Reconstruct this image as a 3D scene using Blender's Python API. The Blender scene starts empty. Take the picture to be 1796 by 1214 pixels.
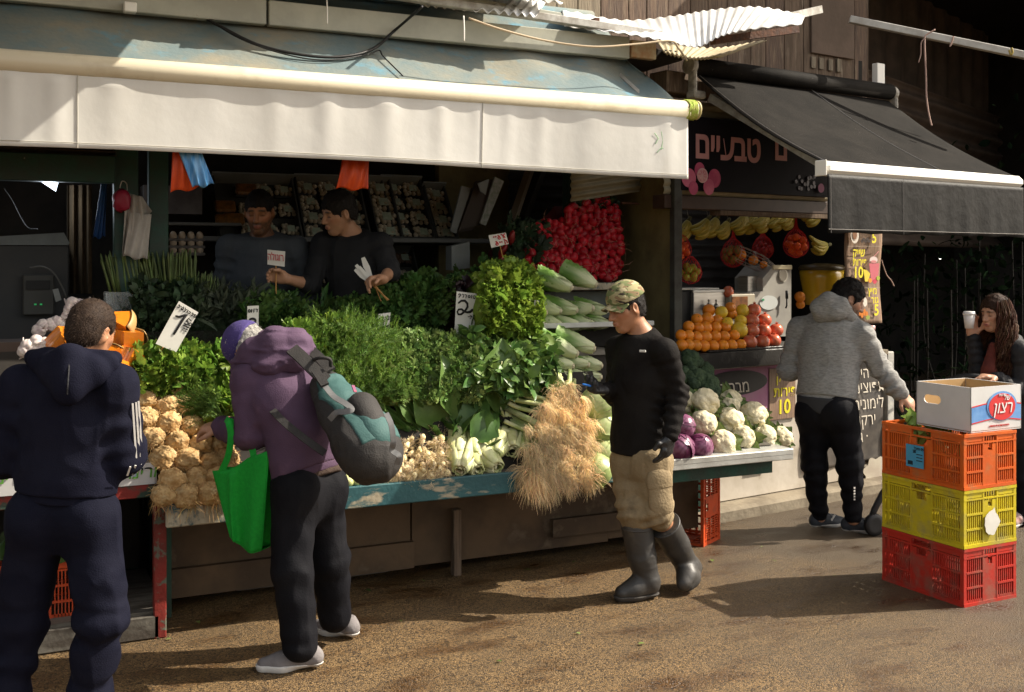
import bpy, math, random
import numpy as np
from mathutils import Vector, Matrix
from mathutils import noise as mnoise
R=math.radians
SC=bpy.context.scene; COL=SC.collection
rng=np.random.default_rng(7); random.seed(7)
# ---------------------------------------------------------------- camera, light
# world axes: X along the stall front, Y into the stall, Z up; the camera stands at the origin, eye height 1.7 m
TH=R(25.3); F=1900.; CX=898.; HY=460.; H=1.7
FW=np.array([math.sin(TH),math.cos(TH),0]); RT=np.array([math.cos(TH),-math.sin(TH),0]); UPV=np.array([0,0,1.])
cd=bpy.data.cameras.new('camera'); cam=bpy.data.objects.new('camera',cd); COL.objects.link(cam)
cam.location=(0,0,H); cam.rotation_euler=(R(90),0,-TH)
cd.sensor_width=36; cd.lens=F/1796*36; cd.shift_y=-(607-HY)/1796; cd.clip_start=.1; cd.clip_end=500
SC.camera=cam
EL=R(41); AZ=R(9)
_h=RT*math.cos(AZ)+FW*math.sin(AZ)
SUN=np.array([_h[0]*math.cos(EL),_h[1]*math.cos(EL),math.sin(EL)])
w=bpy.data.worlds.new('World'); SC.world=w; w.use_nodes=True
nt=w.node_tree; bg=nt.nodes['Background']; sk=nt.nodes.new('ShaderNodeTexSky'); sk.sky_type='NISHITA'
sk.sun_disc=False; sk.sun_elevation=EL; sk.sun_rotation=math.atan2(SUN[0],SUN[1]); sk.dust_density=2.5; sk.ozone_density=.6
hs=nt.nodes.new('ShaderNodeHueSaturation'); hs.inputs['Saturation'].default_value=.45; nt.links.new(sk.outputs[0],hs.inputs['Color'])
wm=nt.nodes.new('ShaderNodeMix'); wm.data_type='RGBA'; wm.blend_type='MULTIPLY'; wm.inputs[0].default_value=1; wm.inputs[7].default_value=(1,.94,.85,1); nt.links.new(hs.outputs[0],wm.inputs[6]); nt.links.new(wm.outputs[2],bg.inputs[0]); bg.inputs[1].default_value=.15
sl=bpy.data.lights.new('sun','SUN'); sl.energy=4.7; sl.angle=R(.5); sl.color=(1,.91,.77)
so=bpy.data.objects.new('sun',sl); COL.objects.link(so); so.rotation_euler=Vector(SUN).to_track_quat('Z','Y').to_euler(); so.location=(8,-3,8)
SC.view_settings.view_transform='Standard'; SC.view_settings.look='None'; SC.view_settings.exposure=.94; SC.view_settings.gamma=1
try:
    SC.cycles.use_denoising=True; SC.cycles.max_bounces=6; SC.cycles.transparent_max_bounces=12; SC.cycles.caustics_reflective=False; SC.cycles.caustics_refractive=False
except Exception: pass
# ---------------------------------------------------------------- projection helpers (photo pixel + real depth -> place)
def ray(px,py):
    return FW+RT*((px-CX)/F)+UPV*((HY-py)/F)
def onV(px,py,v):
    d=ray(px,py); p=d*(v/d[1]); p[2]+=H; return p
def onZ(px,py,z):
    d=ray(px,py); p=d*((z-H)/d[2]); p[2]+=H; return p
def at(px,py,t):
    p=ray(px,py)*t; p[2]+=H; return p
def V(*a): return np.array(a,float)
def nrm(a): a=np.asarray(a,float); return a/(np.linalg.norm(a)+1e-12)
# ---------------------------------------------------------------- materials
MATS={}
def N(nt,t,**k):
    n=nt.nodes.new(t)
    for a,b in k.items(): setattr(n,a,b)
    return n
def mat(name,c,c2=None,sc=6.,rough=.7,bump=0.,bsc=60.,spec=.3,rand=0.,vcol=False,trans=0.,metal=0.,coat=0.,emit=0.,alpha=1.,
        stretch=None,mixlo=.4,mixhi=.62,c3=None,sc3=30.,lo3=.6,hi3=.7,ramp2=None,bdist=.01,hairy=0.,det=5.,glass=0.,bstretch=None,sheen=0.,crease=0.,csc=7.,objrand=0.):
    if name in MATS: return MATS[name]
    m=bpy.data.materials.new(name); m.use_nodes=True; t=m.node_tree; L=t.links
    b=t.nodes['Principled BSDF']; out=t.nodes['Material Output']
    b.inputs['Roughness'].default_value=rough; b.inputs['Specular IOR Level'].default_value=spec; b.inputs['Metallic'].default_value=metal
    if coat: b.inputs['Coat Weight'].default_value=coat; b.inputs['Coat Roughness'].default_value=.15
    if sheen: b.inputs['Sheen Weight'].default_value=sheen
    if glass: b.inputs['Transmission Weight'].default_value=glass; b.inputs['IOR'].default_value=1.2
    tc=N(t,'ShaderNodeTexCoord')
    def coords(st):
        if st is None: return tc.outputs['Object']
        mp=N(t,'ShaderNodeMapping'); mp.inputs['Scale'].default_value=st; L.new(tc.outputs['Object'],mp.inputs[0]); return mp.outputs[0]
    col=None
    if vcol:
        a=N(t,'ShaderNodeVertexColor'); a.layer_name='Col'; col=a.outputs[0]
    def mixc(fac,A,B):
        x=N(t,'ShaderNodeMix',data_type='RGBA')
        if hasattr(fac,'name'): L.new(fac,x.inputs[0])
        else: x.inputs[0].default_value=fac
        for s,i in ((A,6),(B,7)):
            if hasattr(s,'name'): L.new(s,x.inputs[i])
            else: x.inputs[i].default_value=(*s,1)
        return x.outputs[2]
    def noisefac(scale,lo,hi,st=None,d=5.):
        n=N(t,'ShaderNodeTexNoise'); n.inputs['Scale'].default_value=scale; n.inputs['Detail'].default_value=d; n.inputs['Roughness'].default_value=.6
        L.new(coords(st),n.inputs['Vector'])
        r=N(t,'ShaderNodeMapRange'); r.inputs[1].default_value=lo; r.inputs[2].default_value=hi; L.new(n.outputs[0],r.inputs[0]); return r.outputs[0]
    base=col if col is not None else c
    if c2 is not None:
        base=mixc(noisefac(sc,mixlo,mixhi,stretch,det),base,c2)
    if c3 is not None:
        base=mixc(noisefac(sc3,lo3,hi3,stretch),base,c3)
    if rand:
        g=N(t,'ShaderNodeNewGeometry'); h=N(t,'ShaderNodeHueSaturation')
        r=N(t,'ShaderNodeMapRange'); r.inputs[3].default_value=1-rand; r.inputs[4].default_value=1+rand
        L.new(g.outputs['Random Per Island'],r.inputs[0]); L.new(r.outputs[0],h.inputs['Value'])
        r2=N(t,'ShaderNodeMapRange'); r2.inputs[3].default_value=.5-rand*.06; r2.inputs[4].default_value=.5+rand*.05
        ml=N(t,'ShaderNodeMath',operation='FRACT'); mm=N(t,'ShaderNodeMath',operation='MULTIPLY'); mm.inputs[1].default_value=7.13
        L.new(g.outputs['Random Per Island'],mm.inputs[0]); L.new(mm.outputs[0],ml.inputs[0]); L.new(ml.outputs[0],r2.inputs[0]); L.new(r2.outputs[0],h.inputs['Hue'])
        if hasattr(base,'name'): L.new(base,h.inputs['Color'])
        else: h.inputs['Color'].default_value=(*base,1)
        base=h.outputs[0]
    if hasattr(base,'name'): L.new(base,b.inputs['Base Color'])
    else: b.inputs['Base Color'].default_value=(*base,1)
    if objrand:
        oi=N(t,'ShaderNodeObjectInfo'); h=N(t,'ShaderNodeHueSaturation'); r=N(t,'ShaderNodeMapRange'); r.inputs[3].default_value=1-objrand; r.inputs[4].default_value=1+objrand; L.new(oi.outputs['Random'],r.inputs[0]); L.new(r.outputs[0],h.inputs['Value']); L.new(base,h.inputs['Color']) if hasattr(base,'name') else setattr(h.inputs['Color'],'default_value',(*base,1)); base=h.outputs[0]
        L.new(base,b.inputs['Base Color'])
    if bump:
        n=N(t,'ShaderNodeTexNoise'); n.inputs['Scale'].default_value=bsc; n.inputs['Detail'].default_value=4
        L.new(coords(bstretch),n.inputs['Vector'])
        bp=N(t,'ShaderNodeBump'); bp.inputs['Strength'].default_value=bump; bp.inputs['Distance'].default_value=bdist; L.new(n.outputs[0],bp.inputs['Height'])
        if crease:
            rn=N(t,'ShaderNodeTexNoise'); rn.noise_type='RIDGED_MULTIFRACTAL'; rn.inputs['Scale'].default_value=csc; rn.inputs['Detail'].default_value=2; rn.inputs['Distortion'].default_value=.6; L.new(coords((1,1,.55)),rn.inputs['Vector'])
            b2=N(t,'ShaderNodeBump'); b2.inputs['Strength'].default_value=crease; b2.inputs['Distance'].default_value=.02; L.new(rn.outputs[0],b2.inputs['Height']); L.new(b2.outputs[0],bp.inputs['Normal'])
        L.new(bp.outputs[0],b.inputs['Normal'])
    if emit:
        b.inputs['Emission Color'].default_value=(*c,1); b.inputs['Emission Strength'].default_value=emit
    if alpha<1: b.inputs['Alpha'].default_value=alpha
    if trans:
        tr=N(t,'ShaderNodeBsdfTranslucent'); ms=N(t,'ShaderNodeMixShader'); ms.inputs[0].default_value=trans
        if hasattr(base,'name'): L.new(base,tr.inputs[0])
        else: tr.inputs[0].default_value=(*base,1)
        L.new(b.outputs[0],ms.inputs[1]); L.new(tr.outputs[0],ms.inputs[2]); L.new(ms.outputs[0],out.inputs[0])
    MATS[name]=m; return m
# ---------------------------------------------------------------- vectorised noise
_G=np.random.default_rng(3).random((64,64,64)).astype(np.float32)*2-1
def vn(P,s=1.,o=0.):
    """smooth value noise in [-1,1] at points P (n,3)"""
    q=np.asarray(P,np.float32)*s+17.3+o; i=np.floor(q).astype(int); f=q-i; f=f*f*(3-2*f); i&=63; j=(i+1)&63
    x0,y0,z0=i.T; x1,y1,z1=j.T; fx,fy,fz=f.T
    c=lambda a,b:a
    def l(a,b,t): return a+(b-a)*t
    return l(l(l(_G[x0,y0,z0],_G[x1,y0,z0],fx),l(_G[x0,y1,z0],_G[x1,y1,z0],fx),fy),l(l(_G[x0,y0,z1],_G[x1,y0,z1],fx),l(_G[x0,y1,z1],_G[x1,y1,z1],fx),fy),fz)
def fbm(P,s=1.,o=0.,n=3):
    return sum(vn(P,s*2**k,o+k*5.7)*.5**k for k in range(n))
# ---------------------------------------------------------------- objects
def tag(o,label=None,cat=None,group=None,kind=None):
    if label: o['label']=label
    if cat: o['category']=cat
    if group: o['group']=group
    if kind: o['kind']=kind
    return o
def thing(name,label,cat,loc=(0,0,0),rotz=0,group=None):
    o=bpy.data.objects.new(name,None); COL.objects.link(o); o.empty_display_size=.1
    o.location=[float(x) for x in loc]; o.rotation_euler=(0,0,rotz); return tag(o,label,cat,group)
def dup(o,loc=None,rot=None,scale=None,label=None,parent=None):
    c=o.copy(); COL.objects.link(c)
    if parent is not None: c.parent=parent
    if loc is not None: c.location=[float(x) for x in loc]
    if rot is not None: c.rotation_euler=rot
    if scale is not None: c.scale=(scale,)*3 if np.isscalar(scale) else scale
    if label: c['label']=label
    for ch in list(o.children): dup(ch,parent=c)
    return c
def off(parent):
    o=np.zeros(3)
    while parent is not None:
        o+=np.array(parent.location); parent=parent.parent
    return o
def link(name,me,m,parent=None,smooth=False,local=False,loc=None):
    """one mesh object; verts are given in world space unless local"""
    o=bpy.data.objects.new(name,me); COL.objects.link(o)
    for x in (m if isinstance(m,(list,tuple)) else [m]): me.materials.append(x)
    base=np.zeros(3) if local else off(parent)
    if loc is not None and parent is None and not local: base=np.array(loc,float); o.location=[float(x) for x in loc]
    if np.any(base):
        n=len(me.vertices); a=np.empty(n*3,np.float32); me.vertices.foreach_get('co',a)
        a=a.reshape(-1,3)-base.astype(np.float32); me.vertices.foreach_set('co',a.ravel())
    if parent is not None: o.parent=parent
    if smooth: me.polygons.foreach_set('use_smooth',[True]*len(me.polygons))
    me.update(); return o
class MB:
    def __init__(s): s.v=[]; s.f=[]; s.n=0; s.c=[]; s.mi=[]; s.cur=0; s.col=None
    def add(s,v,f):
        v=np.asarray(v,float).reshape(-1,3); s.v.append(v)
        s.f+= [tuple(int(i)+s.n for i in q) for q in f]; s.mi+=[s.cur]*len(f)
        s.c.append(np.tile(np.array(s.col if s.col is not None else (1,1,1)),(len(v),1))); s.n+=len(v); return s
    def box(s,c,d,rz=0,M=None,bev=0):
        d=np.asarray(d,float)/2; c=np.asarray(c,float)
        b=min(bev,d.min()*.9)
        if b>0:
            # chamfered box: each corner split in 3
            vs=[];idx={}
            for sx in(-1,1):
                for sy in(-1,1):
                    for sz in(-1,1):
                        for k in range(3):
                            q=d.copy()
                            for j in range(3):
                                if j!=k: q[j]-=b
                            idx[sx,sy,sz,k]=len(vs); vs.append(q*(sx,sy,sz))
            fs=[]
            S=(-1,1)
            for k in range(3):
                a,bx=[(1,2),(2,0),(0,1)][k]
                for sg in S:
                    def key(sa,sb):
                        t=[0,0,0]; t[k]=sg; t[a]=sa; t[bx]=sb; return idx[t[0],t[1],t[2],k]
                    q=[key(-1,-1),key(1,-1),key(1,1),key(-1,1)]; fs.append(q if sg>0 else q[::-1])
            for k in range(3):
                a,bx=[(1,2),(2,0),(0,1)][k]
                for sa in S:
                    for sb in S:
                        def key(sk,which):
                            t=[0,0,0]; t[k]=sk; t[a]=sa; t[bx]=sb; return idx[t[0],t[1],t[2],which]
                        q=[key(-1,a),key(1,a),key(1,bx),key(-1,bx)]; fs.append(q if sa*sb<0 else q[::-1])
            for sx in S:
                for sy in S:
                    for sz in S:
                        q=[idx[sx,sy,sz,0],idx[sx,sy,sz,1],idx[sx,sy,sz,2]]; fs.append(q if sx*sy*sz>0 else q[::-1])
            v=np.array(vs)
        else:
            v=np.array([[x,y,z] for x in(-1,1) for y in(-1,1) for z in(-1,1)])*d
            fs=[(0,1,3,2),(4,6,7,5),(0,4,5,1),(2,3,7,6),(0,2,6,4),(1,5,7,3)]
        if M is not None: v=v@np.asarray(M).T
        if rz:
            cz,sz_=math.cos(rz),math.sin(rz); v=v@np.array([[cz,sz_,0],[-sz_,cz,0],[0,0,1]])
        return s.add(v+c,fs)
    def bar(s,a,b,wd,ht,up=(0,0,1),bev=0):
        a=np.asarray(a,float); b=np.asarray(b,float); x=nrm(b-a); y=nrm(np.cross(up,x)); z=np.cross(x,y)
        return s.box((a+b)/2,(np.linalg.norm(b-a),wd,ht),M=np.stack([x,y,z],1),bev=bev)
    def tube(s,pts,r,n=8,cap=True,flat=None):
        pts=[np.asarray(p,float) for p in pts]; m=len(pts); rs=[r]*m if np.isscalar(r) else r
        vs=[]; pu=None
        for i in range(m):
            d=nrm(pts[min(i+1,m-1)]-pts[max(i-1,0)])
            if pu is None: pu=nrm(np.cross(d,(0,0,1) if abs(d[2])<.9 else (1,0,0)))
            pu=nrm(pu-d*np.dot(pu,d)); w=np.cross(d,pu)
            for k in range(n):
                a=2*math.pi*k/n; q=(pu*math.cos(a)+w*math.sin(a))*rs[i]
                if flat is not None: q=q-np.asarray(flat[0])*np.dot(q,flat[0])*(1-flat[1])
                vs.append(pts[i]+q)
        fs=[(i*n+k,i*n+(k+1)%n,(i+1)*n+(k+1)%n,(i+1)*n+k) for i in range(m-1) for k in range(n)]
        if cap: fs+=[tuple(range(n))[::-1],tuple((m-1)*n+k for k in range(n))]
        return s.add(vs,fs)
    def lathe(s,c,prof,n=20,M=None):
        c=np.asarray(c,float); vs=[]
        for r,z in prof:
            for k in range(n):
                a=2*math.pi*k/n; vs.append((r*math.cos(a),r*math.sin(a),z))
        v=np.array(vs)
        if M is not None: v=v@np.asarray(M).T
        m=len(prof); fs=[(i*n+k,i*n+(k+1)%n,(i+1)*n+(k+1)%n,(i+1)*n+k) for i in range(m-1) for k in range(n)]
        fs+=[tuple(range(n))[::-1],tuple((m-1)*n+k for k in range(n))]
        return s.add(v+c,fs)
    def grid(s,fn,nu,nv,flip=False):
        vs=[fn(i/nu,j/nv) for j in range(nv+1) for i in range(nu+1)]
        w=nu+1; fs=[(j*w+i,j*w+i+1,(j+1)*w+i+1,(j+1)*w+i) for j in range(nv) for i in range(nu)]
        if flip: fs=[f[::-1] for f in fs]
        return s.add(vs,fs)
    def sheet(s,fn,nu,nv,th,nvec=(0,0,1)):
        """a thin solid: grid doubled and offset by th along nvec, rim closed"""
        nvec=np.asarray(nvec,float)*th
        A=np.array([fn(i/nu,j/nv) for j in range(nv+1) for i in range(nu+1)]); w=nu+1; n=len(A)
        fs=[(j*w+i,j*w+i+1,(j+1)*w+i+1,(j+1)*w+i) for j in range(nv) for i in range(nu)]
        fb=[tuple(k+n for k in f[::-1]) for f in fs]
        rim=[i for i in range(w)]+[j*w+nu for j in range(1,nv+1)]+[nv*w+i for i in range(nu-1,-1,-1)]+[j*w for j in range(nv-1,0,-1)]
        fr=[(rim[(k+1)%len(rim)],rim[k],rim[k]+n,rim[(k+1)%len(rim)]+n) for k in range(len(rim))]
        return s.add(np.vstack([A,A-nvec]),fs+fb+fr)
    def prism(s,poly,ext):
        """planar polygon (k,3) extruded by vector ext"""
        p=np.asarray(poly,float); e=np.asarray(ext,float); n=len(p)
        return s.add(np.vstack([p,p+e]),[tuple(range(n))[::-1],tuple(range(n,2*n))]+[(k,(k+1)%n,n+(k+1)%n,n+k) for k in range(n)])
    def blob(s,c,r,sub=2,M=None,fn=None):
        v,f=ICO(sub); v=v.copy()
        if fn is not None: v=fn(v)
        v=v*np.asarray(r,float)
        if M is not None: v=v@np.asarray(M).T
        return s.add(v+np.asarray(c,float),f)
    def mesh(s,vc=False):
        me=bpy.data.meshes.new('m'); v=np.vstack(s.v); me.from_pydata(v.tolist(),[],s.f)
        if any(s.mi): me.polygons.foreach_set('material_index',s.mi)
        if vc or s.col is not None: setcol(me,np.vstack(s.c))
        return me
    def build(s,name,m,parent=None,smooth=False,local=False,loc=None):
        me=s.mesh(); me.name=name; return link(name,me,m,parent,smooth,local,loc)
def setcol(me,c):
    a=me.color_attributes.new('Col','FLOAT_COLOR','POINT'); c=np.hstack([c,np.ones((len(c),1))]).astype(np.float32); a.data.foreach_set('color',c.ravel())
_ico={}
def ICO(n):
    if n in _ico: return _ico[n]
    t=(1+5**.5)/2
    v=[(-1,t,0),(1,t,0),(-1,-t,0),(1,-t,0),(0,-1,t),(0,1,t),(0,-1,-t),(0,1,-t),(t,0,-1),(t,0,1),(-t,0,-1),(-t,0,1)]
    f=[(0,11,5),(0,5,1),(0,1,7),(0,7,10),(0,10,11),(1,5,9),(5,11,4),(11,10,2),(10,7,6),(7,1,8),(3,9,4),(3,4,2),(3,2,6),(3,6,8),(3,8,9),(4,9,5),(2,4,11),(6,2,10),(8,6,7),(9,8,1)]
    v=[nrm(x) for x in v]
    for _ in range(n-1):
        c={}; nf=[]
        def mid(a,b):
            k=(min(a,b),max(a,b))
            if k not in c: c[k]=len(v); v.append(nrm(v[a]+v[b]))
            return c[k]
        for a,b,d in f:
            x,y,z=mid(a,b),mid(b,d),mid(d,a); nf+=[(a,x,z),(b,y,x),(d,z,y),(x,y,z)]
        f=nf
    _ico[n]=(np.array(v),f); return _ico[n]
def rotm(ax,ang): return np.array(Matrix.Rotation(ang,3,Vector(ax)))
def eul(x,y,z): return rotm((0,0,1),z)@rotm((0,1,0),y)@rotm((1,0,0),x)
def frame(x,z):
    """orthonormal columns x,y,z with x kept"""
    x=nrm(x); z=nrm(np.asarray(z,float)-x*np.dot(z,x)); return np.stack([x,np.cross(z,x),z],1)
# text as flat solid letters. Hebrew is given in reading order and reversed here
def heb(s):
    out='';num=''
    for ch in s[::-1]:
        if ch.isdigit(): num=ch+num
        else: out+=num+ch; num=''
    return out+num
def text(s,size,o,xd,zd,m,parent,name='lettering',bold=0.,shear=0.,align='CENTER',th=.002,sx=1.,rev=True):
    cu=bpy.data.curves.new('t','FONT'); cu.body=heb(s) if rev else s; cu.size=1; cu.align_x=align; cu.offset=bold; cu.shear=shear; cu.extrude=.5; cu.resolution_u=3
    ob=bpy.data.objects.new('t',cu); COL.objects.link(ob); dg=bpy.context.evaluated_depsgraph_get()
    me=bpy.data.meshes.new_from_object(ob.evaluated_get(dg)); bpy.data.objects.remove(ob); bpy.data.curves.remove(cu)
    me.materials.clear()
    n=len(me.vertices); a=np.empty(n*3,np.float32); me.vertices.foreach_get('co',a); a=a.reshape(-1,3)
    xd=nrm(xd); zd=nrm(zd); nn=np.cross(xd,zd)
    p=np.asarray(o,float)+a[:,:1]*size*sx*xd+a[:,1:2]*size*zd+(a[:,2:3]+.5)*th*nn
    me.vertices.foreach_set('co',p.astype(np.float32).ravel()); me.name=name
    return link(name,me,m,parent)
def strokes(lines,o,xd,zd,w,m,parent,name='handwriting',th=.0025):
    """hand-drawn pen strokes; each line is a list of (x,z[,w]) in metres on the plane"""
    b=MB(); xd=nrm(xd); zd=nrm(zd); nn=np.cross(xd,zd)
    for ln in lines:
        pts=[np.asarray(o,float)+p[0]*xd+p[1]*zd+nn*.001 for p in ln]; rs=[(p[2] if len(p)>2 else w)/2 for p in ln]
        d0=nrm(pts[0]-pts[1]); d1=nrm(pts[-1]-pts[-2])
        pts=[pts[0]+d0*rs[0]*.8]+pts+[pts[-1]+d1*rs[-1]*.8]; rs=[rs[0]*.5]+rs+[rs[-1]*.5]
        b.tube(pts,rs,8,flat=(nn,th/max(max(rs),1e-4)/2))
    return b.build(name,m,parent,smooth=True)
def curve(pts,n=6):
    """Catmull-Rom through pts"""
    P=[np.asarray(p,float) for p in pts]; P=[2*P[0]-P[1]]+P+[2*P[-1]-P[-2]]; out=[]
    for i in range(1,len(P)-2):
        for k in range(n):
            t=k/n; a,b,c,d=P[i-1:i+3]
            out.append(.5*((2*b)+(-a+c)*t+(2*a-5*b+4*c-d)*t*t+(-a+3*b-3*c+d)*t**3))
    return out+[P[-2]]
ORD=['first','second','third','fourth','fifth','sixth','seventh','eighth','ninth','tenth','eleventh','twelfth','thirteenth','fourteenth','fifteenth']
# ---------------------------------------------------------------- implicit surfaces for bodies and cloth
class SDF:
    def __init__(s): s.p=[]; s.post=None
    def cone(s,a,b,ra,rb,k=.03,flat=None,op='u'): s.p.append(('c',np.asarray(a,float),np.asarray(b,float),ra,rb,flat,k,op)); return s
    def chain(s,pts,rs,k=.03,flat=None):
        for i in range(len(pts)-1): s.cone(pts[i],pts[i+1],rs[i],rs[i+1],k,flat)
        return s
    def ell(s,c,r,M=None,k=.03,op='u'): s.p.append(('e',np.asarray(c,float),np.asarray(r,float),np.eye(3) if M is None else np.asarray(M,float),None,None,k,op)); return s
    def plane(s,o,n,k=.0,op='i'): s.p.append(('p',np.asarray(o,float),nrm(n),None,None,None,k,op)); return s
    def grow(s,d):
        q=SDF(); q.p=[(x[0],x[1],x[2],x[3]+d,x[4]+d,*x[5:]) if x[0]=='c' else (x[0],x[1],x[2]+d,*x[3:]) if x[0]=='e' else x for x in s.p]; return q
    def __call__(s,P):
        d=np.full(len(P),9.,np.float32); late=[]
        for x in s.p:
            if x[7]=='I': late.append(x); continue
            if x[0]=='c':
                _,a,b,ra,rb,fl,k,op=x; ba=(b-a).astype(np.float32); q=P-a.astype(np.float32); h=np.clip(q@ba/max(ba@ba,1e-9),0,1); q=q-h[:,None]*ba
                if fl is not None:
                    ax=np.asarray(fl[0],np.float32); q=q+(q@ax)[:,None]*ax*(fl[1]-1)
                e=np.sqrt((q*q).sum(1))-(ra+(rb-ra)*h)
            elif x[0]=='e':
                _,c,r,M,_,_,k,op=x; q=(P-c.astype(np.float32))@M.astype(np.float32); a=np.sqrt(((q/r)**2).sum(1)); b=np.sqrt(((q/r**2)**2).sum(1))+1e-6; e=a*(a-1)/b
            else:
                _,o,n,_,_,_,k,op=x; e=(P-o.astype(np.float32))@n.astype(np.float32)
            if op=='u':
                if k>0: h=np.maximum(k-np.abs(d-e),0)/k; d=np.minimum(d,e)-h*h*k*.25
                else: d=np.minimum(d,e)
            else:
                if op=='s': e=-e
                if k>0: h=np.maximum(k-np.abs(d-e),0)/k; d=np.maximum(d,e)+h*h*k*.25
                else: d=np.maximum(d,e)
        if s.post is not None: d=s.post(P,d)
        for x in late: d=np.maximum(d,(P-x[1].astype(np.float32))@x[2].astype(np.float32))
        return d
    def bounds(s,m=.04):
        L=[];U=[]
        for x in s.p:
            if x[0]=='c' and x[7]=='u':
                for q,r in((x[1],x[3]),(x[2],x[4])): L.append(q-r); U.append(q+r)
            elif x[0]=='e' and x[7]=='u':
                r=np.max(x[2]); L.append(x[1]-r); U.append(x[1]+r)
        return np.min(L,0)-m,np.max(U,0)+m
    def mesh(s,res=.008,lo=None,hi=None,B=8):
        l,u=s.bounds(); lo=l if lo is None else np.maximum(l,lo); hi=u if hi is None else np.minimum(u,hi)
        nb=np.ceil((hi-lo)/(res*B)).astype(int)+1; dim=nb*B
        ci=np.stack(np.meshgrid(*[np.arange(n) for n in nb],indexing='ij'),-1).reshape(-1,3)
        cc=(lo+(ci+.5)*B*res).astype(np.float32); cdv=s(cc); near=np.abs(cdv)<B*res*.87*1.7+.01
        D=np.repeat(np.repeat(np.repeat(np.where(cdv>0,1,-1).reshape(nb).astype(np.float32),B,0),B,1),B,2)
        loc=np.stack(np.meshgrid(*[np.arange(B)]*3,indexing='ij'),-1).reshape(-1,3)
        bi=ci[near]
        for k in range(0,len(bi),400):
            g=(bi[k:k+400,None,:]*B+loc[None]).reshape(-1,3); D[g[:,0],g[:,1],g[:,2]]=s((lo+g*res).astype(np.float32))
        S=D<0
        c=np.zeros(dim-1,np.int8)
        for dx in(0,1):
            for dy in(0,1):
                for dz in(0,1): c+=S[dx:dim[0]-1+dx,dy:dim[1]-1+dy,dz:dim[2]-1+dz]
        act=(c>0)&(c<8); idx=np.full(dim-1,-1,np.int64); A=np.argwhere(act); idx[act]=np.arange(len(A))
        acc=np.zeros((len(A),3),np.float32); cnt=np.zeros(len(A),np.float32)
        for ax in range(3):
            o1,o2=[k for k in range(3) if k!=ax]
            for p in(0,1):
                for q in(0,1):
                    a=A.copy(); a[:,o1]+=p; a[:,o2]+=q; b=a.copy(); b[:,ax]+=1
                    da=D[a[:,0],a[:,1],a[:,2]]; db=D[b[:,0],b[:,1],b[:,2]]; m=(da<0)!=(db<0)
                    t=np.where(m,da/np.where(m,da-db,1),0); pos=a.astype(np.float32); pos[:,ax]+=t
                    acc+=pos*m[:,None]; cnt+=m
        verts=lo+acc/np.maximum(cnt,1)[:,None]*res
        F4=[]
        for ax in range(3):
            o1,o2=(ax+1)%3,(ax+2)%3
            a=[slice(None)]*3; b=[slice(None)]*3; a[ax]=slice(0,-1); b[ax]=slice(1,None)
            m=S[tuple(a)]!=S[tuple(b)]; E=np.argwhere(m); E=E[(E[:,o1]>0)&(E[:,o2]>0)&(E[:,o1]<dim[o1]-1)&(E[:,o2]<dim[o2]-1)&(E[:,ax]<dim[ax]-1)]
            ins=S[E[:,0],E[:,1],E[:,2]]
            def cell(p,q):
                e=E.copy(); e[:,o1]-=p; e[:,o2]-=q; return idx[e[:,0],e[:,1],e[:,2]]
            q=np.stack([cell(1,1),cell(0,1),cell(0,0),cell(1,0)],1); q[~ins]=q[~ins][:,::-1]; F4.append(q)
        F4=np.vstack(F4); F4=F4[(F4>=0).all(1)]
        return verts,F4
def npmesh(v,f,name='m'):
    me=bpy.data.meshes.new(name); n=len(v); m=len(f); k=f.shape[1]
    me.vertices.add(n); me.vertices.foreach_set('co',np.asarray(v,np.float32).ravel())
    me.loops.add(m*k); me.loops.foreach_set('vertex_index',np.asarray(f,np.int32).ravel())
    me.polygons.add(m); me.polygons.foreach_set('loop_start',np.arange(0,m*k,k,dtype=np.int32)); me.polygons.foreach_set('loop_total',np.full(m,k,np.int32))
    me.update(calc_edges=True); me.validate(); return me
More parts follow.
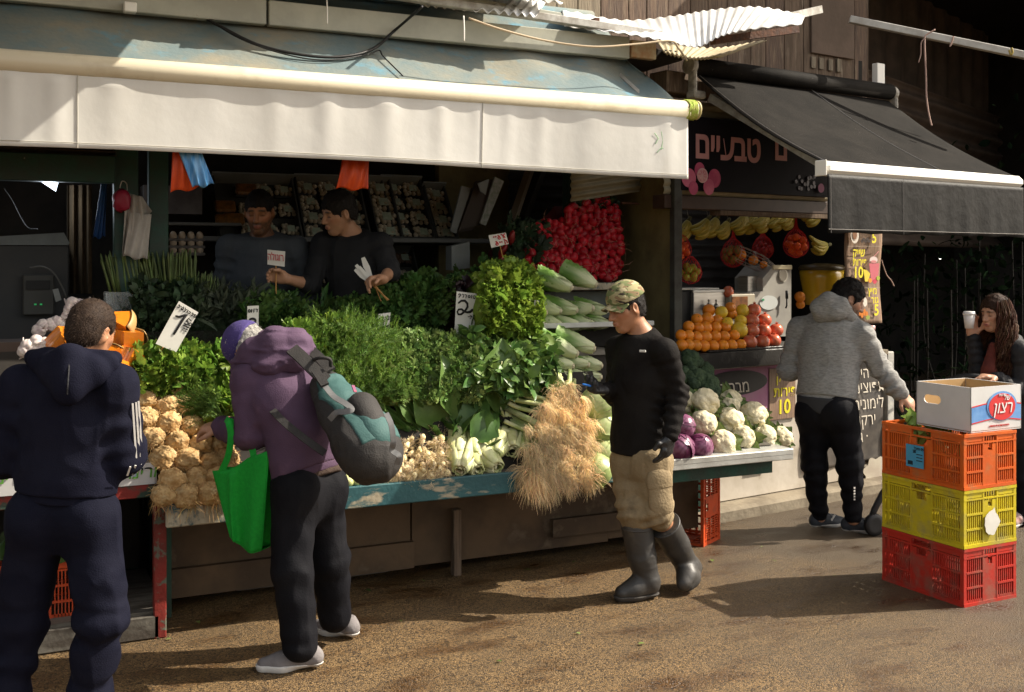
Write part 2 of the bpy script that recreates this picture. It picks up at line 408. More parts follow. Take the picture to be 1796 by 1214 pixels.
# ================================================================ materials of the setting
def ground_mat():
    m=bpy.data.materials.new('asphalt'); m.use_nodes=True; t=m.node_tree; L=t.links; b=t.nodes['Principled BSDF']
    tc=N(t,'ShaderNodeTexCoord')
    vo=N(t,'ShaderNodeTexVoronoi'); vo.inputs['Scale'].default_value=175; L.new(tc.outputs['Object'],vo.inputs['Vector'])
    cr=N(t,'ShaderNodeValToRGB'); cr.color_ramp.elements[0].color=(.026,.0155,.007,1); cr.color_ramp.elements[1].color=(.27,.17,.074,1); cr.color_ramp.elements[0].position=.15; cr.color_ramp.elements[1].position=.95
    sp=N(t,'ShaderNodeSeparateColor'); L.new(vo.outputs['Color'],sp.inputs[0]); L.new(sp.outputs[0],cr.inputs[0])
    n1=N(t,'ShaderNodeTexNoise'); n1.inputs['Scale'].default_value=1.1; n1.inputs['Detail'].default_value=6; n1.inputs['Roughness'].default_value=.62; L.new(tc.outputs['Object'],n1.inputs['Vector'])
    # smooth worn patches (less aggregate)
    r1=N(t,'ShaderNodeMapRange'); r1.inputs[1].default_value=.5; r1.inputs[2].default_value=.62; L.new(n1.outputs[0],r1.inputs[0])
    sx=N(t,'ShaderNodeSeparateXYZ'); L.new(tc.outputs['Object'],sx.inputs[0])
    rx=N(t,'ShaderNodeMapRange'); rx.inputs[1].default_value=2.9; rx.inputs[2].default_value=4.8; L.new(sx.outputs[0],rx.inputs[0])
    ad=N(t,'ShaderNodeMath',operation='MULTIPLY_ADD'); L.new(r1.outputs[0],ad.inputs[0]); ad.inputs[1].default_value=.35; L.new(rx.outputs[0],ad.inputs[2]); ad.use_clamp=True
    mx=N(t,'ShaderNodeMix',data_type='RGBA'); L.new(ad.outputs[0],mx.inputs[0]); L.new(cr.outputs[0],mx.inputs[6]); mx.inputs[7].default_value=(.078,.056,.033,1)
    # wet dark stains and rust film
    n2=N(t,'ShaderNodeTexNoise'); n2.inputs['Scale'].default_value=2.3; n2.inputs['Detail'].default_value=5
    mp=N(t,'ShaderNodeMapping'); mp.inputs['Scale'].default_value=(1,2.2,1); L.new(tc.outputs['Object'],mp.inputs[0]); L.new(mp.outputs[0],n2.inputs['Vector'])
    r2=N(t,'ShaderNodeMapRange'); r2.inputs[1].default_value=.5; r2.inputs[2].default_value=.68; L.new(n2.outputs[0],r2.inputs[0])
    mw=N(t,'ShaderNodeMix',data_type='RGBA',blend_type='MULTIPLY'); L.new(r2.outputs[0],mw.inputs[0]); L.new(mx.outputs[2],mw.inputs[6]); mw.inputs[7].default_value=(.55,.44,.33,1)
    n3=N(t,'ShaderNodeTexNoise'); n3.inputs['Scale'].default_value=260; L.new(tc.outputs['Object'],n3.inputs['Vector'])
    mz=N(t,'ShaderNodeMix',data_type='RGBA',blend_type='OVERLAY'); mz.inputs[0].default_value=.5; L.new(mw.outputs[2],mz.inputs[6]); L.new(n3.outputs[0],mz.inputs[7])
    L.new(mz.outputs[2],b.inputs['Base Color'])
    rr=N(t,'ShaderNodeMapRange'); rr.inputs[3].default_value=.52; rr.inputs[4].default_value=.26; L.new(r2.outputs[0],rr.inputs[0]); L.new(rr.outputs[0],b.inputs['Roughness'])
    b.inputs['Specular IOR Level'].default_value=.35
    bp=N(t,'ShaderNodeBump'); bp.inputs['Strength'].default_value=.75; bp.inputs['Distance'].default_value=.008
    mh=N(t,'ShaderNodeMath',operation='MULTIPLY_ADD'); L.new(vo.outputs['Distance'],mh.inputs[0]); mh.inputs[1].default_value=-.8; L.new(n3.outputs[0],mh.inputs[2])
    L.new(mh.outputs[0],bp.inputs['Height']); L.new(bp.outputs[0],b.inputs['Normal'])
    return m
M_ground=ground_mat()
M_valance=mat('off_white_canvas',(.73,.72,.68),(.63,.615,.57),1.6,.8,.25,9,trans=.12,c3=(.47,.44,.37),sc3=3.4,lo3=.60,hi3=.82,stretch=(1,1,.22))
M_awn=mat('faded_teal_canvas',(.13,.175,.18),(.24,.22,.165),2.2,.85,.3,40,stretch=(1,.7,1.6),mixlo=.42,mixhi=.66,c3=(.10,.23,.30),sc3=7,lo3=.57,hi3=.75)
M_bar=mat('cream_enamel',(.62,.56,.42),(.45,.38,.26),5,.35,.05,40,mixlo=.55,mixhi=.8,spec=.5)
M_fascia=mat('grey_green_paint',(.44,.44,.37),(.34,.34,.29),3,.6,.1,30,c3=(.22,.11,.05),sc3=9,lo3=.68,hi3=.75)
M_white_sheet=mat('white_corrugated',(.75,.75,.74),(.58,.56,.52),3,.5,.05,20)
M_galv=mat('galvanised_steel',(.42,.41,.38),(.28,.26,.23),14,.5,.1,60,metal=.35)
M_rust=mat('rusty_steel',(.13,.055,.03),(.07,.04,.03),18,.8,.4,60)
M_green=mat('dark_green_paint',(.012,.05,.034),(.02,.035,.025),8,.5,.2,50,c3=(.2,.18,.14),sc3=16,lo3=.68,hi3=.71)
M_teal=mat('worn_teal_board',(.022,.075,.085),(.03,.10,.11),6,.5,.25,50,c3=(.32,.28,.20),sc3=11,lo3=.56,hi3=.64,stretch=(.45,1,1.4))
M_teal_worn=mat('worn_pale_board',(.42,.37,.27),(.30,.26,.19),8,.7,.3,50,c3=(.05,.09,.10),sc3=12,lo3=.52,hi3=.6,stretch=(.9,1,.6))
M_redpost=mat('chipped_red_paint',(.20,.022,.016),(.13,.02,.015),8,.55,.3,50,c3=(.10,.12,.09),sc3=15,lo3=.56,hi3=.62)
M_brown=mat('brown_ply',(.105,.066,.036),(.055,.035,.02),2.5,.7,.25,20,c3=(.17,.13,.09),sc3=5,lo3=.6,hi3=.8)
M_oldwood=mat('weathered_wood',(.15,.105,.072),(.09,.062,.042),7,.85,.6,30,stretch=(5,5,.5),bstretch=(6,6,.4),c3=(.24,.19,.14),sc3=9,lo3=.56,hi3=.72)
M_greywood=mat('grey_wet_wood',(.13,.12,.10),(.06,.05,.04),6,.6,.4,30,stretch=(.6,3,3))
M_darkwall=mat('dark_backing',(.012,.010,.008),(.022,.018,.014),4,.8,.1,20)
M_black=mat('matt_black',(.012,.012,.012),None,rough=.6)
M_yellow_wall=mat('dirty_yellow_plaster',(.21,.17,.075),(.14,.11,.05),3.5,.8,.2,30,c3=(.06,.05,.03),sc3=4,lo3=.6,hi3=.8)
M_cream_ribs=mat('cream_ribbed_metal',(.30,.26,.17),(.22,.19,.12),5,.5)
M_conc=mat('concrete',(.26,.22,.16),(.13,.105,.075),3,.9,.5,30)
M_silver=mat('silver_paint',(.46,.46,.43),(.33,.32,.29),6,.4,.1,40,metal=.2)
M_blackcloth=mat('black_awning_cloth',(.011,.010,.009),(.018,.016,.014),4,.7,.25,120,c3=(.10,.09,.08),sc3=38,lo3=.69,hi3=.74,spec=.05)
M_whitebar=mat('white_enamel',(.76,.74,.68),None,rough=.35,spec=.5)
M_stitch=mat('pale_thread',(.30,.28,.26),None,rough=.9)
M_card=mat('white_card',(.66,.64,.58),(.58,.56,.50),6,.8)
M_ink=mat('black_ink',(.012,.011,.011),None,rough=.6)
M_redink=mat('red_ink',(.48,.03,.035),None,rough=.6)
M_stick=mat('bamboo_stick',(.42,.22,.07),None,rough=.7)
M_wire=mat('black_cable',(.010,.010,.010),None,rough=.5)
M_string=mat('pale_string',(.45,.36,.25),None,rough=.9)
M_brownbeam=mat('brown_steel_beam',(.045,.026,.018),(.06,.035,.025),9,.5)
M_shutter=mat('dark_roller_shutter',(.032,.030,.030),(.022,.020,.02),5,.5)
# ================================================================ ground
b=MB(); b.grid(lambda x,y:(-150+300*x,-150+300*y,0),4,4); tag(b.build('ground',M_ground),kind='structure')
# ================================================================ green stall: roof, fascia, awning
VA=5.25; ZB=2.61
t=thing('awning','long faded teal awning with off-white valance over the vegetable stall','awning',(1,4.9,2.5))
UL,UR=-2.3,3.60
def awn(x,y):
    u=UL+(UR-.02-UL)*x; v=VA+.03+(6.05-VA)*y; z=ZB+.62*y
    z+=.018*math.sin(u*5+math.sin(u*2.1))*math.sin(math.pi*min(y*1.2,1))
    d=max(0,u-2.5); z+=.05*min(d,1)*math.sin(d*13-y*3)*(1-y)*y*3
    z-=.03*math.sin(math.pi*y)
    return (u-.10*y*(x>.999),v,z)
b=MB(); b.sheet(awn,150,14,.006,(0,-.5,.8)); b.build('canopy',M_awn,t,True)
b=MB(); b.tube([V(UL,VA,ZB-.025),V(UR+.06,VA,ZB-.025)],.052,16); fb=b.build('front_bar',M_bar,t,True)
b=MB(); b.lathe(V(UR+.06,VA,ZB-.025),[(.0,0),(.055,0),(.056,.012),(.03,.02),(0,.02)],16,M=np.stack([V(0,1,0),V(0,0,1),V(1,0,0)],1)); b.build('end_cap',mat('yellowed_plastic',(.5,.42,.2),None,rough=.5),fb,True)
def val(x,y):
    u=UL+(UR-UL)*x; zt=ZB-.065; zb=2.203+.012*math.sin(u*1.3+.5)-.012*(x>.85)*(x-.85)/.15
    s=y
    fold=((.5+.5*math.sin(u*23+2.3*math.sin(u*2.9)+1.5*math.sin(u*5.1)))**2.2*(.75+.35*math.sin(u*4.1+1)))*(.55+.45*math.exp(-s*3))+.25*math.sin(u*3.3+1.2*s)
    v=VA-.020+.012*s-.013*fold*(1-.5*s)*min(1,s*9)-.012*math.sin(u*3.7+1)*s
    return (u,v,zt+(zb-zt)*s)
b=MB(); b.sheet(val,420,18,.004,(0,-1,0)); vo_=b.build('valance',M_valance,t,True)
b=MB()
for u in (.315,2.30,):
    b.tube([V(*val((u-UL)/(UR-UL),k/18))+V(0,-.003,0) for k in range(19)],.0022,4)
for z in(.93,):
    b.tube([V(*val(k/300,z))+V(0,-.004,0) for k in range(301)],.0018,4)
b.build('seam',mat('seam_thread',(.42,.40,.35),None),vo_)
g_=mat('green_crayon',(.30,.45,.28),None); o=onV(1160,262,5.229)
strokes([[( .00,.0),(.01,.05),(.0,.10)],[(.03,-.02),(.035,.06),(.05,.09)],[(-.04,.03),(-.02,.06),(-.045,.09)],[(-.03,-.02),(.0,.01),(.06,-.02)],[(.06,-.05),(.065,.03)]],o,(1,0,0),(0,0,1),.006,g_,vo_,'scribble',th=.001)
b=MB()
for k in range(9):
    c=V(UR-.01+k*.007,VA,ZB-.025); b.tube([c+V(rng.normal()*.004,.056*math.cos(a),.056*math.sin(a)) for a in np.linspace(0,2*math.pi,17)],.0045,5)
b.build('tie_cord',mat('lime_cord',(.36,.48,.06),(.5,.5,.15),40,.7),fb,True)
# roller with the cloth's rear and arm under it
b=MB(); b.tube([V(UL,6.1,3.27),V(3.45,6.1,3.27)],.05,10); b.build('roller',M_awn,t,True)
b=MB(); b.bar(V(3.36,6.05,3.08),V(3.45,5.3,2.55),.04,.05); b.build('folding_arm',M_galv,t)
b=MB(); b.bar(V(-.2,6.05,3.08),V(-.1,5.3,2.55),.04,.05); b.build('folding_arm',M_galv,t)
# fascia
t=thing('fascia_board','grey-green sheet metal fascia running above the teal awning','fascia',(1,5.4,2.9))
b=MB(); b.box((-.58,5.70,3.012),(3.68,.06,.137),bev=.004); b.build('panel',M_fascia,t)
b=MB(); b.box((2.373,5.695,3.007),(2.2,.06,.131),bev=.004); b.build('panel',M_fascia,t)
b=MB(); b.box((3.58,5.70,3.007),(.19,.05,.105),rz=.1,bev=.004); b.build('end_piece',mat('stained_sheet',(.5,.44,.3),(.4,.2,.08),9,.6),t)
b=MB(); b.box((.58,5.64,2.955),(.06,.06,.05),bev=.005); b.build('bracket',M_whitebar,t)
t=thing('roof_gutter_rail','grey steel rail along the front edge of the white corrugated roof','rail',(1,5.2,3.05))
b=MB(); b.bar(V(1.26,5.565,3.17),V(3.70,5.60,3.086),.05,.045,bev=.004); b.build('rail',M_galv,t)
b=MB(); b.bar(V(1.16,5.65,3.238),V(3.0,5.69,3.16),.06,.03,bev=.004); b.build('rail',M_fascia,t)
b=MB()
for u in(2.05,2.73,3.2): b=MB(); b.box((u,5.61,3.138),(.03,.05,.02)); b.build('rust_bracket',M_rust,t)
# corrugated roof (ribs run up the slope)
def corr(p,u0,u1,v0,z0,v1,z1,name,label,per=.076,amp=.012,parent=None,m=None,wave=0,nu=None):
    n=int((u1-u0)/per*8) if nu is None else nu
    b=MB(); b.sheet(lambda x,y:(u0+(u1-u0)*x, v0+(v1-v0)*y, z0+(z1-z0)*y+amp*math.sin(2*math.pi*(u0+(u1-u0)*x)/per)+wave*math.sin((u0+(u1-u0)*x)*3)*(1-y)),n,6,.003,(0,-.3,.9))
    return b
t=thing('corrugated_roof','white corrugated sheet roof sloping up behind the fascia','roof',(1,5.1,3.1))
for k,(a,c,dz) in enumerate([(-2.3,-.2,.0),(-.25,1.25,.012),(1.2,2.2,.02),(2.15,2.75,.012)]):
    corr(0,a*1.05,c*1.05,5.38+.05*(k%2),3.16+dz,7.9,4.20+dz,'',"").build('sheet',M_white_sheet,t,True)
t=thing('roof_overhang','upper corrugated canopy jutting out above the left end of the awning','canopy',(0,4.6,3.45))
b=MB(); b.sheet(lambda x,y:(-3+4.60*x,3.9+1.85*y,3.47+.35*y+.008*math.sin(x*380)),200,4,.004); b.build('sheet',M_white_sheet,t,True)
b=MB(); b.bar(V(-3,5.45,3.76),V(1.57,5.45,3.76),.06,.08); b.bar(V(1.56,3.95,3.43),V(1.56,5.4,3.74),.04,.05); b.build('beam',M_galv,t)
# the bent white sheets between the two roofs
t=thing('bent_roof_sheet','buckled white corrugated sheet bridging stall roof and wooden wall','roof sheet',(3.3,5.9,3.2))
def P2(px,py,t): return at(px,py,t)
def loftsheet(top,bot,tt,tb,nu=90,nv=8,ribs=16,amp=.012,sag=0):
    A=curve([at(*p,tt) for p in top],8); B_=curve([at(*p,tb) for p in bot],8)
    def smp(C,x): 
        f=x*(len(C)-1); i=min(int(f),len(C)-2); return C[i]+(C[i+1]-C[i])*(f-i)
    b=MB(); b.sheet(lambda x,y:smp(A,x)*(1-y)+smp(B_,x)*y+V(0,0,amp*math.sin(2*math.pi*ribs*x)+sag*math.sin(math.pi*y)),nu,nv,.003,(0,0,1)); return b
loftsheet([(985,16),(1090,35),(1180,28),(1250,17),(1330,12),(1412,27)],[(990,46),(1090,58),(1170,72),(1222,82),(1262,64),(1310,52),(1406,42)],6.9,6.4,160,10,24,.0048).build('sheet',M_white_sheet,t,True)
loftsheet([(1150,70),(1250,84),(1345,70)],[(1165,94),(1215,104),(1262,100)],7.1,6.8,70,6,15,.006).build('sheet',mat('yellowed_sheet',(.5,.44,.3),(.4,.33,.2),5,.6),t,True)
loftsheet([(690,-12),(800,-14),(900,-8),(960,0)],[(740,8),(800,14),(880,22),(940,28)],6.5,6.05,80,6,12,.012).build('sheet',M_white_sheet,t,True)
b=MB(); b.bar(at(1250,72,6.75),at(1397,52,7.1),.05,.045); b.build('purlin',M_rust,t)
b=MB(); b.bar(at(1360,35,7.0),at(1437,17,7.35),.05,.05); b.build('rail',M_galv,t)
t=thing('roof_beam','long pale timber beam rising above the white roof sheets','beam',at(1040,10,7.3))
b=MB(); b.bar(at(950,34,7.0),at(1160,-42,7.8),.06,.10); b.build('beam',mat('pale_beam',(.36,.32,.24),(.26,.22,.16),6,.8),t)
# cables
def onA(px,py,lift=.015):
    d=ray(px,py); k=.62/.80; tt=(ZB-k*(VA+.03)-H)/(d[2]-k*d[1]); p=d*tt; p[2]+=H; return p+V(0,-.5,.8)*lift
def wire(name,pts,r,m,label,cat='cable'):
    b=MB(); b.tube(curve(pts,7),r,6); return tag(b.build(name,m,None,True,loc=pts[0]),label,cat)
wire('cable',[at(345,24,5.62),onA(390,58,.03),onA(450,84,.02),onA(520,101,.02),onA(590,106,.02),onA(650,96,.03),onA(690,70,.06),at(740,12,5.62)],.0085,M_wire,'thick black cable drooping in a loop across the teal awning')
wire('cable',[at(350,24,5.64),onA(420,72),onA(500,100),onA(570,110),onA(640,101),onA(664,93),onA(672,104),onA(706,138)],.004,M_wire,'thin black wire hanging just under the thick cable loop')
wire('cable',[at(822,32,5.72),at(880,52,5.8),at(960,72,5.95),at(1040,82,6.05),at(1110,78,6.2),at(1175,72,6.35),at(1190,85,6.4),at(1205,106,6.5)],.006,M_string,'pale yellow wire looped along the grey fascia end')
for i,(x,y0,y1) in enumerate([(573,-4,42),(813,28,72)]):
    wire('cable_tie',[at(x,y0,5.67),at(x+1,(y0+y1)/2,5.66),at(x+1,y1,5.66)],.004,M_whitebar,['white cable tie dangling above the awning loop cable','white cable tie dangling from the rail left of the yellow wire'][i],'cable tie')
# ---------------------------------------------------------------- walls of the stall
def slab(name,label,cat,c,d,m,bev=.004,rz=0,kind=None):
    b=MB(); b.box((0,0,0),d,bev=bev); o=b.build(name,m,local=True); o.location=[float(x) for x in c]; o.rotation_euler=(0,0,rz); return tag(o,label,cat,kind=kind)
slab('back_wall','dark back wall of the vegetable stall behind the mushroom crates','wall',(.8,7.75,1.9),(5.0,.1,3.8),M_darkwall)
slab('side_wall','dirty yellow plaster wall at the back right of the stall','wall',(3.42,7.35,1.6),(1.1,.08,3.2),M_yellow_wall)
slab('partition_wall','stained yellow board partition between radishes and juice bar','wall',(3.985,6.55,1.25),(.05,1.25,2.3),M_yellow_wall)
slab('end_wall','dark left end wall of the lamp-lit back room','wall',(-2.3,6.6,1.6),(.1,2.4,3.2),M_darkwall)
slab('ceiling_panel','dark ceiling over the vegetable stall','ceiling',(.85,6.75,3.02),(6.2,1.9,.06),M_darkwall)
b=MB(); b.sheet(lambda x,y:(-1.9+2.45*x,6.02+.03*math.sin(y*60),2.24+.20*y),4,60,.004,(0,-1,0)); tag(b.build('ribbed_panel',mat('stained_ribs',(.12,.085,.045),(.05,.04,.03),5,.8),None,True,loc=(-.6,6.02,2.24)),'stained ribbed panel over the dark back room opening','panel')
b=MB(); b.sheet(lambda x,y:(3.42+.58*x,6.32+.01*math.sin(y*45),2.10+.09*x+.35*y),4,60,.004,(0,-1,0)); tag(b.build('ribbed_panel',M_cream_ribs,None,True,loc=(3.7,6.3,2.3)),'cream ribbed panel above the yellow partition','panel')
slab('lintel','dark green beam across the left back room opening','beam',(-.66,6.0,2.18),(2.4,.09,.14),M_green)
slab('green_post','dark green double post beside the hanging white bags','post',(.60,6.06,1.35),(.12,.1,2.7),M_green)
slab('green_post','slim green post behind the hanging white bags','post',(.77,6.10,1.35),(.10,.08,2.7),M_green)
slab('green_post','green post above the radish pile','post',(3.52,6.46,1.45),(.13,.1,2.9),M_green)
slab('corner_post','weathered dark post at the corner of partition and juice bar','post',(3.965,5.9,1.22),(.06,.06,2.2),mat('dark_post',(.06,.06,.05),(.035,.03,.025),7,.7,.2,40))
# ---------------------------------------------------------------- main display table
t=thing('display_table','long teal-edged vegetable table on a brown plywood base','table',(2.2,5.4,0))
b=MB(); b.box((1.92,5.47,.60),(2.5,.86,.045)); b.build('table_top',M_greywood,t)
b=MB(); b.box((2.02,5.0,.578),(1.9,.03,.105),bev=.005); b.build('edge_board',M_teal,t)
b=MB(); b.box((.865,5.0,.575),(.40,.032,.105),bev=.005); b.build('edge_board',M_teal_worn,t)
b=MB(); b.box((1.35,5.53,.29),(1.30,.03,.46)); b.box((2.62,5.53,.27),(1.22,.03,.42)); b.box((3.56,5.545,.30),(.64,.03,.46))
b.box((1.35,5.50,.13),(1.32,.04,.14)); b.box((3.1,5.50,.18),(.5,.04,.10)); b.build('base_panel',M_brown,t)
for x,y,h in((.72,5.40,.5),(2.24,5.45,.36)):
    b=MB(); b.box((x,y,h/2),(.045,.05,h),bev=.004); b.build('leg',M_oldwood if h<.4 else M_green,t)
for x,z0,v_ in((1.5,.10,5.75),(2.9,.06,5.8)): 
    b=MB(); b.box((x,v_,z0/2+.02),(.8,.3,z0)); b.build('plinth',M_greywood,t)
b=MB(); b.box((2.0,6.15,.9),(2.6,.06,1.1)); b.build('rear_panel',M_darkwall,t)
b=MB(); b.box((1.95,5.75,1.18),(2.55,.62,.03)); b.box((1.3,5.45,1.165),(1.2,.02,.05)); b.build('upper_shelf',M_greywood,t)
# silver topped end
t=thing('side_table','silver-edged end table carrying red cabbages and cauliflowers','table',(3.6,5.4,0))
b=MB(); b.box((3.68,5.45,.60),(.98,.92,.035),bev=.004); b.build('table_top',M_silver,t)
b=MB(); b.box((3.68,5.005,.585),(.98,.028,.06),bev=.004); b.build('edge_strip',M_silver,t)
b=MB(); b.box((3.62,5.06,.525),(.86,.05,.09)); b.build('apron',M_green,t)
b=MB(); b.box((4.08,5.84,.29),(.05,.05,.58),bev=.004); b.build('leg',M_green,t)
# ---------------------------------------------------------------- left stand
t=thing('display_stand','red-legged stand with wooden base holding garlic and pumpkins','table',(0,5.4,0))
b=MB(); b.box((-.2,5.5,.675),(1.78,.78,.03)); b.build('table_top',M_greywood,t)
b=MB(); b.box((-.2,5.115,.672),(1.78,.025,.06),bev=.004); b.build('edge_rail',mat('green_red_rail',(.03,.06,.045),(.22,.025,.02),5,.55,.2,40,mixlo=.5,mixhi=.56),t)
b=MB(); b.box((.655,5.13,.35),(.055,.055,.70),bev=.005); b.build('leg',M_redpost,t)
b=MB(); b.box((-1.0,5.13,.35),(.055,.055,.70),bev=.005); b.build('leg',M_redpost,t)
b=MB(); b.box((-.2,5.50,.105),(1.76,.74,.03)); b.build('base_shelf',M_greywood,t)
b=MB(); b.box((-.2,5.12,.055),(1.70,.035,.10),bev=.004); b.build('base_board',M_greywood,t)
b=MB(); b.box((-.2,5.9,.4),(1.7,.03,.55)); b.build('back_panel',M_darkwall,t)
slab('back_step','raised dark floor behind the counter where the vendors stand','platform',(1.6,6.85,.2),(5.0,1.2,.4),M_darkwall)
# ================================================================ juice bar (its front runs 9 degrees off the stall front)
JA=R(9.1); jd=V(math.cos(JA),math.sin(JA),0); jn=V(-math.sin(JA),math.cos(JA),0); J0=V(4.57,6.01,0)
def J(a,b,z): return J0+jd*a+jn*b+V(0,0,z)
def onJ(px,py,b):
    d=ray(px,py); t=(b+J0@jn)/(d@jn); p=d*t; p[2]+=H; return p
def ja(p): return float((p-J0)@jd)
MJ=np.stack([jd,jn,V(0,0,1)],1)
def jbox(b,a0,a1,b0,b1,z0,z1,bev=0): b.box(J((a0+a1)/2,(b0+b1)/2,(z0+z1)/2),(a1-a0,b1-b0,z1-z0),M=MJ,bev=bev); return b
M_banner=mat('worn_pale_banner',(.52,.47,.40),(.40,.35,.28),2.5,.6,.15,20,c3=(.25,.21,.16),sc3=4.5,lo3=.58,hi3=.75)
M_pink=mat('pink_banner',(.34,.13,.24),(.38,.2,.28),3,.6)
M_chalk=mat('chalkboard_print',(.055,.048,.042),(.14,.12,.10),2.6,.45,.1,15,mixlo=.5,mixhi=.7,spec=.4)
M_plank=mat('printed_planks',(.26,.17,.115),(.17,.11,.075),10,.5,0,30,stretch=(9,9,.6),c3=(.33,.24,.17),sc3=6)
M_yel=mat('yellow_print',(.72,.62,.03),None,rough=.5)
M_chalkink=mat('chalk_print',(.66,.60,.50),None,rough=.7)
M_slab=mat('black_stone_slab',(.022,.020,.018),(.06,.055,.05),14,.3,.2,60,mixlo=.55,mixhi=.75)
M_steel=mat('brushed_steel',(.46,.44,.41),(.36,.34,.31),9,.34,.05,60,metal=.75,stretch=(.3,.3,8))
M_greyp=mat('grey_machine_paint',(.34,.325,.29),(.29,.275,.25),4,.4,.05,30)
t=thing('juice_bar','juice bar counter with printed pale banner front and black stone top','counter',J(.6,.4,0))
b=MB(); jbox(b,-.75,1.50,.0,.06,.09,1.00,.004); b.build('front_panel',M_banner,t)
b=MB(); jbox(b,-.75,.42,-.008,-.002,.60,1.0); b.build('pink_strip',M_pink,t)
zt=onJ(1300,613,-.10)[2]
ZC=zt-.0
b=MB(); jbox(b,-.75,.62,-.16,.75,ZC-.115,ZC-.004,.006); b.build('stone_slab',M_slab,t)
b=MB(); jbox(b,.62,1.52,-.06,.75,1.0,1.04,.006); b.build('counter_top',M_conc,t)
b=MB(); jbox(b,1.52,1.60,-.05,.05,.05,1.02,.006); b.build('end_post',mat('peeling_white_post',(.5,.48,.42),(.3,.3,.28),7,.7,.2,30,c3=(.1,.1,.1),sc3=9,lo3=.62,hi3=.7),t)
b=MB(); jbox(b,-.75,1.55,.06,.75,.05,.98); b.build('carcass',M_black,t)
b=MB(); jbox(b,-.8,2.0,-.16,.1,-.05,.085,.02); b.build('kerb',M_conc,t)
# black oval with white chalk lettering, partly behind the cauliflowers
oc=onJ(1290,672,-.012); b=MB()
poly=[oc+jd*.31*math.cos(a)+V(0,0,.085)*math.sin(a) for a in np.linspace(0,2*math.pi,40)[:-1]]
b.prism(poly,-jn*.003); ov=b.build('oval_sign',mat('oval_black',(.018,.016,.015),None,rough=.5),t)
text('מבחר פ',.115,onJ(1281,690,-.018),jd,V(0,0,1),M_chalkink,ov,bold=.0,shear=-.15)
# small plank price board on the front
def plank_board(name,label,c0,wd,ht,parent=None,xd=jd,nn=-jn,zd=V(0,0,1)):
    M=np.stack([xd,-nn,zd],1); b=MB(); b.box(c0,(wd,.008,ht),M=M,bev=.002)
    return b
pc=onJ(1372,690,-.012); b=plank_board('','',pc,.27,.36); pb=b.build('price_board',M_plank,t)
for s,dz in(('שייק',.085),('פירות',-.02)):
    text(s,.10,pc-jn*.005+V(0,0,dz)+jd*.02,jd,V(0,0,1),M_yel,pb,bold=.008)
text('10',.14,pc-jn*.005+V(0,0,-.14)+jd*.01,jd,V(0,0,1),M_yel,pb,bold=.02,rev=False)
# vent grille in the panel and ghost print
b=MB(); g0=onJ(1325,820,-.012)
for k in range(10): b.box(g0+jd*(k-4.5)*.018,(.004,.006,.075),M=MJ)
for k in range(6): b.box(g0+V(0,0,(k-2.5)*.014),(.18,.006,.004),M=MJ)
b.build('vent_grille',mat('old_grille',(.33,.3,.24),None),t)
# chalkboard sheet with the handwritten list
c0=onJ(1475,640,-.014); c1=onJ(1549,868,-.014)
a0,a1=ja(onJ(1410,700,-.014)),ja(onJ(1545,700,-.014))
def cb(x,y):
    z=1.0-.80*y; return J(a0+(a1-a0)*x,-.012-.02*math.sin(y*9+x*3)*.5-.008*math.sin(x*8),z)
b=MB(); b.sheet(cb,30,30,.003,jn); ch=b.build('chalkboard_sheet',M_chalk,t,True)
def hw(s,px,py,size,sh=-.12): 
    o=onJ(px,py,-.034); return text(s,size,o,jd,V(0,0,1),M_chalkink,ch,shear=sh,bold=-.006)
hw('הינדי',1507,664,.115); hw('תפוצים · גזר',1506,690,.125); hw('לימונים · פו',1508,719,.125); hw('ירקות ·',1510,747,.125); hw('· גזר',1508,776,.12)
b=MB()
oc=onJ(1536,828,-.03); poly=[oc+(jd*.14*math.cos(a)+V(0,0,.11)*math.sin(a))*(1+.12*math.sin(7*a)) for a in np.linspace(0,2*math.pi,48)[:-1]]
b.prism(poly,-jn*.003); b.build('fruit_print',mat('faded_print',(.42,.38,.30),(.35,.30,.24),6,.7),ch)
# string loop on the board
b=MB(); p0=onJ(1504,634,-.04); b.tube(curve([p0,p0+V(-.05,-.0,-.06),onJ(1488,655,-.05),onJ(1490,668,-.06),onJ(1500,672,-.06),onJ(1502,664,-.05),onJ(1488,655,-.05)],6),.003,5); b.build('string',M_string,ch,True)
# back: dark roller shutter and opening
t=thing('roller_shutter','dark ribbed roller shutter behind the hanging fruit','shutter',J(.4,1.35,1.0))
b=MB(); b.sheet(lambda x,y:J(-1.0+3.2*x,1.35+.012*math.sin(y*2*math.pi*24),.9+2.1*y),2,260,.004,jn); b.build('curtain',M_shutter,t,True)
b=MB(); jbox(b,1.30,1.36,.05,.13,1.04,2.45,.004); b.build('guide_rail',M_black,t)

# cream slats and brown beam above the opening, banner sign
zb0=onJ(1300,375,.0)[2]; zb1=onJ(1300,347,.0)[2]; zs1=onJ(1300,330,.0)[2]
aL=ja(onJ(1166,350,0)); aR=aL+1.75
t=thing('shutter_box','brown steel beam under cream ribbed slats over the juice bar','beam',J(0,0,zb0))
b=MB(); jbox(b,aL,aR,0,.12,zb0+.02,zb1,.004); b.build('beam',M_brownbeam,t)
b=MB(); jbox(b,aL+.5,aR,-.005,.1,zb0-.012,zb0+.018); b.build('lip',M_oldwood,t)
b=MB(); b.sheet(lambda x,y:J(aL+(aR-aL)*x,.02-.012*abs(math.sin(y*2*math.pi*6)),zb1+.003+.62*y),2,120,.004,jn); b.build('slats',M_cream_ribs,t)
b=MB(); jbox(b,aL,aR+.2,-.02,.15,zb1+.66,zb1+.80,.006); b.build('top_beam',M_oldwood,t)
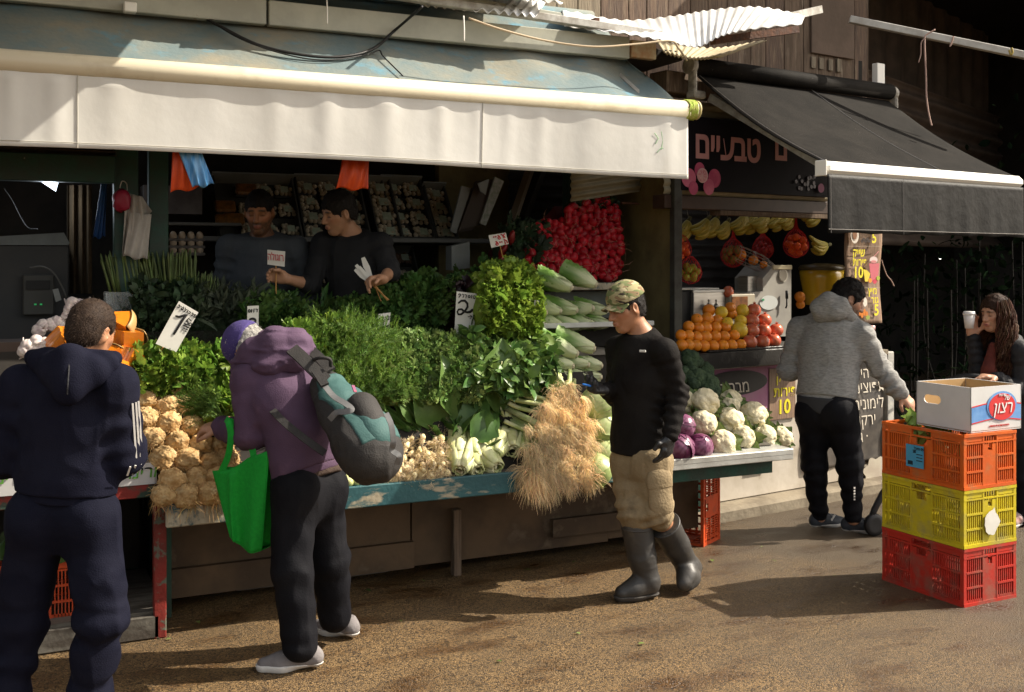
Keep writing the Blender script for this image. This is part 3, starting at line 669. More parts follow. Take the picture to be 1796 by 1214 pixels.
# banner
s0=onJ(1195,334,-.05); s1=onJ(1450,334,-.05); sh=onJ(1210,334,-.05)[2]; sT=onJ(1210,203,-.05)[2]
A0=ja(s0); A1=ja(s1)+.12
t=thing('shop_sign','black shop banner with pink Hebrew lettering and pink grapefruit print','sign',J(A0,-.05,sh))
b=MB(); jbox(b,A0,A1,-.05,-.03,sh,sT,.003); b.build('board',mat('banner_black',(.008,.007,.009),(.012,.010,.014),3,.6,spec=.08),t)
M_pinkl=mat('pink_lettering',(.60,.30,.29),None,rough=.5)
o=onJ(1278,280,-.052); text('טבעיים',.245,o,jd,V(0,0,1),M_pinkl,t,bold=.03,sx=.86)
o=onJ(1370,280,-.052); text('ם',.245,o,jd,V(0,0,1),M_pinkl,t,bold=.03,sx=.86)
M_gf=mat('grapefruit_print',(.55,.10,.19),(.40,.05,.12),9,.5); M_gf2=mat('grapefruit_flesh',(.60,.22,.25),(.70,.4,.4),40,.5)
def disc(px,py,rp,mt,lift=.0,sc=1.,name='fruit_print',sy=1.):
    c=onJ(px,py,-.053-lift); r=rp/F*(c@FW); b=MB(); b.prism([c+jd*r*math.cos(a)+V(0,0,r*sy)*math.sin(a) for a in np.linspace(0,2*math.pi,30)[:-1]],-jn*.002); return b.build(name,mt,t)
for i,(x,y,r) in enumerate([(1227,298,12),(1208,312,17),(1253,313,15),(1216,330,11),(1243,328,13)]): disc(x,y,r,[M_gf,mat('grapefruit_print_pale',(.62,.17,.25),(.5,.1,.18),9,.5),M_gf,mat('grapefruit_print_dark',(.40,.06,.13),(.5,.1,.18),9,.5),mat('grapefruit_print_pale',(0,0,0))][i],.002*i,sy=1.1 if r<16 else 1)
disc(1232,308,13,mat('pith_print',(.70,.45,.45),None),.012); disc(1232,308,11,M_gf2,.015)
b=MB(); c=onJ(1232,308,-.071); r=10/F*(c@FW)
for k in range(8):
    a=k*math.pi/4; b.bar(c,c+(jd*math.cos(a)+V(0,0,1)*math.sin(a))*r,.003,.003,up=jn)
b.build('fruit_print',mat('pith_print',(.70,.45,.45),None),t)
Mg=mat('grape_print',(.05,.045,.06),(.12,.1,.13),30,.4)
for k in range(16): disc(1412+rng.uniform(-18,20),318+rng.uniform(-9,14),3.4,Mg,.001+.0006*k)
disc(1440,330,8,mat('grape_pink',(.35,.15,.25),None),.015)
# ---------------------------------------------------------------- black awning
aw0=onJ(1217,116,-.12); rat=(aw0@FW)/7.4; jb=float((aw0-J0)@jn); ar0=ja(aw0); zr=aw0[2]; Lr=2.13*rat
t=thing('awning','black fabric awning with white front bar over the juice bar','awning',aw0)
b=MB(); b.tube([J(ar0,jb,zr),J(ar0+Lr,jb,zr+.01)],.058,14); b.build('roller',M_blackcloth,t,True)
f0=at(1441,295,6.5*rat); fb=float((f0-J0)@jn); fa=ja(f0); zf=f0[2]
def bc(x,y):
    a=ar0+.02+(fa+.02-ar0)*y+(Lr-.04)*x; z=(zr-.055)*(1-y)+(zf+.03)*y-.035*math.sin(math.pi*y)*(1-.5*(2*x-1)**2)
    e=min(x,1-x); z-=.035*math.exp(-e*26)*math.sin(math.pi*y)
    return J(a,jb+(fb-jb)*y,z)
b=MB(); b.sheet(bc,60,26,.005,(0,-.6,.8)); cl=b.build('canopy',M_blackcloth,t,True)
b=MB()
for x0 in(.565,.012):
    b=MB(); b.tube([V(*bc(x0,k/30))+V(0,-.002,.004) for k in range(31)],.0022 if x0>.1 else .0016,4); b.build('seam',M_stitch,cl)
b=MB(); b.box(J(fa+Lr/2,fb,zf),(Lr,.075,.085),M=MJ,bev=.03); fbr=b.build('front_bar',M_whitebar,t)
b=MB(); b.box(J(fa-.006,fb,zf),(.012,.08,.09),M=MJ,bev=.004); b.build('end_cap',M_whitebar,fbr)
def bv(x,y):
    s=y; f=(.5+.5*math.sin(x*31+2*math.sin(x*9)))**2
    return J(fa+.02+(Lr-.03)*x,fb-.028-.007*f*s+.002*math.sin(x*70)*s,zf-.035-.33*y-.012*math.sin(x*40)*(y>.97)*.3)
b=MB(); b.sheet(bv,140,14,.004,-jn); va=b.build('valance',mat('black_vinyl',(.009,.0085,.008),(.013,.012,.011),4,.55,.6,14,spec=.12),t,True)
b=MB()
for x0 in(.01,.345): b=MB(); b.tube([V(*bv(x0,k/14))-jn*.005 for k in range(15)],.0016,4); b.build('seam',M_stitch,va)
b=MB(); b.tube([V(*bv(k/80,.94))-jn*.005 for k in range(81)],.0014,4); b.build('seam',M_stitch,va)
for k,(a,sgn) in enumerate(((ar0-.03,-1),(ar0+Lr+.02,1))):
    b=MB(); b.lathe(J(a,jb,zr),[(0,-.02),(.055,-.02),(.058,0),(.055,.02),(0,.02)],18,M=np.stack([jn,V(0,0,1),jd],1)); b.box(J(a,jb-.02,zr-.12),(.03,.07,.17),M=MJ,bev=.01); b.box(J(a-.03*sgn,jb-.02,zr-.19),(.10,.09,.05),M=MJ,bev=.01)
    b.build('bracket',mat('dirty_white_cast',(.42,.39,.33),(.2,.18,.15),12,.5),t)
b=MB(); b.bar(J(ar0+.1,jb-.05,zr-.2),J(fa+.15,fb+.05,zf),.035,.05); b.build('folding_arm',M_galv,t)
b=MB(); b.box(J(ar0+Lr-.08,jb+.04,zr+.12),(.09,.05,.2),M=MJ,bev=.004); b.build('wall_plate',M_whitebar,t)
# ---------------------------------------------------------------- wooden wall above
wb=jb+.45
w0=ja(onJ(930,50,wb)); w1=ja(onJ(1525,50,wb)); zbot=onJ(1400,118,wb)[2]
t=thing('wooden_wall','weathered upright plank wall above the black awning','wall',J((w0+w1)/2,wb,zbot))
x=w0; k=0
tints=[mat('weathered_wood',(0,0,0)),mat('weathered_wood_red',(.15,.10,.07),(.095,.066,.05),7,.85,.6,30,stretch=(5,5,.5),bstretch=(6,6,.4),c3=(.24,.18,.12),sc3=8,lo3=.56,hi3=.72),mat('weathered_wood_pale',(.25,.205,.145),(.16,.13,.095),7,.85,.6,30,stretch=(5,5,.5),bstretch=(6,6,.4),c3=(.10,.08,.06),sc3=8,lo3=.6,hi3=.72)]
while x<w1-.02:
    wd=min([.21,.17,.19,.24,.16,.2][k%6],w1-x); b=MB(); jbox(b,x+.002,x+wd-.003,wb+rng.uniform(0,.006),wb+.03,zbot-.04*rng.random()-.35,zbot+1.9,.004); b.build('plank',tints[2 if x<w0+.45 else 1 if x<w0+1.0 or k%5==1 else 0],t); x+=wd; k+=1
p=onJ(1460,50,wb-.02); b=MB(); jbox(b,ja(onJ(1420,50,wb)),ja(onJ(1495,50,wb)),wb-.022,wb-.004,onJ(1450,98,wb)[2],zbot+1.9,.004); b.build('patch_board',mat('patch_ply',(.13,.09,.065),(.10,.07,.05),4,.8,.2,30),t)
for px in(1427,1441,1457,1472): 
    b=MB(); q=ja(onJ(px,110,wb-.01)); jbox(b,q-.025,q+.025,wb-.014,wb-.002,onJ(1450,124,wb)[2],onJ(1450,100+rng.uniform(0,6),wb)[2],.003); b.build('batten',tints[2],t)
b=MB(); a_=ja(onJ(1390,60,wb)); 
for k in range(3): q=at(1068+k*3,12+k*5,7.6); b.tube(curve([q,q+V(.02,-.03,-.05),q+V(-.02,-.03,-.09),q+V(.01,-.02,-.16+.03*k)],5),.006,5)
b.build('dark_rag',M_wire,t)
# ---------------------------------------------------------------- dark market hall to the right
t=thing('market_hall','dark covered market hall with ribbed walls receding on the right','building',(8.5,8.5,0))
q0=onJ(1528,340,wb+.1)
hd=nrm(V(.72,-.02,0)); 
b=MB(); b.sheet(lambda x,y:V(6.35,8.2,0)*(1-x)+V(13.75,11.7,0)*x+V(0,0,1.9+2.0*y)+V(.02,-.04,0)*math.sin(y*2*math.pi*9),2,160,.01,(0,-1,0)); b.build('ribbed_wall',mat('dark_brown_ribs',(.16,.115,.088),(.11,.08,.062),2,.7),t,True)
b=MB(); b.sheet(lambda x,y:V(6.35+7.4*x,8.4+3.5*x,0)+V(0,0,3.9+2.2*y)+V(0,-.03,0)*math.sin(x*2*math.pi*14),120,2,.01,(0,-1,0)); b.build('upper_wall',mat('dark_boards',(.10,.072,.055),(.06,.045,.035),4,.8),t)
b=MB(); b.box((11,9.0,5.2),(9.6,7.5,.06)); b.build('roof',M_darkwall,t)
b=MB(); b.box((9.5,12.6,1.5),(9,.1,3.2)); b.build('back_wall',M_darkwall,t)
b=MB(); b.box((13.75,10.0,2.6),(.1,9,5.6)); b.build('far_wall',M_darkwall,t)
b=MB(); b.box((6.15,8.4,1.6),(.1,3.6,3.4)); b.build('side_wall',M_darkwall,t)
for k,(x,y) in enumerate(((1645,8.4),)):
    pass
t=thing('pipe_frame','galvanised square pipe frame crossing in front of the dark hall','frame',at(1660,60,8.0))
b=MB(); b.bar(at(1490,34,7.7),at(1830,104,7.5),.05,.05,bev=.004); b.build('cross_pipe',mat('pale_pipe',(.50,.49,.45),(.38,.36,.32),9,.6),t)
b=MB(); b.bar(at(1667,-30,7.62),at(1667,66,7.62),.045,.045,bev=.004); b.build('upright_pipe',mat('pale_pipe',(0,0,0)),t)
M_twine=mat('pinkish_twine',(.40,.27,.22),None,rough=.9)
wire('twine',[at(1640,52,7.55),at(1624,62,7.55),at(1622,70,7.54),at(1622,90,7.54),at(1624,130,7.54),at(1625,170,7.53),at(1629,200,7.53),at(1634,221,7.53)],.006,M_twine,'long frayed twine hanging down from the galvanised cross pipe','twine')
wire('twine',[at(1623,66,7.54),at(1616,75,7.54),at(1615,95,7.54),at(1611,110,7.54)],.004,M_twine,'short curly twine end beside the long hanging twine','twine')
wire('twine',[at(1672,64,7.55),at(1670,72,7.55),at(1666,82,7.55)],.006,M_twine,'twine knot at the foot of the upright pipe','twine')
wire('twine',[at(1770,88,7.45),at(1773,96,7.45),at(1776,92,7.45),at(1774,84,7.45)],.008,mat('yellow_twine',(.35,.26,.06),None),'yellow twine knot at the right end of the cross pipe','twine')
wire('twine',[at(1546,456,7.7),at(1551,472,7.7),at(1556,484,7.7),at(1563,492,7.7),at(1568,502,7.7)],.004,M_twine,'thin pink string hanging off the edge of the menu sign','twine')
# ---------------------------------------------------------------- menu sign
mp_=lambda px,py: onJ(px,py,-.10)
t=thing('menu_sign','tall plank-print menu sign with yellow Hebrew prices beside the juice bar','menu sign',mp_(1515,570))
mA0,mA1=ja(mp_(1484,480)),ja(mp_(1545,480)); mz0,mz1=mp_(1515,568)[2],mp_(1515,378)[2]
b=MB(); b.sheet(lambda x,y:J(mA0+(mA1-mA0)*x,-.10-.012*math.sin(y*7+x*2),mz0+(mz1-mz0)*y),10,30,.006,-jn); b.build('board',M_plank,t,True)
def mt(s,px,py,size,rev=True,bold=.012,sx=1.): text(s,size,onJ(px,py,-.124),jd,V(0,0,1),M_yel,t,bold=bold,rev=rev,sx=sx)
mt('אספרסו',1522,405,.062,sx=.95); mt('קצר/ארוך',1522,393,.055); mt('5',1533,426,.115,rev=False,bold=.02)
mt('שייק',1506,450,.085,sx=.9); mt('פירות',1508,466,.078,sx=.9); mt('10',1505,487,.115,rev=False,bold=.02)
mt('מיץ',1530,516,.075); mt('גזר',1534,532,.072); mt('5',1537,553,.115,rev=False,bold=.02)
def mdisc(px,py,rx,ry,c,nm,lift=0.):
    o=onJ(px,py,-.123-lift); s_=(o@FW)/F; b=MB(); b.prism([o+jd*rx*s_*1.15*math.cos(a)+V(0,0,ry*s_)*math.sin(a) for a in np.linspace(0,2*math.pi,26)[:-1]],-jn*.0015); b.build('picture',mat(nm,c,None,rough=.5),t)
mdisc(1499,413,9.5,14,(.62,.57,.5),'print_saucer'); mdisc(1499,412,7,10,(.45,.38,.32),'print_shade',.002); mdisc(1499,412,5,8,(.20,.09,.04),'print_coffee',.004)
for k in range(5): mdisc(1512+k*3,423-(k%2)*3,3.4,3,(.035,.02,.015),'print_bean',.001*k)
o=lambda x,y:onJ(x,y,-.125)
b=MB(); b.prism([o(1524,462),o(1542,462),o(1539,494),o(1528,494)],-jn*.002); b.build('picture',mat('print_shake',(.50,.12,.15),None,rough=.5),t)
mdisc(1532,456,9.5,6,(.6,.5,.48),'print_lid',.003); mdisc(1532,459,7,2.5,(.5,.2,.2),'print_rim',.005)
b=MB(); b.bar(o(1531,452),o(1541,441),.004,.004,up=jn); b.build('picture',mat('print_straw',(.6,.25,.25),None),t)
mdisc(1526,492,4,4,(.7,.25,.03),'print_orange',.004); mdisc(1534,494,4.5,4,(.5,.05,.08),'print_berry',.005); mdisc(1540,488,4,4,(.35,.4,.05),'print_lime',.006)
b=MB(); b.prism([o(1514,472),o(1520,474),o(1526,480),o(1522,494),o(1517,494)],-jn*.002); b.build('picture',mat('print_banana',(.62,.5,.05),None),t)
mdisc(1517,530,5,8,(.6,.56,.5),'print_saucer',.002)
for k in range(4): mdisc(1508+k*4,548+(k%2)*4,3.2,6,(.55,.17,.02),'print_carrot',.001*k)
mdisc(1522,557,5,4,(.25,.3,.06),'print_leaf',.004)
b=MB(); 
for yy in(432,505): b.bar(onJ(1487,yy,-.125),onJ(1543,yy,-.125),.002,.004,up=jn)
b.build('divider_line',mat('print_line',(.45,.38,.3),None),t)
# ================================================================ leaves
def tpl(kind):
    v=[];f=[]
    if kind=='parsley':
        v=[(0,0,0),(.35,.12,.02),(.35,-.12,.02),(.6,.5,.0),(.3,.42,0),(.95,.18,-.05),(1.05,0,.05),(.95,-.18,-.05),(.6,-.5,0),(.3,-.42,0),(.7,.1,.06),(.7,-.1,.06),(.82,.4,-.06),(.82,-.4,-.06)]
        f=[(0,2,1),(1,4,0),(1,3,4),(1,12,3),(1,10,12),(2,0,9),(2,9,8),(2,8,13),(2,13,11),(1,2,11,10),(10,11,6),(10,6,5),(11,7,6)]
    elif kind=='ovate':
        xs=[0,.15,.4,.7,.9,1.05]; ws=[.03,.2,.32,.27,.14,.0]; zs=[0,.05,.09,.06,-.03,-.12]
        for x,w_,z in zip(xs,ws,zs): v+=[(x,-w_,z+.06),(x,0,z),(x,w_,z+.06)]
        for i in range(5): a=i*3; f+=[(a,a+1,a+4,a+3),(a+1,a+2,a+5,a+4)]
    elif kind=='sage':
        xs=[0,.3,.7,1.]; ws=[.04,.11,.10,.0]; zs=[0,.06,.06,-.06]
        for x,w_,z in zip(xs,ws,zs): v+=[(x,-w_,z+.03),(x,0,z),(x,w_,z+.03)]
        for i in range(3): a=i*3; f+=[(a,a+1,a+4,a+3),(a+1,a+2,a+5,a+4)]
    elif kind=='needle':
        r=np.random.default_rng(1)
        v=[(0,.012,0),(0,-.012,0),(1,0,0)]; f=[(0,1,2)]
        for k in range(7):
            x=.12+.12*k; s=1 if k%2 else -1; n=len(v); v+=[(x,0,0),(x+.05,0,.015),(x+.2,s*.16,.05+.04*(k%3))]; f+=[(n,n+1,n+2)]
    elif kind=='dill':
        r=np.random.default_rng(2)
        v=[(0,.012,0),(0,-.012,0),(.9,0,.05)]; f=[(0,1,2)]
        for k in range(16):
            x=.2+.05*k; a=r.uniform(0,2*math.pi); l=r.uniform(.18,.42)*(1-.4*x); n=len(v); d=np.array([.7,math.cos(a)*.75,math.sin(a)*.5])*l
            p=np.array([x,0,.05*x]); w=np.array([.0,.018,.018]); m=p+d*.5
            v+=[tuple(p-w),tuple(p+w),tuple(p+d)]; f+=[(n,n+1,n+2)]
            n=len(v); q=np.array([d[1],-d[0],d[2]])*.45; v+=[tuple(m),tuple(m+w),tuple(m+q+d*.3)]; f+=[(n,n+1,n+2)]
    elif kind=='frill':
        nu,nv=8,3
        for j in range(nv+1):
            y=j/nv
            for i in range(nu+1):
                a=(i/nu-.5)*2.2; r_=.15+.85*y; v.append((r_*math.cos(a)*(1 if y<1 else 1+.10*(-1)**i),r_*math.sin(a),.30*y*y+(.16*(-1)**i*y*y)))
        w=nu+1; f=[(j*w+i,j*w+i+1,(j+1)*w+i+1,(j+1)*w+i) for j in range(nv) for i in range(nu)]
    elif kind=='hairb':
        v=[(0,-.045,0),(0,.045,0),(.55,-.035,.06),(.55,.035,.06),(1,0,-.04)]; f=[(0,1,3,2),(2,3,4)]
    elif kind=='blade':
        xs=[0,.35,.7,1.]; ws=[.022,.024,.018,.0]
        for i,(x,w_) in enumerate(zip(xs,ws)): v+=[(x,-w_,0),(x,w_,0)]
        f=[(0,1,3,2),(2,3,5,4),(4,5,7,6)]
    elif kind=='big':   # large crinkled leaf with a pale rib along y=0
        nu,nv=8,7
        for i in range(nv+1):
            x=i/nv; w_=.36*math.sin(math.pi*min(1,(x*.93+.05))**.8)+.02
            for j in range(nu+1):
                y=(j/nu-.5)*2; v.append((x,y*w_*(1+.12*math.sin(i*2.6+j)*(abs(y)>.9)),.10*math.sin(x*3)+.10*y*y+.035*math.sin(i*2.3+j*1.9)*abs(y)-.28*x*x))
        w=nu+1; f=[(j*w+i,j*w+i+1,(j+1)*w+i+1,(j+1)*w+i) for j in range(nv) for i in range(nu)]
    return np.array(v,float),f
TPL={}
def leafgeo(kind,pos,dr,up,size):
    if kind not in TPL: TPL[kind]=tpl(kind)
    tv,tf=TPL[kind]; n=len(pos); pos=np.asarray(pos); X=dr/np.linalg.norm(dr,axis=1,keepdims=True)
    Z=up-X*(up*X).sum(1,keepdims=True); Z/=np.linalg.norm(Z,axis=1,keepdims=True)+1e-9; Y=np.cross(Z,X)
    size=np.broadcast_to(np.asarray(size,float).reshape(-1,1,1),(n,1,1))
    v=pos[:,None,:]+size*(tv[None,:,0:1]*X[:,None]+tv[None,:,1:2]*Y[:,None]+tv[None,:,2:3]*Z[:,None])
    k=len(tv); fs=[tuple(a+i*k for a in q) for i in range(n) for q in tf]
    return v.reshape(-1,3),fs
def leafmat(name,c,c2,rough=.5,trans=.3,rand=.42,sc=8,**k): return mat(name,c,c2,sc,rough,0,trans=trans,rand=rand,mixlo=.42,mixhi=.58,**({'spec':.35}|k))
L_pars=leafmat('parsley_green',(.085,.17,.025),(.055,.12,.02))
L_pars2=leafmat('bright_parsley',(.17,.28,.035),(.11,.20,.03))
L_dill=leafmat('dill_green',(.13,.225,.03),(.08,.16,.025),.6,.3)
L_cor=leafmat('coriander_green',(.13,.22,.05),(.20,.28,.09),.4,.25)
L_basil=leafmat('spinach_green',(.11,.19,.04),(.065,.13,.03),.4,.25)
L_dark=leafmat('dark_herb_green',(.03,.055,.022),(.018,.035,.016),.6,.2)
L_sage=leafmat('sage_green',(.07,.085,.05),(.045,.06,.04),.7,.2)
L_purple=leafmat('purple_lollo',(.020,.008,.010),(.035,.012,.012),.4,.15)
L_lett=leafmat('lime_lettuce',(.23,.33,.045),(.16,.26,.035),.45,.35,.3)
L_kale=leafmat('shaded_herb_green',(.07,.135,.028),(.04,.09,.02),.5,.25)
def heap(x0,x1,yt,yb,vt,vb,bulge=.03,seed=0):
    """front face of a pile of greens: pixel-wide, but a true slope between depths vt (top) and vb (foot)"""
    r=np.random.default_rng(seed); ph=r.uniform(0,6,6); nc=max(4,int((x1-x0)/22)); CC=np.stack([r.uniform(0,1,nc)*(x1-x0)/60,r.uniform(-.1,1.1,nc)*1.5],1)
    def S(s,y):
        yy0=yt(s) if callable(yt) else yt; yy1=yb(s) if callable(yb) else yb
        yy0=yy0+4*math.sin(s*9+ph[0])+3*math.sin(s*23+ph[1])
        px=x0+(x1-x0)*s; py=yy0+(yy1-yy0)*y
        v=vt+(vb-vt)*(y**.8)-bulge*math.sin(math.pi*min(1,y*1.05))*(1+.6*math.sin(s*8+ph[2]+y*3))-.02*math.sin(s*17+y*9+ph[3])-bulge*1.5*max(0,1-1.6*float(((CC-(s*(x1-x0)/60,y*1.5))**2).sum(1).min())**.5)
        return onV(px,py,v)
    return S
def greens(name,label,cat,S,kind,n,size,m,seed=0,stick=.02,droop=.0,lift=.5,cap=.12,group=None,stuff=True,up=None,szv=.35,thick=.18):
    r=np.random.default_rng(seed+11); P=[];D=[];U=[]
    b=MB(); 
    def inner(x,y):
        return S(x,y)+V(0,.05,-.02)
    b.sheet(inner,14,10,thick,(0,-1,.2))
    nf=int(n*.86)
    for i in range(n):
        s=r.random()*1.04-.02; 
        if i<nf: y=r.random(); p=S(s,y); nn=V(.1,-.85,.45)
        else: y=0; p=S(s,0)+V(0,r.random()*cap,r.uniform(-.01,.015)); nn=V(0,-.3,1)
        nn=nrm(nn+r.normal(size=3)*.45)
        d=nrm(nn*lift+V(r.normal()*.6,-.15,.35-droop+r.normal()*.5))
        P.append(p+nn*r.uniform(-.03,stick)); D.append(d); U.append(nrm(nn+r.normal(size=3)*.55))
    v,f=leafgeo(kind,np.array(P),np.array(D),np.array(U),size*np.exp(r.normal(size=n)*szv*.7)); b.add(v,f)
    base=S(.5,1)
    return tag(b.build(name,m,None,kind in('ovate','frill','big','sage'),loc=base),label,cat,group,'stuff' if stuff else None)
# ---- shaded back shelf
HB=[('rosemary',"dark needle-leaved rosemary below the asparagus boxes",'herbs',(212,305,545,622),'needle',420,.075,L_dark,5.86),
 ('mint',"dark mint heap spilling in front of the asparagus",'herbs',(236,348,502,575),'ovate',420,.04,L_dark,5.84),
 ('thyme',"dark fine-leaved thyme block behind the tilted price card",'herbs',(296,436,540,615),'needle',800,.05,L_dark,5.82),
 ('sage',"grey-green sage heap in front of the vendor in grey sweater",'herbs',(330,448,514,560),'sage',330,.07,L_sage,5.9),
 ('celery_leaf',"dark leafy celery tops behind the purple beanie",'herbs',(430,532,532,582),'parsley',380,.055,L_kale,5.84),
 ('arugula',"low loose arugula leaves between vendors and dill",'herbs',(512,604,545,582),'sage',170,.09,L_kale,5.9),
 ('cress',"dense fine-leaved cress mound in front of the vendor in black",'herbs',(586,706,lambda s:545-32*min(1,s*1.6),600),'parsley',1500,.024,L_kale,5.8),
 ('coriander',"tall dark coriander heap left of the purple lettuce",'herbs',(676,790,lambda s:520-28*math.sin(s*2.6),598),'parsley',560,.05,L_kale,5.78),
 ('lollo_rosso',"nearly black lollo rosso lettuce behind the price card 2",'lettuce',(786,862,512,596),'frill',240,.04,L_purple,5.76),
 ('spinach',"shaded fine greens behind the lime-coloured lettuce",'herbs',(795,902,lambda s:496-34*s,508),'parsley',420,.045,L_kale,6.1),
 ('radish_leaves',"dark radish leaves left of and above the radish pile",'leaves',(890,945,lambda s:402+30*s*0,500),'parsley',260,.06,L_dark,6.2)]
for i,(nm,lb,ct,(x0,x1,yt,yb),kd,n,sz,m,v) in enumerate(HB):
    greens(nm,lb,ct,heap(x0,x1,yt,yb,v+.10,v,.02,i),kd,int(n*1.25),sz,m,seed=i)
greens('radish_leaves','thin row of green leaves along the top of the radish pile','leaves',heap(1000,1075,lambda s:358-12*math.sin(s*3),372,6.45,6.4,.0,31),'parsley',120,.06,L_dark,seed=31,thick=.08)
# ---- sunlit front wall of herbs
FB=[('parsley',"sunlit curly parsley between pumpkins and celery roots",'herbs',(236,362,620,690),'parsley',700,.045,L_pars2,5.42,5.3),
 ('celery_leaves',"sunlit celery leaves left of the purple hoodie",'herbs',(352,440,lambda s:632-28*s,742),'parsley',620,.045,L_pars2,5.44,5.22),
 ('flat_parsley',"yellow-green flat parsley just right of the purple hood",'herbs',(506,606,lambda s:584-12*s,668),'parsley',760,.042,L_pars2,5.46,5.36),
 ('dill',"tall feathery dill wall above the green backpack",'herbs',(534,692,lambda s:598-26*math.sin(.4+s*2.2),704),'dill',1500,.07,L_dill,5.45,5.22),
 ('coriander',"long sunlit coriander wall below the price card 2",'herbs',(678,850,lambda s:597-8*s,706),'parsley',1900,.03,L_cor,5.46,5.24),
 ('spinach',"broad-leaved spinach heap left of the lower romaine",'herbs',(826,972,lambda s:586+14*s*s,686),'ovate',620,.06,L_basil,5.45,5.2),
 ('lettuce',"frilly lime-green lettuce rising above the spinach heap",'lettuce',(846,948,lambda s:508-42*math.sin(math.pi*(.08+.86*s))**.8,588),'frill',700,.034,L_lett,5.5,5.42)]
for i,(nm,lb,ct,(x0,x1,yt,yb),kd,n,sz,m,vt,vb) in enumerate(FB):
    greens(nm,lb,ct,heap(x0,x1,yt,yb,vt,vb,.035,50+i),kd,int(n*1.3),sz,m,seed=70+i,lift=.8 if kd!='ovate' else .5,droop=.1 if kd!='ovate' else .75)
# ================================================================ single vegetables
def heads(fn,n): return [fn(i) for i in range(n)]
def proto_mesh(b,m,smooth=True,vc=False):
    me=b.mesh(vc); 
    for x in (m if isinstance(m,(list,tuple)) else [m]): me.materials.append(x)
    if smooth: me.polygons.foreach_set('use_smooth',[True]*len(me.polygons))
    return me
def put(name,parts,loc,M=None,sc=1.,label=None,cat=None,group=None):
    """parts: list of (part name, mesh); a single part makes the thing itself a mesh"""
    if len(parts)==1:
        o=bpy.data.objects.new(name,parts[0][1]); COL.objects.link(o)
    else:
        o=bpy.data.objects.new(name,None); COL.objects.link(o); o.empty_display_size=.05
        for nm,me in parts:
            c=bpy.data.objects.new(nm,me); COL.objects.link(c); c.parent=o
    mw=np.eye(4); mw[:3,:3]=(np.eye(3) if M is None else np.asarray(M))*sc; mw[:3,3]=loc
    o.matrix_world=Matrix(mw.tolist()); return tag(o,label,cat,group)
def rrot(r): 
    q=r.normal(size=4); q/=np.linalg.norm(q); from mathutils import Quaternion
    return np.array(Quaternion(q).to_matrix())
def hair_strands(b,r,n,p_fn,l0,l1,g=.5,rad=.0012,seg=4,curl=.35):
    for i in range(n):
        p,d=p_fn(i); L_=r.uniform(l0,l1); pts=[np.array(p)]; d=nrm(d); c=r.normal(size=3)*curl
        for k in range(seg): d=nrm(d+c*.4+V(0,0,-g)*(.25+.2*k)+r.normal(size=3)*curl*.4); pts.append(pts[-1]+d*L_/seg)
        b.tube(pts,[rad*(1-.75*k/seg) for k in range(seg+1)],3,cap=False)
M_celery=mat('celeriac_skin',(.56,.38,.18),(.35,.20,.075),26,.85,.5,60,c3=(.52,.40,.22),sc3=18,lo3=.55,hi3=.7,objrand=.14)
M_root=mat('tan_rootlets',(.54,.36,.15),None,rough=.9,rand=.4)
CELP=[]
for k in range(5):
    r=np.random.default_rng(200+k)
    def cf(v): 
        d=1+.16*vn(v,2.2,k*9)+.12*np.abs(vn(v,5,k*3))+.06*vn(v,11,k)
        return v*d[:,None]
    b=MB(); b.blob((0,0,0),(.053,.053,.047),5,fn=cf)
    h=MB()
    def pf(i):
        d=nrm(V(r.normal(),r.normal(),r.normal()-.35)); t=nrm(np.cross(d,r.normal(size=3))); return d*.047,nrm(d*.35+t)
    hair_strands(h,r,48,pf,.03,.065,.35,.0016,4,.5)
    hair_strands(h,r,16,lambda i:(nrm(V(r.normal(),r.normal(),-1.0))*.047,V(r.normal()*.3,r.normal()*.3,-1)),.04,.085,.5,.0018,4,.3)
    CELP.append([('root_ball',proto_mesh(b,M_celery)),('rootlets',proto_mesh(h,M_root))])
cel=[[(232,345),(342,362),(470,360)],[(172,432),(288,460),(390,455)],[(172,530),(296,555),(415,570)],[(205,635),(340,650),(470,665),(575,680)],[(265,740),(392,750),(515,770),(600,745)],[(312,860),(440,850),(545,845),(620,830)],[(262,940),(385,940),(505,930),(600,915)]]
RW=['top','second','third','fourth','fifth','sixth','bottom']
for ri,row in enumerate(cel):
    for ci,(zx,zy) in enumerate(row):
        px,py=200+zx/3.035,560+zy/3.035; v=5.36-.36*(py-670)/(868-670)
        p=onV(px,py,v); r=np.random.default_rng(ri*10+ci)
        put('celery_root',CELP[(ri*3+ci)%5],p,rotm((0,0,1),r.uniform(0,6.28)),r.uniform(.98,1.16),f'shaggy celery root, {ORD[ci]} from the left in the {RW[ri]} row of the heap','celery root','celery roots heaped at the left of the table')
# bed under the roots
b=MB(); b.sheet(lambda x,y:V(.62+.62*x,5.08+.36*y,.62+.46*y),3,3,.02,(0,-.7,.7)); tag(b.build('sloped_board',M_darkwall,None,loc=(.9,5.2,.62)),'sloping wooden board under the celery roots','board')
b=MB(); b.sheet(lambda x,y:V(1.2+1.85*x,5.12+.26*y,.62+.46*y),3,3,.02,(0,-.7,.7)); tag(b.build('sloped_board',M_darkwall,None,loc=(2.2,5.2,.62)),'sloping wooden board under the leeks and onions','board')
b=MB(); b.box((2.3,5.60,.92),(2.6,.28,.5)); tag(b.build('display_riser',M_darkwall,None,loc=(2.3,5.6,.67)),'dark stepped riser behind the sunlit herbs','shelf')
b=MB(); b.box((2.1,5.98,1.26),(2.9,.28,.16)); tag(b.build('display_riser',M_darkwall,None,loc=(2.1,5.98,1.18)),'dark upper riser under the shaded herbs','shelf')
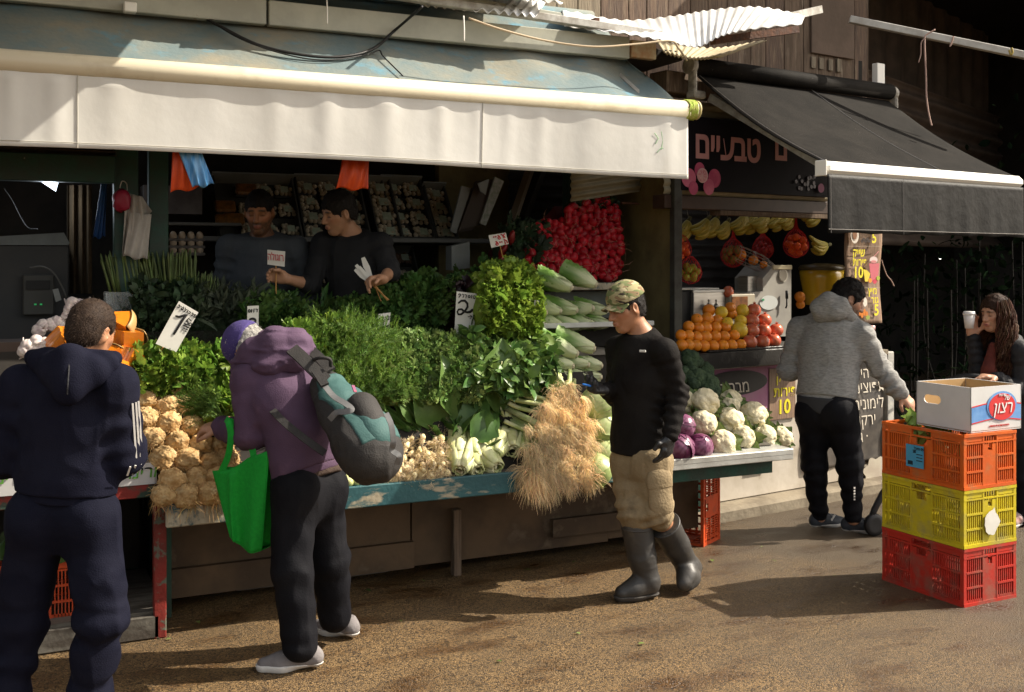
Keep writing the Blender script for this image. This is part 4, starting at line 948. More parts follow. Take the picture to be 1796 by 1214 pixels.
# radishes
M_rad=mat('radish_red',(.40,.010,.018),(.27,.007,.014),20,.4,.05,30,spec=.28,objrand=.22)
M_radroot=mat('radish_root',(.42,.22,.15),None,rough=.7)
RADP=[]
for k in range(5):
    r=np.random.default_rng(300+k)
    b=MB(); b.cur=0
    b.blob((0,0,0),(.031,.031,.033),3,fn=lambda v:v*(1+.06*vn(v,2,k))[:,None]*np.where(v[:,2:3]<-.8,1+(-.8-v[:,2:3])*1.2,1))
    b.cur=1; d=V(0,0,-.036); pts=[d]
    dd=V(0,0,-1)
    for q in range(6): dd=nrm(dd+r.normal(size=3)*.45); pts.append(pts[-1]+dd*.016)
    b.tube(pts,[.0035,.0017,.0012,.001,.0009,.0007,.0005],4)
    RADP.append([('radish',proto_mesh(b,[M_rad,M_radroot]))])
r=np.random.default_rng(5); pts=[]
poly=[(928,408),(950,385),(985,390),(1000,362),(1035,352),(1062,346),(1082,366),(1090,410),(1088,450),(1080,488),(930,488),(918,450)]
def inpoly(x,y):
    c=False; j=len(poly)-1
    for i in range(len(poly)):
        a,b_=poly[i],poly[j]
        if (a[1]>y)!=(b_[1]>y) and x<(b_[0]-a[0])*(y-a[1])/(b_[1]-a[1])+a[0]: c=not c
        j=i
    return c
tries=0
while len(pts)<165 and tries<20000:
    tries+=1; x,y=r.uniform(915,1095),r.uniform(344,492)
    if inpoly(x,y) and all((x-a)**2+(y-c)**2>9.2**2 for a,c in pts): pts.append((x,y))
for i,(x,y) in enumerate(pts):
    v=6.12+.28*(488-y)/140+r.uniform(-.03,.03); p=onV(x,y,v)
    put('radish',RADP[i%5],p,frame(nrm(V(r.normal()*.6,r.normal()*.5,r.normal()*.6)),nrm(V(r.normal()*.7+.3,1.1,.6+r.normal()*.5))),r.uniform(.85,1.15),'red radish with a thin root in the big radish pile under the awning','radish','radishes piled on the upper shelf')
b=MB(); b.sheet(lambda x,y:V(2.93+.72*x,6.24+.3*y,1.52+(.26+.30*min(1,max(0,x-.25)*2.4))*y),6,6,.08,(0,-.8,.5)); tag(b.build('radish_bank',mat('dark_red_bank',(.08,.006,.008),None),None,loc=(3.3,6.3,1.55)),'dark sloped bank behind the radishes','bank')
b=MB(); b.box((3.30,6.28,1.545),(.86,.5,.045),bev=.005); tag(b.build('shelf_board',M_teal_worn,None,loc=(3.3,6.28,1.52)),'pale wooden shelf board under the radishes','shelf')
b=MB(); b.box((3.30,6.22,1.40),(.80,.02,.22),bev=.003); tag(b.build('grey_panel',mat('grey_blue_panel',(.13,.15,.14),(.1,.11,.1),5,.6),None,loc=(3.3,6.22,1.29)),'grey panel under the radish shelf behind the romaine','panel')
# romaine heads
def romaine(k):
    r=np.random.default_rng(400+k); b=MB(); b.col=(1,1,1)
    n=11
    for i in range(n):
        a0=i*2.4+r.uniform(-.2,.2); rad=.018+.030*(i/n); L_=.26*(.8+.25*i/n)*r.uniform(.93,1.07); wv=r.uniform(0,6); spread=.75+.25*i/n; opn=r.uniform(.0,.060)*(i/n)
        vs=[];cs=[]
        nu,nv=9,12
        for j in range(nv+1):
            y=j/nv; w_=(.55+.9*math.sin(min(1,y*1.1)*math.pi*.62))*spread*(1-.35*max(0,y-.8)*5*.5)
            rr=rad*(.62+.75*math.sin(min(1,y*1.15)*math.pi*.7))+opn*y*y+.004
            for q in range(nu+1):
                x=(q/nu-.5)*2; a=a0+x*w_; cr=.007*math.sin(q*2.1+j*1.7+wv)*y*abs(x)+.006*math.sin(j*2.7+wv+q*1.3)*y
                R_=rr+cr-.004*(1-abs(x))**2
                vs.append((y*L_-.02*abs(x)**2*y,R_*math.cos(a),R_*math.sin(a)))
                vn_=.5+.5*math.cos(abs(x)*15-y*13+wv); g=np.clip((y-.13)*2.0+abs(x)*.3*(y>.08)-.22*vn_*(y>.1),0,1); rib=np.exp(-(x*6)**2)*(1-y*.55)
                g=g*(1-.75*rib); c0=np.array([.66,.68,.44]); c1=np.array([.13,.25,.045]) if (i>4) else np.array([.27,.38,.11]); cs.append(c0*(1-g)+c1*g)
        w=nu+1; nn=b.n; b.add(vs,[(j*w+q,j*w+q+1,(j+1)*w+q+1,(j+1)*w+q) for j in range(nv) for q in range(nu)]); b.c[-1]=np.array(cs)
    b.col=(.55,.50,.34); b.lathe((0,0,0),[(0,-.012),(.016,-.010),(.022,.0),(.02,.02)],10,M=np.stack([V(0,1,0),V(0,0,1),V(1,0,0)],1)); 
    return [('romaine',proto_mesh(b,M_rom,True,True))]
M_rom=mat('romaine_leaf',(1,1,1),vcol=True,rough=.45,trans=.22,spec=.4,bump=.3,bsc=70)
ROM=[romaine(k) for k in range(4)]
tierA=[[(1002,505,1.25),(1045,500,1.1)],[(958,549,1),(983,546,1),(1012,545,1),(1040,540,1),(1065,545,.9)],[(955,571,1),(985,571,1),(1016,571,1),(1042,570,1),(1068,570,.9)]]
tierB=[[(1012,621,1.25),(1042,612,1.2)],[(1005,643,1),(1032,640,1),(1055,642,1)],[(1002,662,1),(1030,660,1),(1054,662,1)],[(998,682,1),(1024,682,1),(1050,682,1)]]
for T,nmT,v0,rows in((0,'upper',5.72,tierA),(1,'lower',5.42,tierB)):
    for ri,row in enumerate(rows):
        for ci,(px,py,s) in enumerate(row):
            r=np.random.default_rng(T*100+ri*10+ci); p=onV(px,py,v0-.02*ri)
            d=nrm(V(-.62+.10*r.normal(),.60,.10+.06*r.normal()+(.22 if ri==0 else 0)))
            put('romaine_lettuce',ROM[(ri+ci*3+T)%4],p,frame(d,nrm(V(r.normal(),r.normal(),2)))@rotm((1,0,0),r.uniform(0,6.28)),(.78 if ri else .88)*(.9+.1*s),f'pale romaine head, {ORD[ci]} from left, row {["one","two","three","four"][ri]} of the {nmT} stack','romaine lettuce','romaine heads stacked on two white shelves')
b=MB(); b.box((3.18,5.82,1.325),(.92,.34,.03),bev=.004); tag(b.build('white_shelf',mat('white_shelf_paint',(.5,.5,.46),(.4,.4,.37),6,.5),None,loc=(3.2,5.8,1.31)),'white shelf board between the two romaine stacks','shelf')
b=MB(); b.box((3.18,5.52,.98),(.92,.30,.03)); b.box((3.18,5.68,.80),(.92,.03,.42)); tag(b.build('romaine_rack',M_greywood,None,loc=(3.2,5.52,.62)),'wooden rack under the lower romaine stack','rack')
# spring onion and stalk bunches (ends face the street)
M_bulb=mat('onion_white',(.68,.60,.38),(.55,.42,.20),22,.5,.1,40,rand=.25)
M_pale=mat('pale_stalk',(.62,.60,.36),(.46,.50,.20),14,.4,.2,25,rand=.2,bstretch=(1,1,1))
M_gold=mat('golden_root_hair',(.84,.66,.38),None,rough=.8,rand=.4,trans=.15,objrand=.22)
M_tanroot=mat('tan_root_hair',(.72,.58,.36),None,rough=.9,rand=.4)
M_blade=leafmat('onion_leaf',(.07,.15,.03),(.04,.10,.025),.35,.2,.3)
def onion_bunch(k):
    r=np.random.default_rng(500+k); b=MB(); h=MB(); g=MB()
    for i in range(11):
        a=r.uniform(0,6.28); q=.045*math.sqrt(r.random()); c=V(r.uniform(-.01,.02),q*math.cos(a),q*math.sin(a)); rr=r.uniform(.010,.015)
        b.tube([c+V(-.012,0,0),c+V(-.004,0,0),c+V(.010,0,0),c+V(.03,0,0),c+V(.13,0,0)*1.0-V(0,c[1],c[2])*.5],[rr*.35,rr*.95,rr,rr*.7,rr*.5],8)
        hair_strands(h,r,20,lambda j:(c+V(-.01,r.normal()*.004,r.normal()*.004),V(-1,r.normal()*.9,r.normal()*.9)),.02,.045,.35,.0011,4,.7)
    n=26; P=np.array([V(.12,r.normal()*.02,r.normal()*.02) for _ in range(n)]); D=np.array([nrm(V(1,r.normal()*.16,r.normal()*.14+.15)) for _ in range(n)])
    v,f=leafgeo('blade',P,D,r.normal(size=(n,3)),r.uniform(.28,.42,n)); g.add(v,f)
    return [('bulbs',proto_mesh(b,M_bulb)),('roots',proto_mesh(h,M_tanroot)),('leaves',proto_mesh(g,M_blade))]
ONI=[onion_bunch(k) for k in range(3)]
oni=[[(735,735),(768,742)],[(722,752),(752,758),(780,764)],[(712,778),(742,784),(772,786)],[(708,800),(738,806),(766,808),(786,800)],[(696,822),(724,828),(754,830),(782,822)],[(690,840),(716,842),(744,842),(770,836)]]
for ri,row in enumerate(oni):
    for ci,(px,py) in enumerate(row):
        r=np.random.default_rng(600+ri*10+ci); v=5.30-.27*(py-750)/92; p=onV(px,py,v)
        d=nrm(V(.28+.18*r.normal(),.85,.42 if ri==0 else .15)); put('spring_onion_bunch',ONI[(ri+ci)%3],p,frame(d,V(r.normal(),0,1))@rotm((1,0,0),r.uniform(0,6)),r.uniform(1.1,1.3),f'spring onion bunch with whiskery tan roots, {ORD[ci]} from the left in row {["one","two","three","four","five","six"][ri]}','spring onions','spring onion bunches stacked root end out')
# loose green onion tops over the backpack
g=MB(); r=np.random.default_rng(77); n=46
P=np.array([onV(720+r.uniform(-10,25),752+r.uniform(-4,10),5.24) for _ in range(n)]); D=np.array([nrm(V(-.75+.3*r.normal(),.15,.62+.28*r.normal())) for _ in range(n)])
v,f=leafgeo('blade',P,D,r.normal(size=(n,3)),r.uniform(.16,.34,n)); g.add(v,f); tag(g.build('onion_greens',M_blade,None,loc=onV(720,752,5.24)),'fan of long green onion leaves above the tan onion roots','leaves')
# bok choy / chard bunches: pale stalk butts with leaves behind
def stalk_bunch(k):
    r=np.random.default_rng(700+k); b=MB(); g=MB()
    for i in range(12):
        a=i*2.4; q=.012+.030*math.sqrt(i/12); c=V(0,q*math.cos(a),q*math.sin(a)); o=nrm(V(0,c[1],c[2])); wd=.016+.010*i/12
        t_=np.cross(o,V(1,0,0)); L_=.17+.03*r.random()
        def sf(x,y): 
            xx=(x-.5)*2; rr=q*(.75+.8*math.sin(min(1,y*1.5)*math.pi*.6))+.05*max(0,y-.6)**1.3
            return V(y*L_-.008*(1-xx*xx)*(y<.1),0,0)+o*(rr-.010*xx*xx*(1-y*.5))+t_*wd*xx*(1-.25*y)*(1.15-.4*math.exp(-y*5))
        b.sheet(sf,6,8,.006,-o)
        if i>3:
            v,f=leafgeo('big',np.array([sf(.5,.92)]),np.array([nrm(V(.7,0,0)+o*.5+V(0,0,.25)+r.normal(size=3)*.15)]),np.array([o+r.normal(size=3)*.2]),r.uniform(.15,.22)); g.add(v,f)
    return [('stalks',proto_mesh(b,M_pale)),('leaves',proto_mesh(g,M_chard))]
M_chard=leafmat('chard_leaf',(.065,.135,.03),(.10,.18,.045),.35,.2,.25)
STB=[stalk_bunch(k) for k in range(3)]
stk=[[(812,752),(858,742),(892,738)],[(806,778),(838,776),(872,770)],[(800,800),(832,802),(866,798),(898,790)],[(806,824),(838,824),(872,820)]]
for ri,row in enumerate(stk):
    for ci,(px,py) in enumerate(row):
        r=np.random.default_rng(800+ri*10+ci); v=5.28-.25*(py-740)/84; p=onV(px,py,v)
        d=nrm(V(.22+.22*r.normal(),.8,.5 if ri<1 else .22+.1*r.normal())); put('chard_bunch',STB[(ri+ci)%3],p,frame(d,V(r.normal(),0,1))@rotm((1,0,0),r.uniform(0,6)),r.uniform(1.08,1.3),f'pale chard bunch with butt end out, {ORD[ci]} from the left in row {["one","two","three","four"][ri]}','chard','chard bunches stacked beside the leek roots')
# big chard leaves standing behind
for i,(px,py,dx,s) in enumerate([(742,738,-.5,1),(770,752,-.25,1.15),(795,725,-.1,1),(760,715,-.35,.9),(834,712,-.2,1),(868,705,.1,1.1),(815,735,.2,.8),(900,712,.3,.9),(880,722,-.45,.9),(728,722,-.6,.8),(850,728,-.1,.9)]):
    r=np.random.default_rng(900+i); p=onV(px,py,5.30-.02*(i%3)); b=MB(); d=nrm(V(dx,-.1,.8)); o=nrm(V(.15+r.normal()*.25,-1,.35))
    v,f=leafgeo('big',p[None],d[None],o[None],.30*s); b.add(v,f); lf=MB(); 
    b2=MB(); b2.tube(curve([p-d*.10+V(0,.03,0),p,p+d*.10-o*.0,p+d*.2*s+o*.005],4),[.010]*5+[.007]*4+[.004]*3+[.003],6)
    th=thing('chard_leaf',f'big dark chard leaf with pale rib standing above the butts, {ORD[i]} of its row','leaf',p,group='big chard leaves behind the pale butts'); b.build('blade',M_chard,th,True); b2.build('rib',M_pale,th,True)
# leeks with golden roots
def leek_clump(k):
    r=np.random.default_rng(1000+k); h=MB()
    for i in range(9):
        a=r.uniform(0,6.28); q=.05*math.sqrt(r.random()); c=V(.0,q*math.cos(a),q*math.sin(a))
        hair_strands(h,r,62,lambda j:(c+V(0,r.normal()*.012,r.normal()*.012),V(-1,r.normal()*.75,r.normal()*.75+.1)),.05,.14,.0,.0012,6,.32)
    b=MB()
    for i in range(6):
        a=i*1.05; c=V(0,.034*math.cos(a),.034*math.sin(a)); b.tube([c,c+V(.1,0,0),c+V(.32,r.normal()*.02,r.normal()*.02)],[.014,.013,.012],8)
    return b,h
M_leek=mat('leek_stalk',(.52,.52,.30),(.30,.38,.12),9,.4,rand=.15)
def leek(px,py,v,i,label):
    """roots are grown per clump in world space so that they hang by gravity"""
    r=np.random.default_rng(1100+i); p=onV(px,py,v); d=nrm(V(.30+.35*r.normal(),.8,.25+.2*r.normal())); h=MB()
    for q in range(11):
        c=p+V(r.normal()*.026,r.normal()*.008,r.normal()*.024); tw=r.normal(size=3)*.42
        hair_strands(h,r,50,lambda j:(c+r.normal(size=3)*.010,-d*.8+tw+r.normal(size=3)*.5+V(0,-.3,.15)),.045,.095+.05*(py>800)*(px<970),.55,.0013,6,.27)
    b=MB()
    for q in range(5):
        c=p+V(r.normal()*.026,.03,r.normal()*.024); b.tube([c,c+d*.09,c+d*.20+V(-.03,0,.02)],[.014,.013,.012],8)
    t=thing('leek_bunch',label,'leeks',p,group='leek bunches heaped with golden roots'); b.build('stalks',M_leek,t,True); h.build('roots',M_gold,t)
LK=[[(982,682)],[(968,706),(998,704)],[(950,732),(982,732),(1016,728)],[(938,762),(970,764),(1004,762),(1034,756)],[(928,794),(960,796),(994,796),(1028,790)],[(924,824),(956,828),(990,828),(1026,822)],[(930,846),(964,848),(1000,846),(1032,838)]]
for ri,row in enumerate(LK):
    for ci,(px,py) in enumerate(row):
        leek(984+(px-984)*.86,py-4,5.20-.24*(py-680)/168,ri*10+ci,f'leek bunch with shaggy golden roots, {ORD[ci]} from the left in row {["one","two","three","four","five","six","seven"][ri]} of the heap')
b=MB(); r=np.random.default_rng(4)
for i,(px,py) in enumerate([(906,702),(912,716),(922,690),(935,700),(905,748),(900,762)]):
    p=onV(px,py,5.2); q=onV(px+60,py+10+4*i,5.14)
    o=MB(); o.tube(curve([p+V(-.06,.02,.03),p,q],5),[.012]*11,8); tag(o.build('leek_stalk',M_leek,None,True,loc=p),f'pale leek shaft lying into the golden roots, {ORD[i]} from the top','leek','loose leek shafts left of the golden roots')
# cabbages
def cabbage(cols,k,wrap=9):
    r=np.random.default_rng(1200+k); b=MB(); b.col=(1,1,1); c0,c1=np.array(cols[0]),np.array(cols[1])
    def addc(v,f,cfn): b.add(v,f); b.c[-1]=cfn
    v,f=ICO(4); b.add(v*.088,f); b.c[-1]=np.tile(c0*.8,(len(v),1))
    for i in range(wrap):
        ax=nrm(r.normal(size=3)+V(0,-.8,.6)); M=frame(nrm(np.cross(ax,V(.3,.1,1))),ax); vs=[];cs=[]; nu=14
        for jj in range(nu+1):
            for q in range(nu+1):
                x=(q/nu-.5)*2; y=(jj/nu-.5)*2; R_=math.hypot(x,y); 
                th_=1.0*min(R_,1.05*(1+.05*math.sin(5*math.atan2(y,x)+i))); a=math.atan2(y,x)
                rr=.092+.0016*i*0+.0012*(i%4)+.012*max(0,R_-.75)*r.uniform(.3,1.)
                vein=max(np.exp(-(y*9)**2)*(x>-1),max(np.exp(-((abs(y)-.5*abs(x-k_))*14)**2) for k_ in(-.9,-.4,.1,.5)) if True else 0)
                rr+=.0016*vein; vs.append(M@np.array([rr*math.sin(th_)*math.cos(a),rr*math.sin(th_)*math.sin(a),rr*math.cos(th_)])); cs.append(c0*(1-.55*vein)+c1*.55*vein)
        w=nu+1; b.add(vs,[(j*w+q,j*w+q+1,(j+1)*w+q+1,(j+1)*w+q) for j in range(nu) for q in range(nu)]); b.c[-1]=np.array(cs)
    return b
M_cab=mat('cabbage_leaf',(1,1,1),vcol=True,rough=.32,spec=.5,bump=.15,bsc=40,c2=None)
RED=[[('cabbage',proto_mesh(cabbage(((.10,.014,.055),(.30,.13,.22)),k),M_cab,True,True))] for k in range(2)]
GRN=[[('cabbage',proto_mesh(cabbage(((.33,.42,.15),(.55,.56,.33)),5+k),M_cab,True,True))] for k in range(2)]
for i,(px,py,v,s,lb) in enumerate([(1198,748,5.10,.80,'dark red cabbage on top, beside the worker'),(1192,787,5.06,.98,'red cabbage at the table edge right of the worker glove'),(1228,784,5.08,.86,'red cabbage between the big one and the cauliflowers')]):
    p=onV(px,py,v); put('red_cabbage',RED[i%2],p,rotm((0,0,1),i*1.3),s*.92,lb,'red cabbage','red cabbages on the silver table')
for i,(px,py,v,s) in enumerate([(1052,712,5.2,1.2),(1058,755,5.16,1.1),(1046,826,5.04,1.0),(1062,800,5.1,1.0)]):
    p=onV(px,py,v); put('green_cabbage',GRN[i%2],p,rotm((0,0,1),i*2.1),s,['uppermost','second','bottom','third'][i]+' light green cabbage between golden roots and worker','cabbage','green cabbages beside the leek roots')
# cauliflowers
M_curd=mat('cauliflower_curd',(.70,.63,.44),(.60,.52,.32),12,.7,.5,160,c3=(.66,.60,.42),sc3=40)
M_cleaf=leafmat('cauliflower_leaf',(.11,.17,.04),(.17,.23,.07),.5,.25,.3)
def florets(v,seed,n=70,amp=.16,fine=True):
    r=np.random.default_rng(seed); c=r.normal(size=(n,3)); c/=np.linalg.norm(c,axis=1,keepdims=True)
    d=((v[:,None,:]-c[None])**2).sum(2).min(1); h=1-np.clip(d/(4.2/n*1.25),0,1); out=1+amp*np.sqrt(np.clip(h,0,1))
    if fine:
        c2=r.normal(size=(n*9,3)); c2/=np.linalg.norm(c2,axis=1,keepdims=True); d2=((v[:,None,:]-c2[None])**2).sum(2).min(1); out+=amp*.28*np.sqrt(np.clip(1-d2/(4.2/(n*9)*1.2),0,1))
    return out
def cauli(k):
    r=np.random.default_rng(1300+k); v,f=ICO(5); d=florets(v,1300+k,48,.15); b=MB(); b.add(v*d[:,None]*V(.074,.074,.064),f)
    g=MB()
    for i in range(11):
        a=i*.58+r.uniform(-.2,.2); o=V(math.cos(a),math.sin(a),0); p=o*.045+V(0,0,-.062)
        vv,ff=leafgeo('big',p[None],nrm(o*.75+V(0,0,.62)+r.normal(size=3)*.12)[None],nrm(-o*.4+V(0,0,.5))[None],r.uniform(.085,.125)); g.add(vv,ff)
    for i in range(9):
        a=r.uniform(0,6.28); o=V(math.cos(a),math.sin(a),0); g.tube(curve([o*.02+V(0,0,-.08),o*.07+V(0,0,-.055),o*.092+V(0,0,-.01)],3),[.008]*3+[.006]*3+[.004],6)
    return [('curd',proto_mesh(b,M_curd)),('leaves',proto_mesh(g,M_cleaf))]
CAU=[cauli(k) for k in range(3)]
# pixel centre, depth, scale, facing
cau=[(1236,705,5.32,1.05,'big top-left cauliflower below the broccoli'),(1234,742,5.20,.95,'cauliflower above the red cabbages'),(1268,778,5.10,.95,'frontmost cauliflower beside the red cabbages'),(1281,738,5.26,1.0,'white cauliflower in the middle of the heap'),(1322,728,5.32,1.02,'cauliflower right of the middle one'),(1303,768,5.16,.86,'leafy cauliflower at the front centre'),(1342,765,5.22,.84,'cauliflower second from the right end'),(1371,768,5.26,.84,'leafy cauliflower at the right end of the silver table'),(1282,706,5.5,.95,'shaded leafy cauliflower at the back'),(1203,706,5.40,.9,'cauliflower half hidden behind the worker arm'),(1282,714,5.4,.75,'small shaded cauliflower behind the middle one')]
for i,(px,py,v,s,lb) in enumerate(cau):
    r=np.random.default_rng(1400+i); p=onV(px,py,v); z=nrm(V(.15+.2*r.normal(),-.75,.65+.15*r.normal()))
    put('cauliflower',CAU[i%3],p,frame(V(1,r.normal()*.3,0),z)@rotm((0,0,1),r.uniform(0,6)),s,lb,'cauliflower','cauliflowers heaped on the silver table')
b=MB(); b.sheet(lambda x,y:V(3.26+.85*x,5.12+.5*y,.625+.30*y*(1-.6*x)),4,4,.02,(0,-.6,.8)); tag(b.build('heap_board',M_greywood,None,loc=(3.6,5.3,.62)),'tilted board under the cauliflowers','board')
M_broc=mat('broccoli_green',(.042,.068,.030),(.026,.045,.024),20,.85,.6,160)
def broc(k):
    r=np.random.default_rng(1500+k); b=MB()
    for i in range(8):
        a=i*2.4; q=.045*math.sqrt(i/8); v,f=ICO(4); d=florets(v,1500+k*9+i,60,.12,False); b.add(v*d[:,None]*.034+V(q*math.cos(a),q*math.sin(a),.02-q*.5),f)
    s=MB(); s.tube([V(0,0,-.09),V(0,0,-.03),V(0,0,0)],[.018,.017,.025],8); return [('florets',proto_mesh(b,M_broc)),('stalk',proto_mesh(s,M_pale))]
BRO=[broc(k) for k in range(2)]
for i,(px,py,v,s) in enumerate([(1213,632,5.62,1.1),(1196,658,5.55,1.1),(1220,664,5.5,1.2),(1242,676,5.46,1.2),(1200,690,5.5,1.1),(1238,650,5.6,.9)]):
    p=onV(px,py,v); put('broccoli',BRO[i%2],p,frame(V(1,0,0),nrm(V(.1*i-.2,-.7,.75)))@rotm((0,0,1),i*1.1),s,f'dark green broccoli head above the cauliflowers, {ORD[i]} from the top','broccoli','broccoli heads behind the cauliflowers')
# small pale bulbs at the table edge
for i,px in enumerate((612,624,640,654)):
    b=MB(); b.blob((0,0,0),(.024,.03,.022),3,fn=lambda v:v*(1+.06*vn(v,3,i))[:,None]); b.tube([V(0,.02,0),V(.01,.12,.02)],[.016,.012],8); o=b.build('fennel_bulb',M_pale,local=True,smooth=True); o.location=onV(px,846-i%2*2,5.03).tolist(); tag(o,f'small pale fennel bulb at the table edge under the backpack, {ORD[i]} from the left','fennel','fennel bulbs on the table edge')
b=MB(); b.prism([onV(714,678,5.28),onV(728,700,5.28),onV(708,702,5.28)],V(0,.004,0)); tag(b.build('price_card',M_card,None,loc=onV(714,690,5.28)),'blank beige card corner poking out above the onion leaves','price card')
# pumpkin wedges
M_pump=mat('pumpkin_flesh',(.62,.20,.012),(.55,.15,.008),12,.28,.1,30,coat=.8,spec=.5)
M_rind=mat('pumpkin_rind',(.42,.26,.10),(.33,.22,.09),9,.5)
PUM=[]
for k in range(3):
    r=np.random.default_rng(1600+k); a1=[.75,.95,.6][k]; ro,ri_,h=.125,.055,.085
    b=MB(); n=7; an=[-a1/2+a1*i/n for i in range(n+1)]; top=[];bot=[]
    fl=[V(ri_*math.cos(a),ri_*math.sin(a),0) for a in an]+[V(ro*math.cos(a),ro*math.sin(a),0) for a in an[::-1]]
    for p in fl: top.append(p+V(r.normal()*.002-.085,r.normal()*.002,h/2*(1-.15*(p[0]>.1)))); bot.append(p+V(-.085,0,-h/2))
    m=len(fl); b.cur=0; b.add(top+bot,[tuple(range(m)),tuple(range(2*m-1,m-1,-1))]+[(i,i+m,(i+1)%m+m,(i+1)%m) for i in range(m) if i<n or i==m-1 or i==n])
    rd=MB(); A=[V(ro*math.cos(a)-.085+.003*math.cos(a),ro*math.sin(a)+.003*math.sin(a),0) for a in an]
    rd.sheet(lambda x,y:A[min(int(round(x*n)),n)]*(1+.0*y)+V(.018*math.sin(math.pi*y)+.0005,0,(y-.5)*h),n,5,.004,(1,0,0))
    PUM.append([('flesh',proto_mesh(b,M_pump,False)),('rind',proto_mesh(rd,M_rind))])
pum=[(212,568,5.42,0,.95),(225,598,5.38,1,1.05),(200,608,5.40,2,1),(190,628,5.34,0,1.0),(222,630,5.33,1,.95),(210,655,5.25,2,1.1),(178,652,5.27,0,1),(105,598,5.38,1,1.0),(133,592,5.42,2,.9),(118,612,5.36,0,1.0),(196,668,5.22,1,.9),(160,640,5.3,2,1),(234,612,5.42,0,.8)]
for i,(px,py,v,k,s) in enumerate(pum):
    r=np.random.default_rng(1700+i); p=onV(px,py,v); x=nrm(V(.65+.5*r.normal(),.35+.4*r.normal(),.25*r.normal()-.1)); put('pumpkin_wedge',PUM[k],p,frame(x,nrm(V(-.15+.35*r.normal(),-.55+.3*r.normal(),.8))),s*1.2,['film-wrapped pumpkin wedge at the top of the pile, right of the head','pumpkin wedge with rind at the right end under the top one','pumpkin wedge right behind the ear of the man in navy','pumpkin wedge above his navy shoulder','pumpkin wedge with rind, right side halfway down','lowest right pumpkin wedge with beige rind','pumpkin wedge touching his navy hood on the right','pumpkin wedge left of his head, outer one','pumpkin wedge left of his head, nearer the ear','pumpkin wedge low at the left of his neck','pumpkin wedge half under the lowest right one','pumpkin wedge hidden behind the navy hood','small pumpkin wedge at the far right edge of the pile'][i],'pumpkin','pumpkin wedges piled on the left stand')
b=MB(); b.sheet(lambda x,y:V(-.2+.72*x,5.22+.4*y,.70+.62*y),3,3,.03,(0,-.7,.7)); tag(b.build('sloped_board',M_darkwall,None,loc=(.2,5.3,.7)),'sloping board under the pumpkin wedges','board')
# garlic
M_garlic=mat('garlic_skin',(.62,.55,.50),(.5,.40,.40),14,.6,.2,30,stretch=(4,4,1))
GAR=[]
for k in range(2):
    b=MB(); b.blob((0,0,0),(.032,.032,.027),4,fn=lambda v:v*(1+.10*np.abs(np.sin(np.arctan2(v[:,1],v[:,0])*4))+.05*vn(v,3,k))[:,None]*np.where(v[:,2:3]>.75,1+(v[:,2:3]-.75)*1.6,1)); b.tube([V(0,0,.03),V(.004,0,.05),V(.012,.004,.075)],[.007,.004,.003],6); GAR.append([('garlic',proto_mesh(b,M_garlic))])
gar=[(50,606),(64,600),(78,604),(58,612),(72,614),(86,610),(44,616),(128,532),(140,536),(124,544),(136,550),(120,556),(132,562),(75,572),(88,570),(100,566),(110,572),(68,580)]
for i,(px,py) in enumerate(gar):
    r=np.random.default_rng(1800+i); p=onV(px,py,5.42 if i<7 else 5.7); put('garlic_bulb',GAR[i%2],p,rrot(r),1.0,'white garlic bulb in the small heap left of the pumpkins' if i<7 else 'shaded garlic bulb in the hanging bunch behind the navy head','garlic','garlic heap by the pumpkins' if i<7 else 'garlic bunch behind the navy head')
b=MB(); b.box((-.1,5.72,1.1),(.55,.25,.45)); tag(b.build('garlic_box',mat('dark_card',(.06,.04,.03),None),None,loc=(-.1,5.72,.9)),'dark box under the shaded garlic bunch','box')
# green beans in a white carton, carton edge with print
M_carton=mat('white_carton',(.60,.59,.58),(.52,.51,.50),5,.7)
t=thing('carton','white produce carton with green print at the left stand edge','carton',(.3,5.12,.70))
b=MB(); b.box((.42,5.10,.745),(.42,.008,.085)); b.box((.42,5.5,.745),(.42,.008,.085)); b.box((.635,5.30,.745),(.008,.40,.085)); b.box((.2,5.3,.745),(.008,.4,.085)); b.build('wall',M_carton,t)
b=MB(); b.prism([onV(243,826,5.092),onV(272,822,5.092),onV(272,812,5.092),onV(246,812,5.092)],V(0,.004,0)); b.build('flap',M_carton,t)
MG=mat('green_print',(.10,.28,.04),None); MB_=mat('blue_grey_print',(.25,.35,.42),None)
text('מרינה',.075,onV(250,838,5.094),V(1,0,0),V(0,0,1),MG,t,bold=.01,shear=.1); text('משק',.045,onV(222,838,5.094),V(1,0,0),V(0,0,1),MB_,t)
t=thing('carton','white carton holding green beans at the far left edge','carton',(-.3,5.12,.70))
b=MB(); b.box((-.2,5.09,.75),(.75,.008,.09)); b.box((.17,5.3,.75),(.008,.42,.09)); b.box((-.57,5.3,.75),(.008,.42,.09)); b.box((-.2,5.5,.75),(.75,.008,.09)); b.build('wall',M_carton,t)
text('מרינה',.07,onV(14,848,5.084),V(1,0,0),V(0,0,1),MG,t,bold=.01,shear=.1)
b=MB(); r=np.random.default_rng(8)
for i in range(150):
    p=V(r.uniform(-.5,.12),r.uniform(5.13,5.46),.765+r.uniform(0,.05)); d=nrm(V(1,r.normal()*.6,r.normal()*.15)); b.tube(curve([p-d*.05,p+V(0,0,.006),p+d*.05],3),.004,5)
tag(b.build('green_beans',leafmat('bean_green',(.13,.20,.03),(.09,.15,.03),.4,.05,.3),None,True,loc=(-.2,5.3,.72)),'heap of green beans in the far left carton','beans',kind='stuff')
